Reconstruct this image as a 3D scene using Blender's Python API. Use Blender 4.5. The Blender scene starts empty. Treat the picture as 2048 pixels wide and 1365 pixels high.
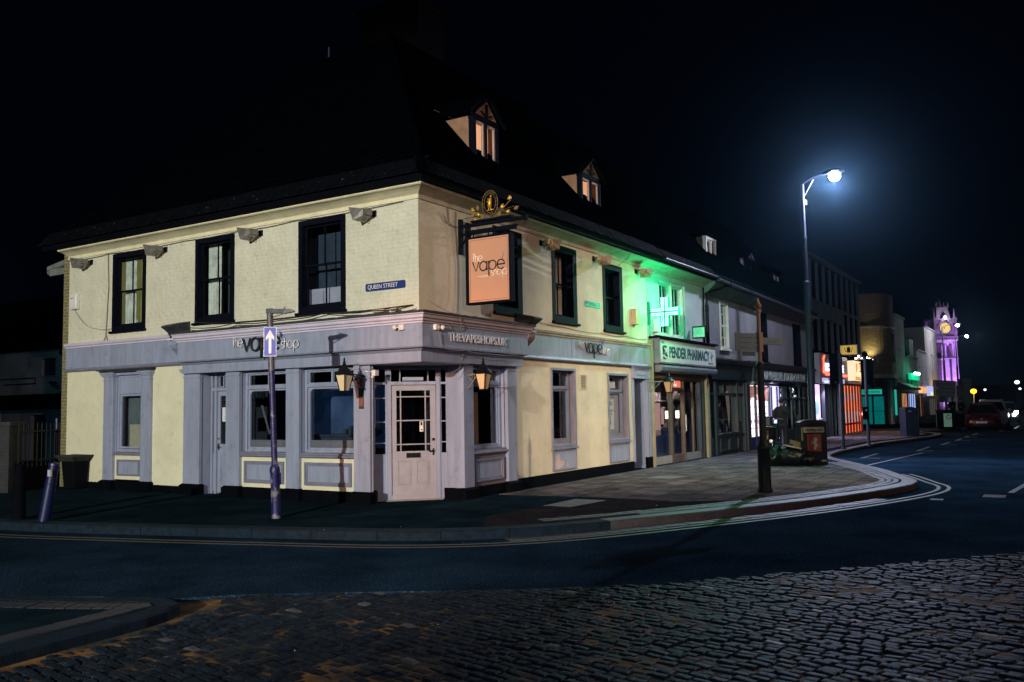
import bpy, bmesh, math, random
from mathutils import Vector, Matrix
random.seed(7)
sc = bpy.context.scene
COL = sc.collection

# ------------------------------------------------------------------ camera, world, exposure
R3 = ((0.5283573, -0.05513274, -0.84723016), (-0.84883898, -0.05502838, -0.52577968), (-0.01763403, 0.99696151, -0.07587346))
CAM = Vector((-11.487, -8.943, 1.6)); F = 1744.0
cd = bpy.data.cameras.new('camera'); cam = bpy.data.objects.new('camera', cd); COL.objects.link(cam)
cd.sensor_width = 36; cd.lens = F / 2048 * 36; cd.clip_start = .05; cd.clip_end = 2000
mw = Matrix(R3).to_4x4(); mw.translation = CAM; cam.matrix_world = mw
sc.camera = cam
w = bpy.data.worlds.new('World'); sc.world = w; w.use_nodes = True
nt = w.node_tree; bg = nt.nodes['Background']
sky = nt.nodes.new('ShaderNodeTexSky'); sky.sky_type = 'NISHITA'; sky.sun_disc = False
sky.sun_elevation = math.radians(-9); sky.sun_rotation = math.radians(250)
mixn = nt.nodes.new('ShaderNodeMix'); mixn.data_type = 'RGBA'; mixn.inputs[0].default_value = .9
nt.links.new(sky.outputs[0], mixn.inputs[6]); mixn.inputs[7].default_value = (.03, .09, .30, 1)
nt.links.new(mixn.outputs[2], bg.inputs[0]); bg.inputs[1].default_value = .0065
sc.view_settings.view_transform = 'Standard'; sc.view_settings.look = 'None'
sc.view_settings.exposure = 0; sc.view_settings.gamma = 1
sc.render.engine = 'CYCLES'
sc.cycles.max_bounces = 5; sc.cycles.diffuse_bounces = 2; sc.cycles.glossy_bounces = 3; sc.cycles.transparent_max_bounces = 10
sc.cycles.sample_clamp_indirect = 3
sc.cycles.use_denoising = True

def ray_at(px, py, depth):
    "real-world point seen at this pixel of the photograph, depth metres ahead of the camera"
    c = Vector((px - 1024, 682.5 - py, -F)); m = Matrix(R3)
    return CAM + (m @ c) * (depth / F)

def lamp(name, kind, loc, power, col, size=.12, parent=None, target=None, spot=None, blend=.6):
    l = bpy.data.lights.new(name, kind); l.energy = power; l.color = col
    if kind == 'AREA': l.size = size
    else: l.shadow_soft_size = size
    if spot: l.spot_size = math.radians(spot); l.spot_blend = blend
    o = bpy.data.objects.new(name, l); COL.objects.link(o); o.location = loc
    if target is not None:
        o.rotation_euler = (Vector(target) - Vector(loc)).to_track_quat('-Z', 'Y').to_euler()
    return o
# street lamps of the crossing that stand outside the frame
lamp('street_light_queen', 'SPOT', (-40.0, -9.6, 8.6), 59000, (1, .98, .86), .22, target=(0, 4.4, 1.7), spot=26.5, blend=.5)
lamp('street_light_across', 'SPOT', (6.8, -17.8, 11.1), 11500, (1, .87, .64), .10, target=(7.3, 0, .6), spot=31, blend=1.)
lamp('street_light_sodium', 'SPOT', (-26.0, -3.4, 5.2), 14500, (1, .36, .14), .16, target=(1.6, -.3, 1.2), spot=12, blend=.9)
lamp('street_light_behind_camera', 'SPOT', (-19.0, -25.0, 8.6), 5600, (1, .72, .68), .2, target=(.5, 1.0, 2.6), spot=31, blend=.8)
lamp('street_light_behind', 'POINT', (1.0, -22.0, 7.0), 900, (1, .44, .22), .2)
lamp('street_light_left_behind', 'POINT', (-24.0, -10.0, 7.0), 1500, (.14, .60, 1), .2)
lamp('yard_light', 'POINT', (1.5, 17.5, 5.6), 32, (.45, .85, 1), .2)

# ------------------------------------------------------------------ materials
def nd(nt, t, **kw):
    n = nt.nodes.new(t)
    for k, v in kw.items(): setattr(n, k, v)
    return n
MATS = {}
def mat(name, col, rough=.6, metal=0., var=.15, vs=2.5, bump=.0, bs=40., brick=None, col2=None, mask=None, emit=None, es=0., spec=.5, coat=0., dirt=0., bdist=.01, streak=False, tint=None):
    """brick=(width,height,mortar,strength,mortar_darken) lays courses along x+y / z ; on flat ground use brick with flat=True via name suffix"""
    if name in MATS: return MATS[name]
    m = bpy.data.materials.new(name); m.use_nodes = True; t = m.node_tree; L = t.links
    b = t.nodes['Principled BSDF']
    b.inputs['Roughness'].default_value = rough; b.inputs['Metallic'].default_value = metal
    b.inputs['Specular IOR Level'].default_value = spec
    if tint: b.inputs['Specular Tint'].default_value = (*tint, 1)
    if coat: b.inputs['Coat Weight'].default_value = coat; b.inputs['Coat Roughness'].default_value = .05
    geo = nd(t, 'ShaderNodeNewGeometry')
    n = nd(t, 'ShaderNodeTexNoise'); n.inputs['Scale'].default_value = vs; n.inputs['Detail'].default_value = 6
    n.inputs['Roughness'].default_value = .65
    if streak:
        mp = nd(t, 'ShaderNodeMapping'); mp.inputs['Scale'].default_value = (3, 3, .35); L.new(geo.outputs['Position'], mp.inputs[0]); L.new(mp.outputs[0], n.inputs['Vector'])
    else: L.new(geo.outputs['Position'], n.inputs['Vector'])
    rmp = nd(t, 'ShaderNodeMapRange'); rmp.inputs[1].default_value = .3; rmp.inputs[2].default_value = .7
    rmp.inputs[3].default_value = 1 - var; rmp.inputs[4].default_value = 1 + var
    L.new(n.outputs[0], rmp.inputs[0])
    base = nd(t, 'ShaderNodeMix', data_type='RGBA'); base.inputs[6].default_value = (*col, 1)
    base.inputs[7].default_value = (*(col2 or col), 1); base.inputs[0].default_value = 0
    if col2:
        n2 = nd(t, 'ShaderNodeTexNoise'); sca, lo, hi = mask or (6, .55, .6)
        n2.inputs['Scale'].default_value = sca; n2.inputs['Detail'].default_value = 8; n2.inputs['Roughness'].default_value = .7
        L.new(geo.outputs['Position'], n2.inputs['Vector'])
        r2 = nd(t, 'ShaderNodeMapRange'); r2.inputs[1].default_value = lo; r2.inputs[2].default_value = hi
        L.new(n2.outputs[0], r2.inputs[0]); L.new(r2.outputs[0], base.inputs[0])
    mul = nd(t, 'ShaderNodeVectorMath', operation='SCALE'); L.new(base.outputs[2], mul.inputs[0]); L.new(rmp.outputs[0], mul.inputs['Scale'])
    out = mul.outputs[0]; nrm = None; h = None
    if brick:
        bw, bh, mo, stg, dk = brick[:5]; flat = len(brick) > 5
        sp = nd(t, 'ShaderNodeSeparateXYZ'); L.new(geo.outputs['Position'], sp.inputs[0])
        cb = nd(t, 'ShaderNodeCombineXYZ')
        if flat:
            L.new(sp.outputs[0], cb.inputs[0]); L.new(sp.outputs[1], cb.inputs[1])
        else:
            ad = nd(t, 'ShaderNodeMath', operation='ADD'); L.new(sp.outputs[0], ad.inputs[0]); L.new(sp.outputs[1], ad.inputs[1])
            L.new(ad.outputs[0], cb.inputs[0]); L.new(sp.outputs[2], cb.inputs[1])
        # wobble the courses a little
        nw = nd(t, 'ShaderNodeTexNoise'); nw.inputs['Scale'].default_value = 5; L.new(cb.outputs[0], nw.inputs['Vector'])
        sb = nd(t, 'ShaderNodeVectorMath', operation='SUBTRACT'); L.new(nw.outputs['Color'], sb.inputs[0]); sb.inputs[1].default_value = (.5, .5, .5)
        sl = nd(t, 'ShaderNodeVectorMath', operation='SCALE'); L.new(sb.outputs[0], sl.inputs[0]); sl.inputs['Scale'].default_value = bh * .35
        av = nd(t, 'ShaderNodeVectorMath', operation='ADD'); L.new(cb.outputs[0], av.inputs[0]); L.new(sl.outputs[0], av.inputs[1])
        bt = nd(t, 'ShaderNodeTexBrick'); bt.inputs['Scale'].default_value = 1; bt.inputs['Brick Width'].default_value = bw
        bt.inputs['Row Height'].default_value = bh; bt.inputs['Mortar Size'].default_value = mo; bt.inputs['Mortar Smooth'].default_value = .3
        bt.inputs['Color1'].default_value = (1, 1, 1, 1); bt.inputs['Color2'].default_value = (.72, .72, .72, 1) if dk < 1 else (1, 1, 1, 1)
        bt.inputs['Mortar'].default_value = (dk, dk, dk, 1)
        L.new(av.outputs[0], bt.inputs['Vector'])
        mb_ = nd(t, 'ShaderNodeVectorMath', operation='MULTIPLY'); L.new(out, mb_.inputs[0]); L.new(bt.outputs['Color'], mb_.inputs[1]); out = mb_.outputs[0]
        bp = nd(t, 'ShaderNodeBump', invert=True); bp.inputs['Strength'].default_value = stg; bp.inputs['Distance'].default_value = .02
        L.new(bt.outputs['Fac'], bp.inputs['Height']); nrm = bp.outputs[0]
    if dirt:
        sp2 = nd(t, 'ShaderNodeSeparateXYZ'); L.new(geo.outputs['Position'], sp2.inputs[0])
        dn = nd(t, 'ShaderNodeTexNoise'); dn.inputs['Scale'].default_value = 4; dn.inputs['Detail'].default_value = 7; dn.inputs['Roughness'].default_value = .75
        L.new(geo.outputs['Position'], dn.inputs['Vector'])
        r4 = nd(t, 'ShaderNodeMapRange'); r4.inputs[1].default_value = .56; r4.inputs[2].default_value = .76; r4.inputs[3].default_value = 1; r4.inputs[4].default_value = 1 - dirt
        L.new(dn.outputs[0], r4.inputs[0])
        m2 = nd(t, 'ShaderNodeVectorMath', operation='SCALE'); L.new(out, m2.inputs[0]); L.new(r4.outputs[0], m2.inputs['Scale']); out = m2.outputs[0]
    L.new(out, b.inputs['Base Color'])
    if bump:
        bn = nd(t, 'ShaderNodeTexNoise'); bn.inputs['Scale'].default_value = bs; bn.inputs['Detail'].default_value = 5
        L.new(geo.outputs['Position'], bn.inputs['Vector'])
        b2 = nd(t, 'ShaderNodeBump'); b2.inputs['Strength'].default_value = bump; b2.inputs['Distance'].default_value = bdist
        L.new(bn.outputs[0], b2.inputs['Height'])
        if nrm: L.new(nrm, b2.inputs['Normal'])
        nrm = b2.outputs[0]
    if nrm: L.new(nrm, b.inputs['Normal'])
    if emit: b.inputs['Emission Color'].default_value = (*emit, 1); b.inputs['Emission Strength'].default_value = es
    MATS[name] = m; return m
def glass(name, tint, refl=.12, rough=.03):
    if name in MATS: return MATS[name]
    m = bpy.data.materials.new(name); m.use_nodes = True; t = m.node_tree; t.nodes.clear(); L = t.links
    o = nd(t, 'ShaderNodeOutputMaterial'); mx = nd(t, 'ShaderNodeMixShader'); tr = nd(t, 'ShaderNodeBsdfTransparent'); gl = nd(t, 'ShaderNodeBsdfGlossy')
    tr.inputs[0].default_value = (*tint, 1); gl.inputs['Roughness'].default_value = rough; gl.inputs[0].default_value = (.9, .95, 1, 1)
    fr = nd(t, 'ShaderNodeLayerWeight'); fr.inputs[0].default_value = .5; pw = nd(t, 'ShaderNodeMath', operation='POWER'); pw.inputs[1].default_value = 4.; L.new(fr.outputs['Facing'], pw.inputs[0]); ad = nd(t, 'ShaderNodeMath', operation='ADD', use_clamp=True); ad.inputs[1].default_value = refl - .03
    L.new(pw.outputs[0], ad.inputs[0]); L.new(ad.outputs[0], mx.inputs[0]); L.new(tr.outputs[0], mx.inputs[1]); L.new(gl.outputs[0], mx.inputs[2]); L.new(mx.outputs[0], o.inputs[0])
    MATS[name] = m; return m
def glow(name, col, s, var=0., vs=6.):
    return mat(name, (.02, .02, .02), .5, emit=col, es=s)
def goods(name, cols, s, scx=14, scz=9, base=.3):
    "goods on shelves under shop lights: a fine mosaic of packets with its own pale light"
    if name in MATS: return MATS[name]
    m = bpy.data.materials.new(name); m.use_nodes = True; t = m.node_tree; L = t.links; b = t.nodes['Principled BSDF']
    geo = nd(t, 'ShaderNodeNewGeometry'); mp = nd(t, 'ShaderNodeMapping'); mp.inputs['Scale'].default_value = (scx, scx, scz)
    L.new(geo.outputs['Position'], mp.inputs[0])
    v = nd(t, 'ShaderNodeTexVoronoi', distance='CHEBYCHEV'); v.inputs['Scale'].default_value = 1; L.new(mp.outputs[0], v.inputs['Vector'])
    sp = nd(t, 'ShaderNodeSeparateColor'); L.new(v.outputs['Color'], sp.inputs[0])
    cr = nd(t, 'ShaderNodeValToRGB'); cr.color_ramp.interpolation = 'CONSTANT'
    e = cr.color_ramp.elements; e[0].color = (*cols[0], 1); e[1].position = .999; e[1].color = (*cols[-1], 1)
    for i, c in enumerate(cols[1:], 1):
        k = e.new(i / len(cols)); k.color = (*c, 1)
    L.new(sp.outputs[0], cr.inputs[0]); L.new(cr.outputs[0], b.inputs['Base Color'])
    L.new(cr.outputs[0], b.inputs['Emission Color']); b.inputs['Emission Strength'].default_value = s
    MATS[name] = m; return m

CREAM_B = mat('cream_painted_brick', (.62, .60, .47), .75, var=.10, vs=1.6, bump=.65, bs=9, brick=(.225, .075, .012, .55, 1.0), dirt=.3, bdist=.035)
CREAM = mat('cream_render', (.68, .65, .46), .75, var=.10, vs=1.6, bump=.35, bs=40, dirt=.35)
CREAM_M = mat('cream_stucco', (.62, .54, .39), .75, var=.16, vs=1.3, bump=.6, bs=38, dirt=.35)
GREY = mat('grey_lilac_paint', (.265, .295, .40), .5, var=.16, vs=2.4, bump=.35, bs=45, dirt=.4, streak=True)
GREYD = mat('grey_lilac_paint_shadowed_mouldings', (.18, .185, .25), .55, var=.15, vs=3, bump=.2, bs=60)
LILAC = mat('pale_lilac_moulding', (.56, .51, .62), .5, var=.1, vs=3, dirt=.2)
LEAD = mat('dark_weathered_lead', (.03, .035, .042), .7, var=.4, vs=9, bump=.6, bs=30, col2=(.09, .09, .08), mask=(22, .58, .66))
BLACK = mat('black_plinth_paint', (.0025, .003, .005), .8, spec=.03, var=.3, bump=.3, bs=40)
NAVY = mat('black_navy_frame_paint', (.003, .004, .009), .7, spec=.06, var=.3, vs=8, bump=.3, bs=40)
SLATE = mat('dark_roof_tiles', (.0012, .0018, .0032), .95, spec=.0, var=.4, vs=6, brick=(.19, .13, .01, 1., .4), bump=.4, bs=30)
BRICKY = mat('yellow_stock_brick', (.16, .14, .07), .8, var=.35, vs=12, brick=(.225, .075, .010, .8, 1.9), bump=.3, bs=40)
BRICKD = mat('dark_brown_brick', (.006, .006, .008), .9, spec=.05, var=.35, vs=12, brick=(.225, .075, .010, .8, 1.6), bump=.3, bs=40)
PANE = glass('window_pane', (.88, .93, .96), .07)
PANED = glass('dark_shop_pane', (.70, .78, .85), .10)
CURT = mat('net_curtain', (.50, .52, .44), .9, var=.35, vs=5, bump=.2, bs=30)
ROOM = mat('dark_interior', (.02, .024, .03), .9, var=.3)
WHITE = mat('white_gloss_paint', (.72, .70, .66), .4, var=.08, vs=6, dirt=.1)
METAL = mat('galvanised_metal', (.32, .33, .35), .4, metal=.6, var=.2, vs=10)
DMETAL = mat('black_iron', (.006, .007, .010), .5, spec=.15, var=.3)
PAPER = mat('white_paper', (.7, .68, .68), .8, var=.04)
INK = mat('black_ink', (.012, .012, .014), .6)
WLET = mat('white_letter', (.75, .73, .72), .4)

# ------------------------------------------------------------------ mesh builders
ORG = {}
def FQ(s, d, z): return Vector((-d, s, z))          # Queen Street front: s runs away to the left, d outwards
def FM(s, d, z): return Vector((s, -d, z))          # Milton Road front: s runs away to the right, d outwards
def FD(s, d, z):                                    # canted corner
    q = .70710678; return Vector((.775 + (s - d) * q, .775 + (-s - d) * q, z))
def ID(s, d, z): return Vector((s, d, z))
def frame(o, ax, ay=None):
    "local frame at o: s along ax, d along ay (horizontal), z up"
    o = Vector(o); ax = Vector(ax).normalized(); ay = Vector(ay).normalized() if ay is not None else Vector((ax.y, -ax.x, 0))
    return lambda s, d, z: o + ax * s + ay * d + Vector((0, 0, z))
class MB:
    def __init__(s, tf=ID): s.v = []; s.f = []; s.tf = tf
    def add(s, pts, faces, raw=False):
        n = len(s.v); s.v += [Vector(p) if raw else s.tf(*p) for p in pts]; s.f += [tuple(i + n for i in f) for f in faces]; return s
    def box(s, a0, a1, b0, b1, c0, c1):
        return s.add([(a0, b0, c0), (a1, b0, c0), (a1, b1, c0), (a0, b1, c0), (a0, b0, c1), (a1, b0, c1), (a1, b1, c1), (a0, b1, c1)],
                     [(0, 3, 2, 1), (4, 5, 6, 7), (0, 1, 5, 4), (1, 2, 6, 5), (2, 3, 7, 6), (3, 0, 4, 7)])
    def taper(s, a0, a1, b0, b1, c0, c1, A0, A1, B0, B1):
        return s.add([(a0, b0, c0), (a1, b0, c0), (a1, b1, c0), (a0, b1, c0), (A0, B0, c1), (A1, B0, c1), (A1, B1, c1), (A0, B1, c1)],
                     [(0, 3, 2, 1), (4, 5, 6, 7), (0, 1, 5, 4), (1, 2, 6, 5), (2, 3, 7, 6), (3, 0, 4, 7)])
    def prism(s, pts, d0, d1):          # outline in (s,z), extruded in d
        n = len(pts); P = [(a, d0, c) for a, c in pts] + [(a, d1, c) for a, c in pts]
        return s.add(P, [tuple(range(n)), tuple(range(2 * n - 1, n - 1, -1))] + [(i, (i + 1) % n, (i + 1) % n + n, i + n) for i in range(n)])
    def run(s, prof, s0, s1, m0=0., m1=0., cut=1):  # moulding: profile in (d,z) run along s; m = mitre slope (s shifts by m*d)
        n = len(prof); P = []; cut = max(1, cut)
        for k in range(cut + 1):
            u = k / cut
            for d, z in prof:
                a = s0 + m0 * d; b = s1 + m1 * d
                P.append((a + (b - a) * u, d, z))
        fs = [tuple(range(n)), tuple(range(cut * n + n - 1, cut * n - 1, -1))]
        for k in range(cut): fs += [(k * n + i, k * n + (i + 1) % n, (k + 1) * n + (i + 1) % n, (k + 1) * n + i) for i in range(n)]
        return s.add(P, fs)
    def flat(s, pts, d):                # polygon in (s,z) at d
        return s.add([(a, d, c) for a, c in pts], [tuple(range(len(pts)))])
    def slab(s, pts, z0, z1):           # polygon in (s,d) between heights
        n = len(pts)
        return s.add([(a, b, z0) for a, b in pts] + [(a, b, z1) for a, b in pts], [tuple(range(n)), tuple(range(2 * n - 1, n - 1, -1))] + [(i, (i + 1) % n, (i + 1) % n + n, i + n) for i in range(n)])
    def tube(s, path, r, n=8, raw=False, caps=True):
        P = [Vector(p) if raw else s.tf(*p) for p in path]; rr = r if isinstance(r, (list, tuple)) else [r] * len(P)
        pts = []; up = Vector((0, 0, 1))
        for i, p in enumerate(P):
            t = (P[min(i + 1, len(P) - 1)] - P[max(i - 1, 0)]).normalized()
            a = t.cross(up) if abs(t.z) < .95 else t.cross(Vector((1, .3, 0)))
            a.normalize(); b = t.cross(a)
            pts += [p + (a * math.cos(2 * math.pi * k / n) + b * math.sin(2 * math.pi * k / n)) * rr[i] for k in range(n)]
        fs = []
        for i in range(len(P) - 1):
            fs += [(i * n + k, i * n + (k + 1) % n, (i + 1) * n + (k + 1) % n, (i + 1) * n + k) for k in range(n)]
        if caps: fs += [tuple(range(n)), tuple(range(len(pts) - 1, len(pts) - n - 1, -1))]
        return s.add(pts, fs, raw=True)
    def lathe(s, c, prof, n=16, raw=False):
        c = Vector(c) if raw else s.tf(*c)
        return s.tube([c + Vector((0, 0, z)) for r, z in prof], [max(r, .0005) for r, z in prof], n, raw=True) if False else s._lathe(c, prof, n)
    def _lathe(s, c, prof, n):
        pts = [c + Vector((max(r, .0005) * math.cos(2 * math.pi * k / n), max(r, .0005) * math.sin(2 * math.pi * k / n), z)) for r, z in prof for k in range(n)]
        fs = []
        for i in range(len(prof) - 1): fs += [(i * n + k, i * n + (k + 1) % n, (i + 1) * n + (k + 1) % n, (i + 1) * n + k) for k in range(n)]
        fs += [tuple(range(n)), tuple(range(len(pts) - 1, len(pts) - n - 1, -1))]
        return s.add(pts, fs, raw=True)
    def ball(s, c, r, sq=(1, 1, 1), n=10, raw=False, jit=0.):
        c = Vector(c) if raw else s.tf(*c); pts = []; m = n // 2 + 1
        for i in range(m + 1):
            a = math.pi * i / m
            for k in range(n):
                b = 2 * math.pi * k / n; j = 1 + random.uniform(-jit, jit)
                pts.append(c + Vector((max(math.sin(a), .01) * math.cos(b) * sq[0], max(math.sin(a), .01) * math.sin(b) * sq[1], math.cos(a) * sq[2])) * r * j)
        fs = []
        for i in range(m): fs += [(i * n + k, i * n + (k + 1) % n, (i + 1) * n + (k + 1) % n, (i + 1) * n + k) for k in range(n)]
        return s.add(pts, fs, raw=True)
    def wall(s, s0, s1, z0, z1, holes, d=0., dep=.25, depths=None):
        "front sheet with real openings and their reveals; holes=(s0,s1,z0,z1)"
        xs = sorted({s0, s1} | {h[0] for h in holes} | {h[1] for h in holes}); zs = sorted({z0, z1} | {h[2] for h in holes} | {h[3] for h in holes})
        for i in range(len(xs) - 1):
            for j in range(len(zs) - 1):
                cx, cz = (xs[i] + xs[i + 1]) / 2, (zs[j] + zs[j + 1]) / 2
                if any(h[0] < cx < h[1] and h[2] < cz < h[3] for h in holes): continue
                s.add([(xs[i], d, zs[j]), (xs[i + 1], d, zs[j]), (xs[i + 1], d, zs[j + 1]), (xs[i], d, zs[j + 1])], [(0, 1, 2, 3)])
        for k, h in enumerate(holes):
            e = d - (depths[k] if depths else dep)
            s.add([(h[0], d, h[2]), (h[1], d, h[2]), (h[1], d, h[3]), (h[0], d, h[3]), (h[0], e, h[2]), (h[1], e, h[2]), (h[1], e, h[3]), (h[0], e, h[3])],
                  [(0, 1, 5, 4), (1, 2, 6, 5), (2, 3, 7, 6), (3, 0, 4, 7)])
        return s
    def ring(s, a0, a1, c0, c1, wd, d0, d1):  # rectangular frame; wd = width or (left,right,bottom,top)
        l, r, bo, to = wd if isinstance(wd, (tuple, list)) else (wd,) * 4
        s.box(a0, a0 + l, d0, d1, c0, c1); s.box(a1 - r, a1, d0, d1, c0, c1)
        s.box(a0 + l, a1 - r, d0, d1, c0, c0 + bo); s.box(a0 + l, a1 - r, d0, d1, c1 - to, c1); return s
    def build(s, name, m, parent=None, smooth=False, bevel=0., merge=True):
        me = bpy.data.meshes.new(name); o = bpy.data.objects.new(name, me); COL.objects.link(o)
        org = ORG.get(parent, Vector((0, 0, 0))) if parent else Vector((0, 0, 0))
        me.from_pydata([tuple(p - org) for p in s.v], [], s.f)
        bm = bmesh.new(); bm.from_mesh(me)
        if merge: bmesh.ops.remove_doubles(bm, verts=bm.verts, dist=.0004)
        if bevel: bmesh.ops.bevel(bm, geom=bm.edges[:], offset=bevel, segments=1, affect='EDGES', clamp_overlap=True)
        bmesh.ops.recalc_face_normals(bm, faces=bm.faces); bm.to_mesh(me); bm.free()
        if smooth:
            for p in me.polygons: p.use_smooth = True
            if smooth == 'auto': me.set_sharp_from_angle(angle=math.radians(40))
        if isinstance(m, str): m = MATS[m]
        me.materials.append(m)
        if parent: o.parent = parent
        ORG[o] = org
        return o
def thing(name, label, cat, loc=(0, 0, 0), group=None):
    o = bpy.data.objects.new(name, None); COL.objects.link(o); o.location = loc; o.empty_display_size = .1
    o['label'] = label; o['category'] = cat
    if group: o['group'] = group
    ORG[o] = Vector(loc); return o
def tag(o, label, cat, group=None):
    o['label'] = label; o['category'] = cat
    if group: o['group'] = group
    return o
def struct(o, k='structure'): o['kind'] = k; return o
def copy_tree(o, parent=None):
    c = o.copy(); COL.objects.link(c)
    if parent: c.parent = parent
    for ch in list(o.children):
        if ch.name in bpy.data.objects: copy_tree(ch, c)
    return c
def dup(o, loc, label=None, rz=None, group=None):
    c = copy_tree(o); c.location = loc
    if label: c['label'] = label
    if rz is not None: c.rotation_euler.z = rz
    if group: c['group'] = group
    return c
def text(name, s, size, tf, s0, d, z, m, parent, dirn=1, sx=1., ext=.004, bold=0., align='LEFT'):
    cu = bpy.data.curves.new('lettering', 'FONT'); cu.body = s; cu.size = size; cu.extrude = ext; cu.offset = bold; cu.align_x = align
    to = bpy.data.objects.new('tmp', cu); COL.objects.link(to); dg = bpy.context.evaluated_depsgraph_get()
    me = bpy.data.meshes.new_from_object(to.evaluated_get(dg)); bpy.data.objects.remove(to); bpy.data.curves.remove(cu)
    org = ORG.get(parent, Vector((0, 0, 0)))
    for v in me.vertices: v.co = tf(s0 + dirn * v.co.x * sx, d + v.co.z, z + v.co.y) - org
    bm = bmesh.new(); bm.from_mesh(me); bmesh.ops.recalc_face_normals(bm, faces=bm.faces); bm.to_mesh(me); bm.free()
    me.name = name; o = bpy.data.objects.new(name, me); COL.objects.link(o); me.materials.clear(); me.materials.append(m); o.parent = parent; ORG[o] = org
    return o
# thin drawn capitals of the shop's logo: strokes on a unit grid (x advance, polylines)
def arc(cx, cy, rx, ry, a0, a1, n=14): return [(cx + rx * math.cos(math.radians(a0 + (a1 - a0) * i / n)), cy + ry * math.sin(math.radians(a0 + (a1 - a0) * i / n))) for i in range(n + 1)]
GL = {'T': (.62, [[(0, 1.4), (.6, 1.4)], [(.3, 1.4), (.3, 0)]]), 'h': (.66, [[(.05, 0), (.05, 1.4)], [(.05, .45)] + arc(.3, .62, .25, .36, 150, 0, 9) + [(.55, 0)]]),
      'e': (1.02, [[(.04, .5), (.94, .5)] + arc(.49, .5, .45, .5, 0, 315, 20)]), 'v': (.86, [[(0, 1), (.4, 0), (.8, 1)]]),
      'a': (1.1, [arc(.49, .5, .45, .5, 0, 360, 22), [(.95, 1), (.95, 0)]]), 'p': (1.12, [arc(.55, .5, .45, .5, 0, 360, 22), [(.09, 1), (.09, -.6)]]),
      's': (.62, [arc(.28, .75, .22, .25, 40, 250, 8) + arc(.28, .26, .24, .26, 80, -140, 9)]), 'o': (1.06, [arc(.5, .5, .45, .5, 0, 360, 22)])}
def logo(mb, word, s0, z0, h, r, d, dirn=1):
    x = 0
    for ch in word:
        adv, pl = GL[ch]
        for p in pl: mb.tube([(s0 + dirn * (x + a) * h, d, z0 + b * h) for a, b in p], r, 5)
        x += adv
    return x * h
def vape_logo(tf, s0, z0, sc_, d, parent, dirn, white, dark, blue):
    "The / vape / shop, with a wisp of smoke; sc_ = x-height of vape"
    a = MB(tf); w_ = logo(a, 'The', s0, z0 + .38 * sc_, sc_ * .55, sc_ * .04, d, dirn)
    w2 = s0 + dirn * (w_ + .02 * sc_)
    b = MB(tf); wv = logo(b, 'vape', w2, z0, sc_, sc_ * .075, d + .01, dirn)
    logo(a, 'shop', w2 + dirn * (wv + .05 * sc_), z0 + .02 * sc_, sc_ * .55, sc_ * .04, d, dirn)
    a.build('white_lettering', white, parent, smooth=True); b.build('black_lettering', dark, parent, smooth=True)
    c = MB(tf); e = w2 + dirn * (wv - .02 * sc_)
    c.tube([(e + dirn * sc_ * x, d + .01, z0 + sc_ * y) for x, y in ((-.02, .85), (.12, 1.05), (.02, 1.25), (.05, 1.45), (.2, 1.62))], [sc_ * q for q in (.03, .07, .08, .05, .01)], 6)
    c.build('smoke_mark', blue, parent, smooth=True)

# ------------------------------------------------------------------ ground
ASPH = mat('asphalt', (.009, .021, .038), .9, tint=(.30, .55, 1), var=.5, vs=.7, bump=.6, bs=45, bdist=.01, col2=(.045, .075, .115), mask=(42, .53, .64), spec=.0)  # pale speckle: aggregate, and lamp sparkle put into the colour
EARTH = mat('sandy_joint_dirt', (.20, .10, .035), .85, var=.6, vs=2, bump=.6, bs=60, col2=(.03, .035, .03), mask=(1.3, .44, .56), spec=.1)
SLAB = mat('dark_tarmac_footway', (.010, .023, .032), .95, spec=.0, var=.4, vs=1.2, brick=(.62, .42, .008, .5, .5, 1), bump=.5, bs=50, col2=(.018, .030, .038), mask=(.5, .52, .7))
SLABL = mat('grey_paving_slabs', (.135, .118, .12), .9, spec=.0, var=.35, vs=1.6, brick=(.62, .42, .014, .8, .35, 1), bump=.5, bs=50, col2=(.05, .05, .06), mask=(1.1, .45, .7))
PAVB = mat('brown_block_paving', (.03, .027, .03), .95, spec=.0, var=.3, vs=2, brick=(.21, .105, .008, .6, .5, 1), bump=.4, bs=60)
KERB = mat('granite_kerb', (.062, .056, .06), .6, var=.35, vs=14, bump=.5, bs=60)
SETT = mat('granite_sett', (.009, .0145, .023), .55, tint=(.45, .68, 1), var=.6, vs=6, bump=.8, bs=70, col2=(.06, .065, .075), mask=(45, .57, .68), spec=.06)
SETTP = mat('pale_granite_sett', (.060, .058, .063), .6, var=.3, vs=30, bump=.6, bs=80)
YEL = mat('worn_yellow_paint', (.11, .10, .055), .6, var=.2, vs=8, col2=(.06, .06, .06), mask=(18, .5, .6))
WPAINT = mat('worn_white_road_paint', (.13, .13, .145), .6, var=.2, vs=8, col2=(.07, .07, .07), mask=(14, .52, .6))
g = MB(); g.slab([(-300, -300), (500, -300), (500, 300), (-300, 300)], -.5, -.15); struct(g.build('ground', EARTH))
cob_edge = [(-9.2, -1.2), (-6.4, -1.6), (-5.75, -2.25), (-5.16, -3.16), (-4.42, -4.37), (-3.36, -5.70), (-1.82, -7.03), (-.05, -8.55), (4, -12)]
g = MB(); g.slab(cob_edge + [(12, -30), (450, -60), (450, 80), (-9.2, 80)], -.145, -.12); struct(g.build('road', ASPH))

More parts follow.
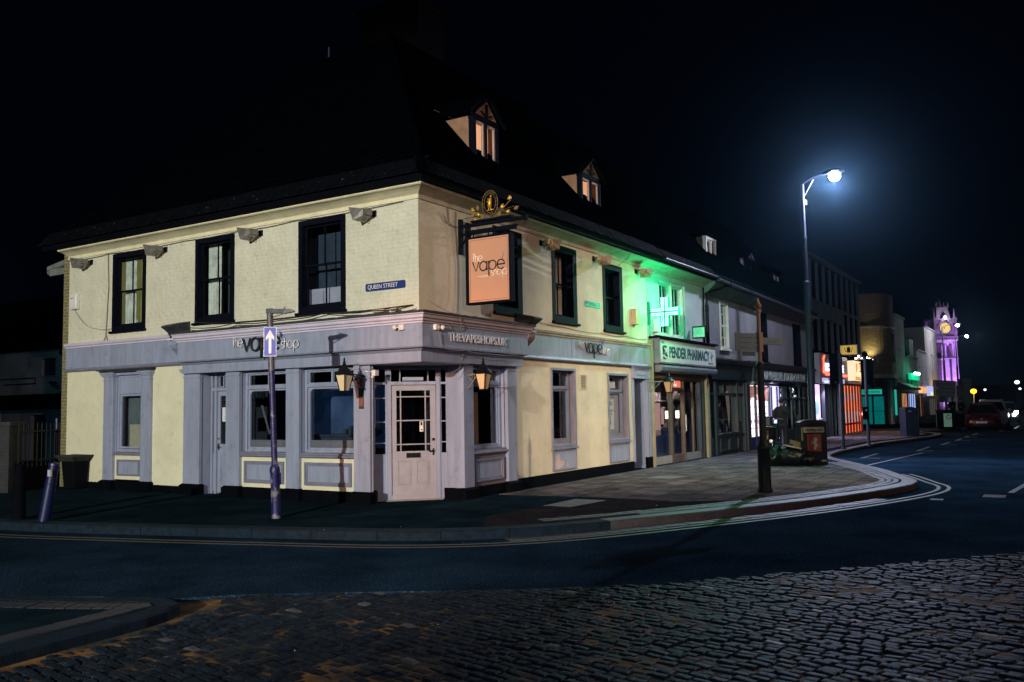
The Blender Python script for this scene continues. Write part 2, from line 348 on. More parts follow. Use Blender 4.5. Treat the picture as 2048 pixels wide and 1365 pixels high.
def offset(line, o):
    out = []
    for i, p in enumerate(line):
        a = Vector(line[max(i - 1, 0)]); b = Vector(line[min(i + 1, len(line) - 1)]); t = (b - a).normalized()
        out.append((p[0] - t.y * o, p[1] + t.x * o))
    return out
def smooth_line(pts, step=.25):
    "Catmull-Rom through the points, about one point every step metres"
    out = []; P = [Vector(p) for p in pts]
    for i in range(len(P) - 1):
        a, b, c, d = P[max(i - 1, 0)], P[i], P[i + 1], P[min(i + 2, len(P) - 1)]
        n = max(1, int((c - b).length / step))
        for k in range(n):
            t = k / n
            out.append(tuple(.5 * ((2 * b) + (c - a) * t + (2 * a - 5 * b + 4 * c - d) * t * t + (3 * b - a - 3 * c + d) * t ** 3)))
    out.append(tuple(P[-1])); return out
kerb_pts = [(-5.2, 30), (-4.75, 14), (-4.45, 8.5), (-4.2, 4.75), (-3.62, 2.3), (-3.0, .16), (-2.36, -1.7), (-1.35, -2.95), (.66, -4.14), (3.1, -5.33), (5.2, -6.12), (6.7, -6.5), (7.75, -6.5), (8.6, -6.2), (10.5, -5.5), (13, -4.3), (14.8, -3.45), (16.2, -3.05), (18.2, -2.93), (21.5, -3.0), (25, -3.2), (29, -3.9), (33, -4.34), (35.5, -4.0), (37.8, -2.9), (39.2, -1.2), (39.8, 1), (39.9, 9)]
KL = smooth_line(kerb_pts, .2)
inner = offset(KL, .30)   # left of travel direction = towards the building
g = MB(); n = len(inner)
g.slab(inner + [(39.0, 30), (-3, 30)], -.13, 0); struct(g.build('pavement', SLAB))
ic = [p for p in inner if p[0] > 2.6 and p[1] < 0]; g = MB(); g.slab([(2.2, -.1), (2.45, -2.2), (2.3, -3.4)] + [(x, y) for x, y in offset(ic, .40)] + [(39.3, -.1)], -.01, .004); struct(g.build('slab_paving', SLABL))
ib = [p for p in inner if -1.6 < p[0] <= 2.6 and p[1] < -1.5]; g = MB(); g.slab([(2.19, -2.0), (-.6, -1.7)] + offset(ib, .05) + [(2.44, -4.3), (2.28, -3.4), (2.43, -2.2)], -.01, .004); struct(g.build('block_paving', PAVB))
# kerb stones, each about 0.9 m, with a real joint
def along(line):
    L = [0]
    for a, b in zip(line, line[1:]): L.append(L[-1] + (Vector(b) - Vector(a)).length)
    def at(s):
        s = min(max(s, 0), L[-1] - 1e-4); i = max(j for j in range(len(L)) if L[j] <= s); i = min(i, len(line) - 2)
        u = (s - L[i]) / (L[i + 1] - L[i]); a, b = Vector(line[i]), Vector(line[i + 1]); t = (b - a).normalized()
        return a + (b - a) * u, Vector((-t.y, t.x))
    return at, L[-1]
import bisect
def along_fast(line):
    L = [0]
    for a, b in zip(line, line[1:]): L.append(L[-1] + (Vector(b) - Vector(a)).length)
    def at(s):
        s = min(max(s, 0), L[-1] - 1e-4); i = min(max(bisect.bisect_right(L, s) - 1, 0), len(line) - 2)
        u = (s - L[i]) / (L[i + 1] - L[i]); a, b = Vector(line[i]), Vector(line[i + 1]); t = (b - a).normalized()
        return a + (b - a) * u, Vector((-t.y, t.x))
    return at, L[-1]
def stones(mb, line, s0, s1, ln, o0, o1, z0, z1, gap=.008, jit=.0, sub=1, bev=.0):
    at, tot = along_fast(line); s = s0
    while s < min(s1, tot):
        l = ln * random.uniform(.9, 1.1); e = min(s + l - gap, s1); dz = random.uniform(-jit, jit)
        rows = []
        for k in range(sub + 1):
            p, nn = at(s + (e - s) * k / sub); a = p + nn * o0; b = p + nn * o1; a2 = p + nn * (o0 + bev); b2 = p + nn * (o1 - bev)
            rows.append([(a.x, a.y, z0), (a.x, a.y, z1 + dz - bev), (a2.x, a2.y, z1 + dz), (b2.x, b2.y, z1 + dz), (b.x, b.y, z1 + dz - bev), (b.x, b.y, z0)])
        P = [q for r in rows for q in r]; m = 6
        fs = [tuple(range(m)), tuple(range(sub * m + m - 1, sub * m - 1, -1))]
        for k in range(sub): fs += [(k * m + i, k * m + (i + 1) % m, (k + 1) * m + (i + 1) % m, (k + 1) * m + i) for i in range(m)]
        mb.add(P, fs); s += l
KERBD = mat('dim_lit_kerb', (.008, .016, .026), .8, var=.4, vs=10, bump=.5, bs=60, spec=.1)  # kerb granite with this side's dim light put into a darker colour
# granite sett bands inside the kerb round the corner, and the gutter course outside it
at_, tot_ = along_fast(KL)
def s_near(x, y):
    best = min(range(0, int(tot_ * 5)), key=lambda i: (at_(i / 5)[0] - Vector((x, y))).length); return best / 5
sK = 34.6
sA, sB, sC = s_near(.4, -4.0), s_near(13, -4.3), s_near(-1.0, -3.1)
sK = s_near(-.4, -3.5)
g = MB(); stones(g, KL, 12, sK, .9, 0, .296, -.14, .004, sub=4, bev=.018, jit=.002); struct(g.build('queen_kerb', KERBD, merge=False))
g = MB(); stones(g, KL, sK, 200, .9, 0, .296, -.14, .004, sub=4, bev=.018, jit=.002); struct(g.build('kerb', KERB, merge=False))
g = MB()
for r in range(3): stones(g, KL, sC if r else sA, sB, .17, .33 + r * .13, .33 + r * .13 + .118, -.05, .009, gap=.012, jit=.004, bev=.014)
struct(g.build('sett_band', SETTP, merge=False))
g = MB(); sG = s_near(5.0, -6.05)
stones(g, KL, s_near(-1.6, -2.6), sG, .2, -.30, -.015, -.14, -.112, gap=.016, jit=.004, bev=.014); struct(g.build('gutter_setts', SETTP, merge=False))
# double yellow lines round the corner and along Queen Street
def stripe(mb, line, s0, s1, o, wd=.07, z=-.116):
    at, tot = along_fast(line); n_ = int((s1 - s0) / .2); P = []
    for k in range(n_ + 1):
        p, nn = at(s0 + (s1 - s0) * k / n_); a = p + nn * o; b = p + nn * (o - wd); P += [(a.x, a.y, z), (b.x, b.y, z)]
    mb.add(P, [(2 * k, 2 * k + 1, 2 * k + 3, 2 * k + 2) for k in range(n_)])
g = MB()
for o in (-.34, -.52): stripe(g, KL, 14, s_near(10.6, -5.5), o)
left_line = smooth_line([(-9.4, 14), (-8.4, 6), (-7.55, 2), (-6.85, -.6), (-6.35, -1.6), (-6.05, -2.15), (-6.08, -2.62)], .2)
for o in (.0, .16): stripe(g, left_line, 0, 15.6, o)
struct(g.build('yellow_lines', YEL))
g = MB()
for x0, x1, y, ww in ((16.6, 19.2, -3.9, .1), (21, 24, -4.9, .1), (25.5, 28, -5.2, .12), (29.5, 31.5, -5.35, .12), (33, 34.6, -5.4, .12), (36, 38.5, -5.5, .12), (41, 44.5, -6.4, .12), (46, 52, -6.9, .12)):
    g.add([(x0, y, -.116), (x1, y - .05, -.116), (x1, y - .05 + ww, -.116), (x0, y + ww, -.116)], [(0, 1, 2, 3)])
    g.add([(x0 + .1, y - .45, -.116), (x0 + .28, y - .45, -.116), (x0 + .28, y - .01, -.116), (x0 + .1, y - .01, -.116)], [(0, 1, 2, 3)])
g.add([(13.5, -4.6, -.116), (20, -5.2, -.116), (20, -5.1, -.116), (13.5, -4.5, -.116)], [(0, 1, 2, 3)])
g.add([(7.0, -8.2, -.116), (9.6, -8.45, -.116), (9.6, -8.35, -.116), (7.0, -8.1, -.116)], [(0, 1, 2, 3)])
struct(g.build('road_markings', WPAINT))
# cat's eye like studs and drain covers
g = MB()
for k in range(9): g.box(20 + k * 3.1, 20.1 + k * 3.1, -8.3 - .1 * (k % 2), -8.2 - .1 * (k % 2), -.12, -.10)
struct(g.build('road_studs', WLET))
g = MB()
for x, y, a, b in ((6.0, -8.1, .5, .35), (10.3, -8.9, .6, .5), (5.2, -7.2, .25, .2)):
    g.slab([(x, y), (x + a, y), (x + a, y + b), (x, y + b)], -.12, -.115)
struct(g.build('manhole_covers', DMETAL))
# pavement fixtures: inspection covers, tactile patch
g = MB()
for x, y, a, b in ((.9, -2.3, 1.1, .5), (6.4, -1.8, .7, .55), (12.5, -2.2, .8, .6), (17.5, -2.0, .6, .6)): g.slab([(x, y), (x + a, y - .1), (x + a, y + b), (x, y + b)], .0, .005)
struct(g.build('inspection_covers', mat('worn_concrete_cover', (.085, .08, .078), .7, var=.3, vs=5, bump=.4)))
# cobbles of the crossing: every sett is real geometry
def inside(x, y, poly):
    c = False; j = len(poly) - 1
    for i in range(len(poly)):
        xi, yi = poly[i]; xj, yj = poly[j]
        if (yi > y) != (yj > y) and x < (xj - xi) * (y - yi) / (yj - yi) + xi: c = not c
        j = i
    return c
cpoly = cob_edge[2:] + [(-2, -12.5), (-13, -12.5), (-13, -2.7), (-8.6, -2.72), (-7.0, -2.72), (-6.2, -2.55)]
g = MB(); gp = MB(); th = math.radians(79); u = Vector((math.cos(th), math.sin(th))); vv = Vector((-u.y, u.x))
for r in range(-96, 122):
    o = r * .091; s = -16 + (r % 2) * .07 + random.uniform(-.03, .03)
    while s < 8:
        l = random.uniform(.10, .155); wv_ = .012 * math.sin(s * 1.3 + r * .2)
        c = Vector((-5, -7)) + u * (s + l / 2) + vv * (o + wv_)
        s += l + random.uniform(.008, .02)
        if not inside(c.x, c.y, cpoly): continue
        if (c - Vector((CAM.x, CAM.y))).length < 1.2: continue
        hl, hw = l / 2, .040 + random.uniform(-.005, .003); top = -.122 + random.uniform(-.008, .010); ta, tb = random.uniform(-.07, .07), random.uniform(-.10, .10)
        rot = random.uniform(-.05, .05); cu_, su = math.cos(rot), math.sin(rot); P = []
        for kz, q in ((-.15, 1.0), (top - .012, 1.0), (top - .003, .84), (top, .6)):
            for a, b in ((-1, -1), (1, -1), (1, 1), (-1, 1)):
                a_ = a * (hl - (1 - q) * .05); b_ = b * (hw - (1 - q) * .05)
                if q == 1.0: a_ += random.uniform(-.006, .006); b_ += random.uniform(-.004, .004)
                dx = u * (a_ * cu_ - b_ * su) + vv * (a_ * su + b_ * cu_)
                z = kz if kz == -.15 else kz + a_ * ta + b_ * tb
                P.append((c.x + dx.x, c.y + dx.y, z))
        tgt = gp if random.random() < .012 else g
        tgt.add(P, [(i * 4 + k, i * 4 + (k + 1) % 4, i * 4 + 4 + (k + 1) % 4, i * 4 + 4 + k) for i in range(3) for k in range(4)] + [(12, 13, 14, 15)])
struct(g.build('cobbles', SETT, merge=False)); struct(gp.build('pale_cobbles', SETTP, merge=False))
from mathutils import noise as _n
g = MB(); NX, NY = 190, 150; P = []; st_ = .08
for j in range(NY):
    for i in range(NX):
        x, y = -13 + i * st_, -12.5 + j * st_
        q_ = _n.noise(Vector((x * .9, y * .9, 3.1))) * .5 + .35 * _n.noise(Vector((x * 4.1, y * 4.1, 1.7)))
        P.append((x, y, -.1335 + .022 * max(-.4, q_) if inside(x, y, cpoly) else -.149))
g.add(P, [(j * NX + i, j * NX + i + 1, (j + 1) * NX + i + 1, (j + 1) * NX + i) for j in range(NY - 1) for i in range(NX - 1)]); struct(g.build('cobble_bed', EARTH, smooth=True, merge=False))
# pavement corner at the near left
npv = smooth_line([(-16, -2.9), (-11, -2.8), (-8.6, -2.62), (-7.4, -2.55), (-6.72, -2.5), (-6.36, -2.28), (-6.36, -1.98), (-6.7, -1.3), (-7.0, -.4), (-7.7, 2), (-8.6, 6), (-9.6, 14)], .2)
nin = offset(npv, .22)
g = MB(); g.slab(nin + [(-18, 14), (-18, -2.7)], -.14, -.054); struct(g.build('near_pavement', SLAB))
g = MB(); stones(g, npv, 0, 40, .8, 0, .216, -.15, -.05, sub=3, bev=.02, jit=.002); struct(g.build('near_kerb', KERBD, merge=False))
g = MB()
for r in range(1): stones(g, npv, 4.5, 12.5, .11, .27, .47, -.07, -.046, gap=.012, jit=.002, bev=.006)
struct(g.build('brick_edging', mat('dark_engineering_brick', (.02, .02, .03), .5, var=.3), merge=False))
# pavement beyond the side street
pv2 = smooth_line([(42.6, 12), (42.6, 2), (42.7, -2.2), (43.2, -3.6), (44.4, -4.3), (47, -4.55), (70, -4.9), (140, -6)], .4)
g = MB(); g.slab(offset(pv2, .25) + [(140, 12)], -.13, 0); struct(g.build('far_pavement', SLAB))
g = MB(); stones(g, pv2, 0, 120, .9, 0, .246, -.14, .004, sub=2, bev=.015); struct(g.build('far_kerb', KERB, merge=False))
# a few specks of litter
g = MB()
for k in range(26):
    x, y = random.uniform(-9, 1), random.uniform(-8.5, -3); z = -.095
    if random.random() < .5: x, y, z = random.uniform(-3, 14), random.uniform(-4, -.4), .004
    if not (inside(x, y, cpoly) or z > 0): continue
    q = random.uniform(.008, .025); a = random.uniform(0, 3); g.add([(x, y, z), (x + q * math.cos(a), y + q * math.sin(a), z + .006), (x - q * math.sin(a), y + q * math.cos(a), z + .002)], [(0, 1, 2)])
o = g.build('litter_scraps', PAPER, merge=False); o['kind'] = 'stuff'; tag(o, 'tiny scraps of pale litter scattered on paving and cobbles', 'litter')

# ------------------------------------------------------------------ window helper
def mould_frame(mb, a0, a1, c0, c1, wd, d0, d1): mb.ring(a0, a1, c0, c1, wd, d0, d1)
def sash_window(tf, parent, a0, a1, c0, c1, fw=(.13, .13, .12, .12), dep=.14, m=NAVY, pane=PANE, bars=1, behind='curtain', proud=.012, dirn=1, sillm=None, curt_m=None):
    "painted box frame, two sashes, glazing bars, pane, sill; opening (a0..a1,c0..c1)"
    f = MB(tf); f.ring(a0 + .003, a1 - .003, c0 + .003, c1 - .003, fw, -dep - .05, proud)
    fr = f.build('window', m, parent, bevel=.004)
    l, r, bo, to = fw; x0, x1, z0, z1 = a0 + l, a1 - r, c0 + bo, c1 - to; mid = (z0 + z1) / 2 + .02
    sa = MB(tf); t_ = .035
    sa.ring(x0, x1, mid - .02, z1, t_, -dep - .01, -dep + .02); sa.ring(x0, x1, z0, mid + .02, (t_, t_, .06, t_), -dep - .045, -dep - .013)
    for k in range(bars):
        xx = x0 + (x1 - x0) * (k + 1) / (bars + 1)
        sa.box(xx - .01, xx + .01, -dep - .008, -dep + .016, mid + .016, z1 - t_); sa.box(xx - .01, xx + .01, -dep - .04, -dep - .016, z0 + .06, mid - .016)
    sa.build('sash', m, fr)
    p = MB(tf); p.flat([(x0, z0), (x1, z0), (x1, z1), (x0, z1)], -dep - .047 + .02 - .0); p.build('pane', pane, fr)
    s_ = MB(tf); s_.box(a0 - .03, a1 + .03, -dep, .07, c0 - .05, c0 + .0); s_.build('sill', sillm or m, fr, bevel=.006)
    if behind == 'curtain':
        c = MB(tf); N = 26; P = []
        wide = (x1 - x0) * .42
        xs = x1 - wide if dirn > 0 else x0
        for k in range(N + 1): P += [(xs + wide * k / N, -dep - .14 - .02 * math.sin(k * 1.3), z0 - .05), (xs + wide * k / N, -dep - .14 - .02 * math.sin(k * 1.3), z1 + .05)]
        c.add(P, [(2 * k, 2 * k + 2, 2 * k + 3, 2 * k + 1) for k in range(N)]); c.build('curtain', curt_m or CURT, fr, smooth=True)
    r_ = MB(tf); r_.box(a0 - .4, a1 + .7, -dep - .45, -dep - .4, c0 - .1, c1 + .1); r_.build('room_wall', mat('dim_net', (.10, .12, .115), .9, var=.5, vs=1.5) if behind == 'curtain' and tf is FQ else mat('blue_dark_room', (.02, .035, .06), .9, var=.4), fr)
    return fr

# ================================================================== corner shop building
B = thing('corner_shop_building', 'cream and grey painted corner shop with canted door, cove cornice and dark tiled roof', 'building', (0, 0, 0))
YL, XR = 10.08, 9.62          # left end on Queen Street, right end on Milton Road
# ---- upper walls
qh = [(7.28, 8.45, 3.40, 5.10), (4.53, 5.70, 3.40, 5.10), (1.63, 2.80, 3.39, 5.10)]
mh = [(2.28, 3.35, 3.42, 5.08), (4.57, 5.70, 3.42, 5.08), (7.02, 8.13, 3.39, 5.0)]
g = MB(FQ); g.wall(0, YL, 3.05, 5.2, qh, 0, .22); g.build('upper_wall', CREAM_B, B)
g = MB(FM); g.wall(0, XR, 3.05, 5.2, mh, 0, .22); g.build('upper_wall', CREAM_M, B)
g = MB(FQ); g.box(YL, YL + .22, -.6, .0, -.15, 5.3); g.run([(-.004, 0), (-.004, 5.2), (-7, 5.2), (-7, 0)], YL + .001, YL + .2); g.build('side_wall', BRICKY, B)
# ---- lower walls (openings: shop window, recess of the side door, two bays / right: window, two openings, doorway)
qb = [(7.31, 8.27, .22, 2.44), (4.68, 5.45, -.1, 2.42), (3.05, 4.30, .80, 2.38), (1.40, 2.72, .80, 2.38)]
g = MB(FQ); g.wall(5.98, YL, -.1, 2.64, qb[:1], 0, .2); g.build('lower_wall', CREAM, B)
g = MB(FQ); g.wall(1.02, 5.98, -.1, 2.64, [(4.68, 5.45, -.1, 2.42), (3.05, 4.30, -.1, 2.38), (1.40, 2.72, -.1, 2.38)], 0, .2, depths=[.30, .16, .16]); g.build('shopfront_surround', GREY, B)
g = MB(FM); g.wall(1.15, 2.95, -.1, 2.64, [(1.47, 2.62, -.1, 2.38)], 0, .16)
g.build('shopfront_surround', GREY, B)
g = MB(FM); g.wall(2.95, 8.5, -.1, 2.64, [(4.42, 5.5, .79, 2.41), (7.15, 8.28, .80, 2.36)], 0, .22); g.build('lower_wall', CREAM_M, B)
g = MB(FM); g.wall(8.5, 9.62, -.1, 2.64, [(8.62, 9.3, -.1, 2.25)], -.02, .5); g.build('passage_surround', GREY, B)
# ---- cornice: bead + plaster cove + black eaves board, mitred at the corner
cove = [(.0, 5.14), (.03, 5.14), (.035, 5.175), (.02, 5.19), (.03, 5.215), (.07, 5.235), (.13, 5.265), (.20, 5.29), (.27, 5.30), (.29, 5.315), (.29, 5.34), (0, 5.34)]
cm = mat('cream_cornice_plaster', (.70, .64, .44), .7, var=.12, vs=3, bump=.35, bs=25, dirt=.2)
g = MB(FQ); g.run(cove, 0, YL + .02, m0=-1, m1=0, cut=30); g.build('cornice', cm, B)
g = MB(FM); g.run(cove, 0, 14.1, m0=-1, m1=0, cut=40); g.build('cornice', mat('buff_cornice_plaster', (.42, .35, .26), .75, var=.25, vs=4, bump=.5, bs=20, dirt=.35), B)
eb = [(.10, 5.34), (.37, 5.34), (.38, 5.512), (.10, 5.512)]
g = MB(FQ); g.run(eb, 0, YL + .5, m0=-1); g.build('eaves_board', BLACK, B)
g = MB(FM); g.run(eb, 0, 9.9, m0=-1); g.build('eaves_board', BLACK, B)
# ---- roof
K = 1.15; E0, EZ = -.42, 5.47
def rz(d): return EZ + K * (d - E0)
A = 3.6
g = MB(); lz = rz(A); y1 = YL + .55
g.add([(E0, E0, EZ), (E0, y1, EZ), (A, y1 - 4.0, lz), (A, A, lz)], [(0, 1, 2, 3)])
g.add([(E0, E0, EZ), (A, A, lz), (9.9, A, lz), (9.9, E0, EZ)], [(0, 1, 2, 3)])
g.add([(E0, y1, EZ), (7.6, y1, EZ), (A, y1 - 4, lz)], [(0, 1, 2)])
g.add([(A, A, lz), (A, y1 - 4, lz), (7.6, y1, EZ), (7.6, 7.6, EZ), (9.9, 7.6, EZ), (9.9, A, lz)], [(0, 1, 2, 3, 4, 5)])
RF = g.build('roof', SLATE, B)
g = MB()      # ragged tile ends at the eaves, ridge and hip tiles
for k in range(110):
    s = E0 + .05 + k * .1
    j = random.uniform(-.018, .012)
    if s < y1: g.add([(E0 - .02 + j, s, EZ - .015), (E0 - .02 + j, s + .092, EZ - .015), (E0 + .25, s + .092, rz(E0 + .25) + .02), (E0 + .25, s, rz(E0 + .25) + .02), (E0 - .02 + j, s, EZ + .006), (E0 - .02 + j, s + .092, EZ + .006), (E0 + .25, s + .092, rz(E0 + .25) + .034), (E0 + .25, s, rz(E0 + .25) + .034)], [(0, 1, 2, 3), (4, 7, 6, 5), (0, 4, 5, 1), (1, 5, 6, 2), (3, 2, 6, 7), (0, 3, 7, 4)])
    j = random.uniform(-.018, .012)
    if s < 9.8: g.add([(s, E0 - .02 + j, EZ - .015), (s + .092, E0 - .02 + j, EZ - .015), (s + .092, E0 + .25, rz(E0 + .25) + .02), (s, E0 + .25, rz(E0 + .25) + .02), (s, E0 - .02 + j, EZ + .006), (s + .092, E0 - .02 + j, EZ + .006), (s + .092, E0 + .25, rz(E0 + .25) + .034), (s, E0 + .25, rz(E0 + .25) + .034)], [(0, 1, 2, 3), (4, 7, 6, 5), (0, 4, 5, 1), (1, 5, 6, 2), (3, 2, 6, 7), (0, 3, 7, 4)])
g.build('eaves_tiles', mat('mossy_eaves_tiles', (.002, .003, .005), .9, spec=.05, var=.5, vs=7, col2=(.09, .10, .10), mask=(9, .64, .68), bump=.4), RF, merge=False)
g = MB()
for k in range(26):
    t0, t1 = k / 26, (k + .93) / 26; a = E0 + (A - E0) * t0; b = E0 + (A - E0) * t1
    g.tube([(a, a, rz(a) + .02), (b, b, rz(b) + .045)], .09, 8)
for k in range(12): g.tube([(A + .3 * k * 1.7, A, lz + .03), (A + .3 * (k + .95) * 1.7, A, lz + .04)], .1, 8)
g.build('hip_tiles', SLATE, RF, merge=False)
g = MB(); cx, cy = 5.6, 4.3
g.box(cx, cx + 1.1, cy, cy + 1.9, 8.6, 12.2); g.box(cx - .06, cx + 1.16, cy - .06, cy + 1.96, 11.9, 12.05); g.box(cx - .1, cx + 1.2, cy - .1, cy + 2.0, 12.05, 12.15)
ch = g.build('chimney', BRICKD, RF)
g = MB()
for k in range(3): g.lathe((cx + .55, cy + .4 + k * .55, 12.15), [(.14, 0), (.12, .1), (.10, .4), (.13, .45), (.10, .47)], 12)
g.build('chimney_pots', BRICKD, ch, smooth='auto')
# ---- dormers (front y=.6)
STUC = mat('roughcast_dormer_cheek', (.30, .17, .10), .9, var=.25, vs=4, bump=.8, bs=60)  # orange lamp light tinted into the cheek colour
WARM = mat('lit_curtain_warm', (.5, .3, .2), .8, emit=(1.0, .46, .24), es=.95, var=.2)
def dormer(x0, x1, y, zb, ze, zp, name, lit, gl=True, flat=False, wood=NAVY, cheek=STUC, parent=B):
    g = MB(); yb = lambda z: (z - EZ) / K + E0
    rt = zp if not flat else ze
    g.box(x0, x0 + .09, y, y + .12, zb - .05, ze); g.box(x1 - .09, x1, y, y + .12, zb - .05, ze)
    g.box(x0, x1, y - .012, y + .13, zb - .14, zb); g.box(x0, x1, y - .012, y + .13, ze, ze + .1)
    xm = (x0 + x1) / 2; g.box(xm - .035, xm + .035, y, y + .1, zb, ze)
    if not flat:
        g.prism([(x0 - .14, ze + .02), (x0 - .14, ze + .12), (xm, zp + .12), (x1 + .14, ze + .12), (x1 + .14, ze + .02), (xm, zp)], y - .09, y - .03)
        for q in (-.18, .18, 0): g.prism([(xm + q * 1.1 - .03 + .0, zp - .28 if q else zp - .1), (xm + q * 1.1 + .03, zp - .28 if q else zp - .1), (xm + .03, ze + .1), (xm - .03, ze + .1)], y - .03, y + .02)
    d = g.build(name, wood, parent)
    for xx in (x0 + .01, x1 - .05):
        c = MB(); c.add([(xx, y + .1, zb - .1), (xx + .04, y + .1, zb - .1), (xx + .04, y + .1, ze + .08), (xx, y + .1, ze + .08), (xx, yb(ze + .08), ze + .08), (xx + .04, yb(ze + .08), ze + .08)], [(0, 1, 2, 3), (0, 3, 4), (1, 2, 5), (3, 2, 5, 4), (0, 1, 5, 4)])
        c.build('cheek', cheek, d)
    if not flat:
        c = MB(); c.add([(x0 + .05, y, ze + .09), (x1 - .05, y, ze + .09), (xm, y, zp + .02)], [(0, 1, 2)]); c.build('gable', cheek, d)
        r = MB(); yk = yb(zp + .12) + .1
        for sx in (x0 - .18, x1 + .18): r.add([(sx, y - .12, ze + .06), (xm, y - .12, zp + .14), (xm, yk, zp + .14), (sx, yb(ze) + .1, ze + .06), (sx, y - .12, ze + .0), (xm, y - .12, zp + .08)], [(0, 1, 2, 3), (0, 1, 5, 4)])
        r.build('dormer_roof', SLATE, d)
    else:
        r = MB(); r.add([(x0 - .08, y - .1, ze + .1), (x1 + .08, y - .1, ze + .1), (x1 + .08, yb(ze + .1) + .9, ze + .35), (x0 - .08, yb(ze + .1) + .9, ze + .35), (x0 - .08, y - .1, ze + .2), (x1 + .08, y - .1, ze + .2), (x1 + .08, yb(ze + .1) + .9, ze + .55), (x0 - .08, yb(ze + .1) + .9, ze + .55)], [(0, 3, 2, 1), (4, 5, 6, 7), (0, 1, 5, 4), (1, 2, 6, 5), (2, 3, 7, 6), (3, 0, 4, 7)])
        r.build('dormer_roof', SLATE, d)
    c = MB()
    for a, b in ((x0 + .09, xm - .035), (xm + .035, x1 - .09)): c.ring(a + .005, b - .005, zb + .01, ze - .01, .045, y + .03, y + .075)
    c.build('casement', wood if not lit and not flat else mat('pink_lit_casement_paint', (.5, .38, .34), .5), d)
    p = MB(); p.flat([(x0 + .1, zb), (x1 - .1, zb), (x1 - .1, ze), (x0 + .1, ze)], y + .05); p.build('pane', PANE, d)
    if lit:
        c = MB(); N = 40; P = []
        for k in range(N + 1):
            q = k / N
            if lit == 2 and .36 < q < .6: continue
            off = .02 * math.sin(k * 1.9) + .01 * math.sin(k * 3.1)
            zlow = zb if lit != 2 or q > .5 else zb + (.55 * q)
            P += [(x0 + .1 + (x1 - x0 - .2) * q, y + .2 + off, zlow), (x0 + .1 + (x1 - x0 - .2) * q, y + .2 + off, ze)]
        c.add(P, [(2 * k, 2 * k + 2, 2 * k + 3, 2 * k + 1) for k in range(len(P) // 2 - 1)]); c.build('curtain', WARM, d, smooth=True)
    c = MB(); c.box(x0 - .1, x1 + .1, y + .9, y + .95, zb - .3, ze + .3); c.build('room_wall', ROOM if not lit else mat('lit_dormer_room', (.4, .25, .18), .9, emit=(1., .48, .26), es=.25), d)
    return d
dormer(2.58, 3.50, .6, 6.53, 7.38, 7.86, 'dormer', 1)
dormer(7.22, 8.30, .6, 6.50, 7.22, 7.72, 'dormer', 2)
# ---- first floor windows
for i, h in enumerate(qh):
    f_ = sash_window(FQ, B, *h, fw=(.11, .10, .10, .10), dep=.10, behind=('curtain', 'curtain', 'none')[i], dirn=1)
    if i == 2:
        c = MB(FQ); c.box(h[0] + .12, h[1] + .1, -.5, -.24, h[2] + .1, h[2] + .46); c.box(h[1] - .42, h[1] - .2, -.24, -.2, h[2] + .1, h[2] + .40); c.build('white_box_on_sill', mat('pale_box_behind_glass', (.3, .3, .36), .6, emit=(.6, .6, .8), es=.05), f_)
    if i == 0:
        c = MB(FQ); c.box(h[0] - .2, h[1] + .3, -.42, -.40, h[2] + .1, h[3] - .1); c.build('lit_net', mat('faintly_lit_yellow_net', (.35, .33, .15), .8, emit=(.75, .72, .22), es=.13, var=.7, vs=1.4), f_)
        c = MB(FQ)
        c.tube([(h[1] - .2, -.26, h[2] + .5), (h[1] - .33, -.26, h[2] + .9)], .02, 6); c.tube([(h[1] - .42, -.26, h[2] + .12), (h[1] - .45, -.26, h[2] + .55)], .012, 6); c.box(h[1] - .5, h[1] - .4, -.3, -.24, h[2] + .1, h[2] + .25)
        c.build('things_on_sill', PAPER, f_)
for i, h in enumerate(mh):
    sash_window(FM, B, *h, fw=(.13, .18, .12, .14), dep=.14, behind='curtain', dirn=-1 if i != 1 else 1, sillm=NAVY, curt_m=mat('pinkish_net_curtain', (.42, .30, .24), .9, var=.4, vs=6))
# ---- fascia of the plain part, left
g = MB(FQ); g.run([(0, 2.64), (.05, 2.64), (.05, 3.10), (0, 3.10)], 6.02, YL); g.build('fascia', GREY, B)
g = MB(FQ); g.run([(0, 3.10), (.07, 3.10), (.07, 3.13), (.10, 3.15), (.11, 3.20), (.0, 3.22)], 6.15, YL + .01, cut=8); g.build('fascia_cornice', LILAC, B)
g = MB(FQ); g.run([(0, 2.575), (.07, 2.575), (.085, 2.60), (.07, 2.635), (.0, 2.64)], 6.02, YL); g.build('fascia_moulding', GREYD, B)
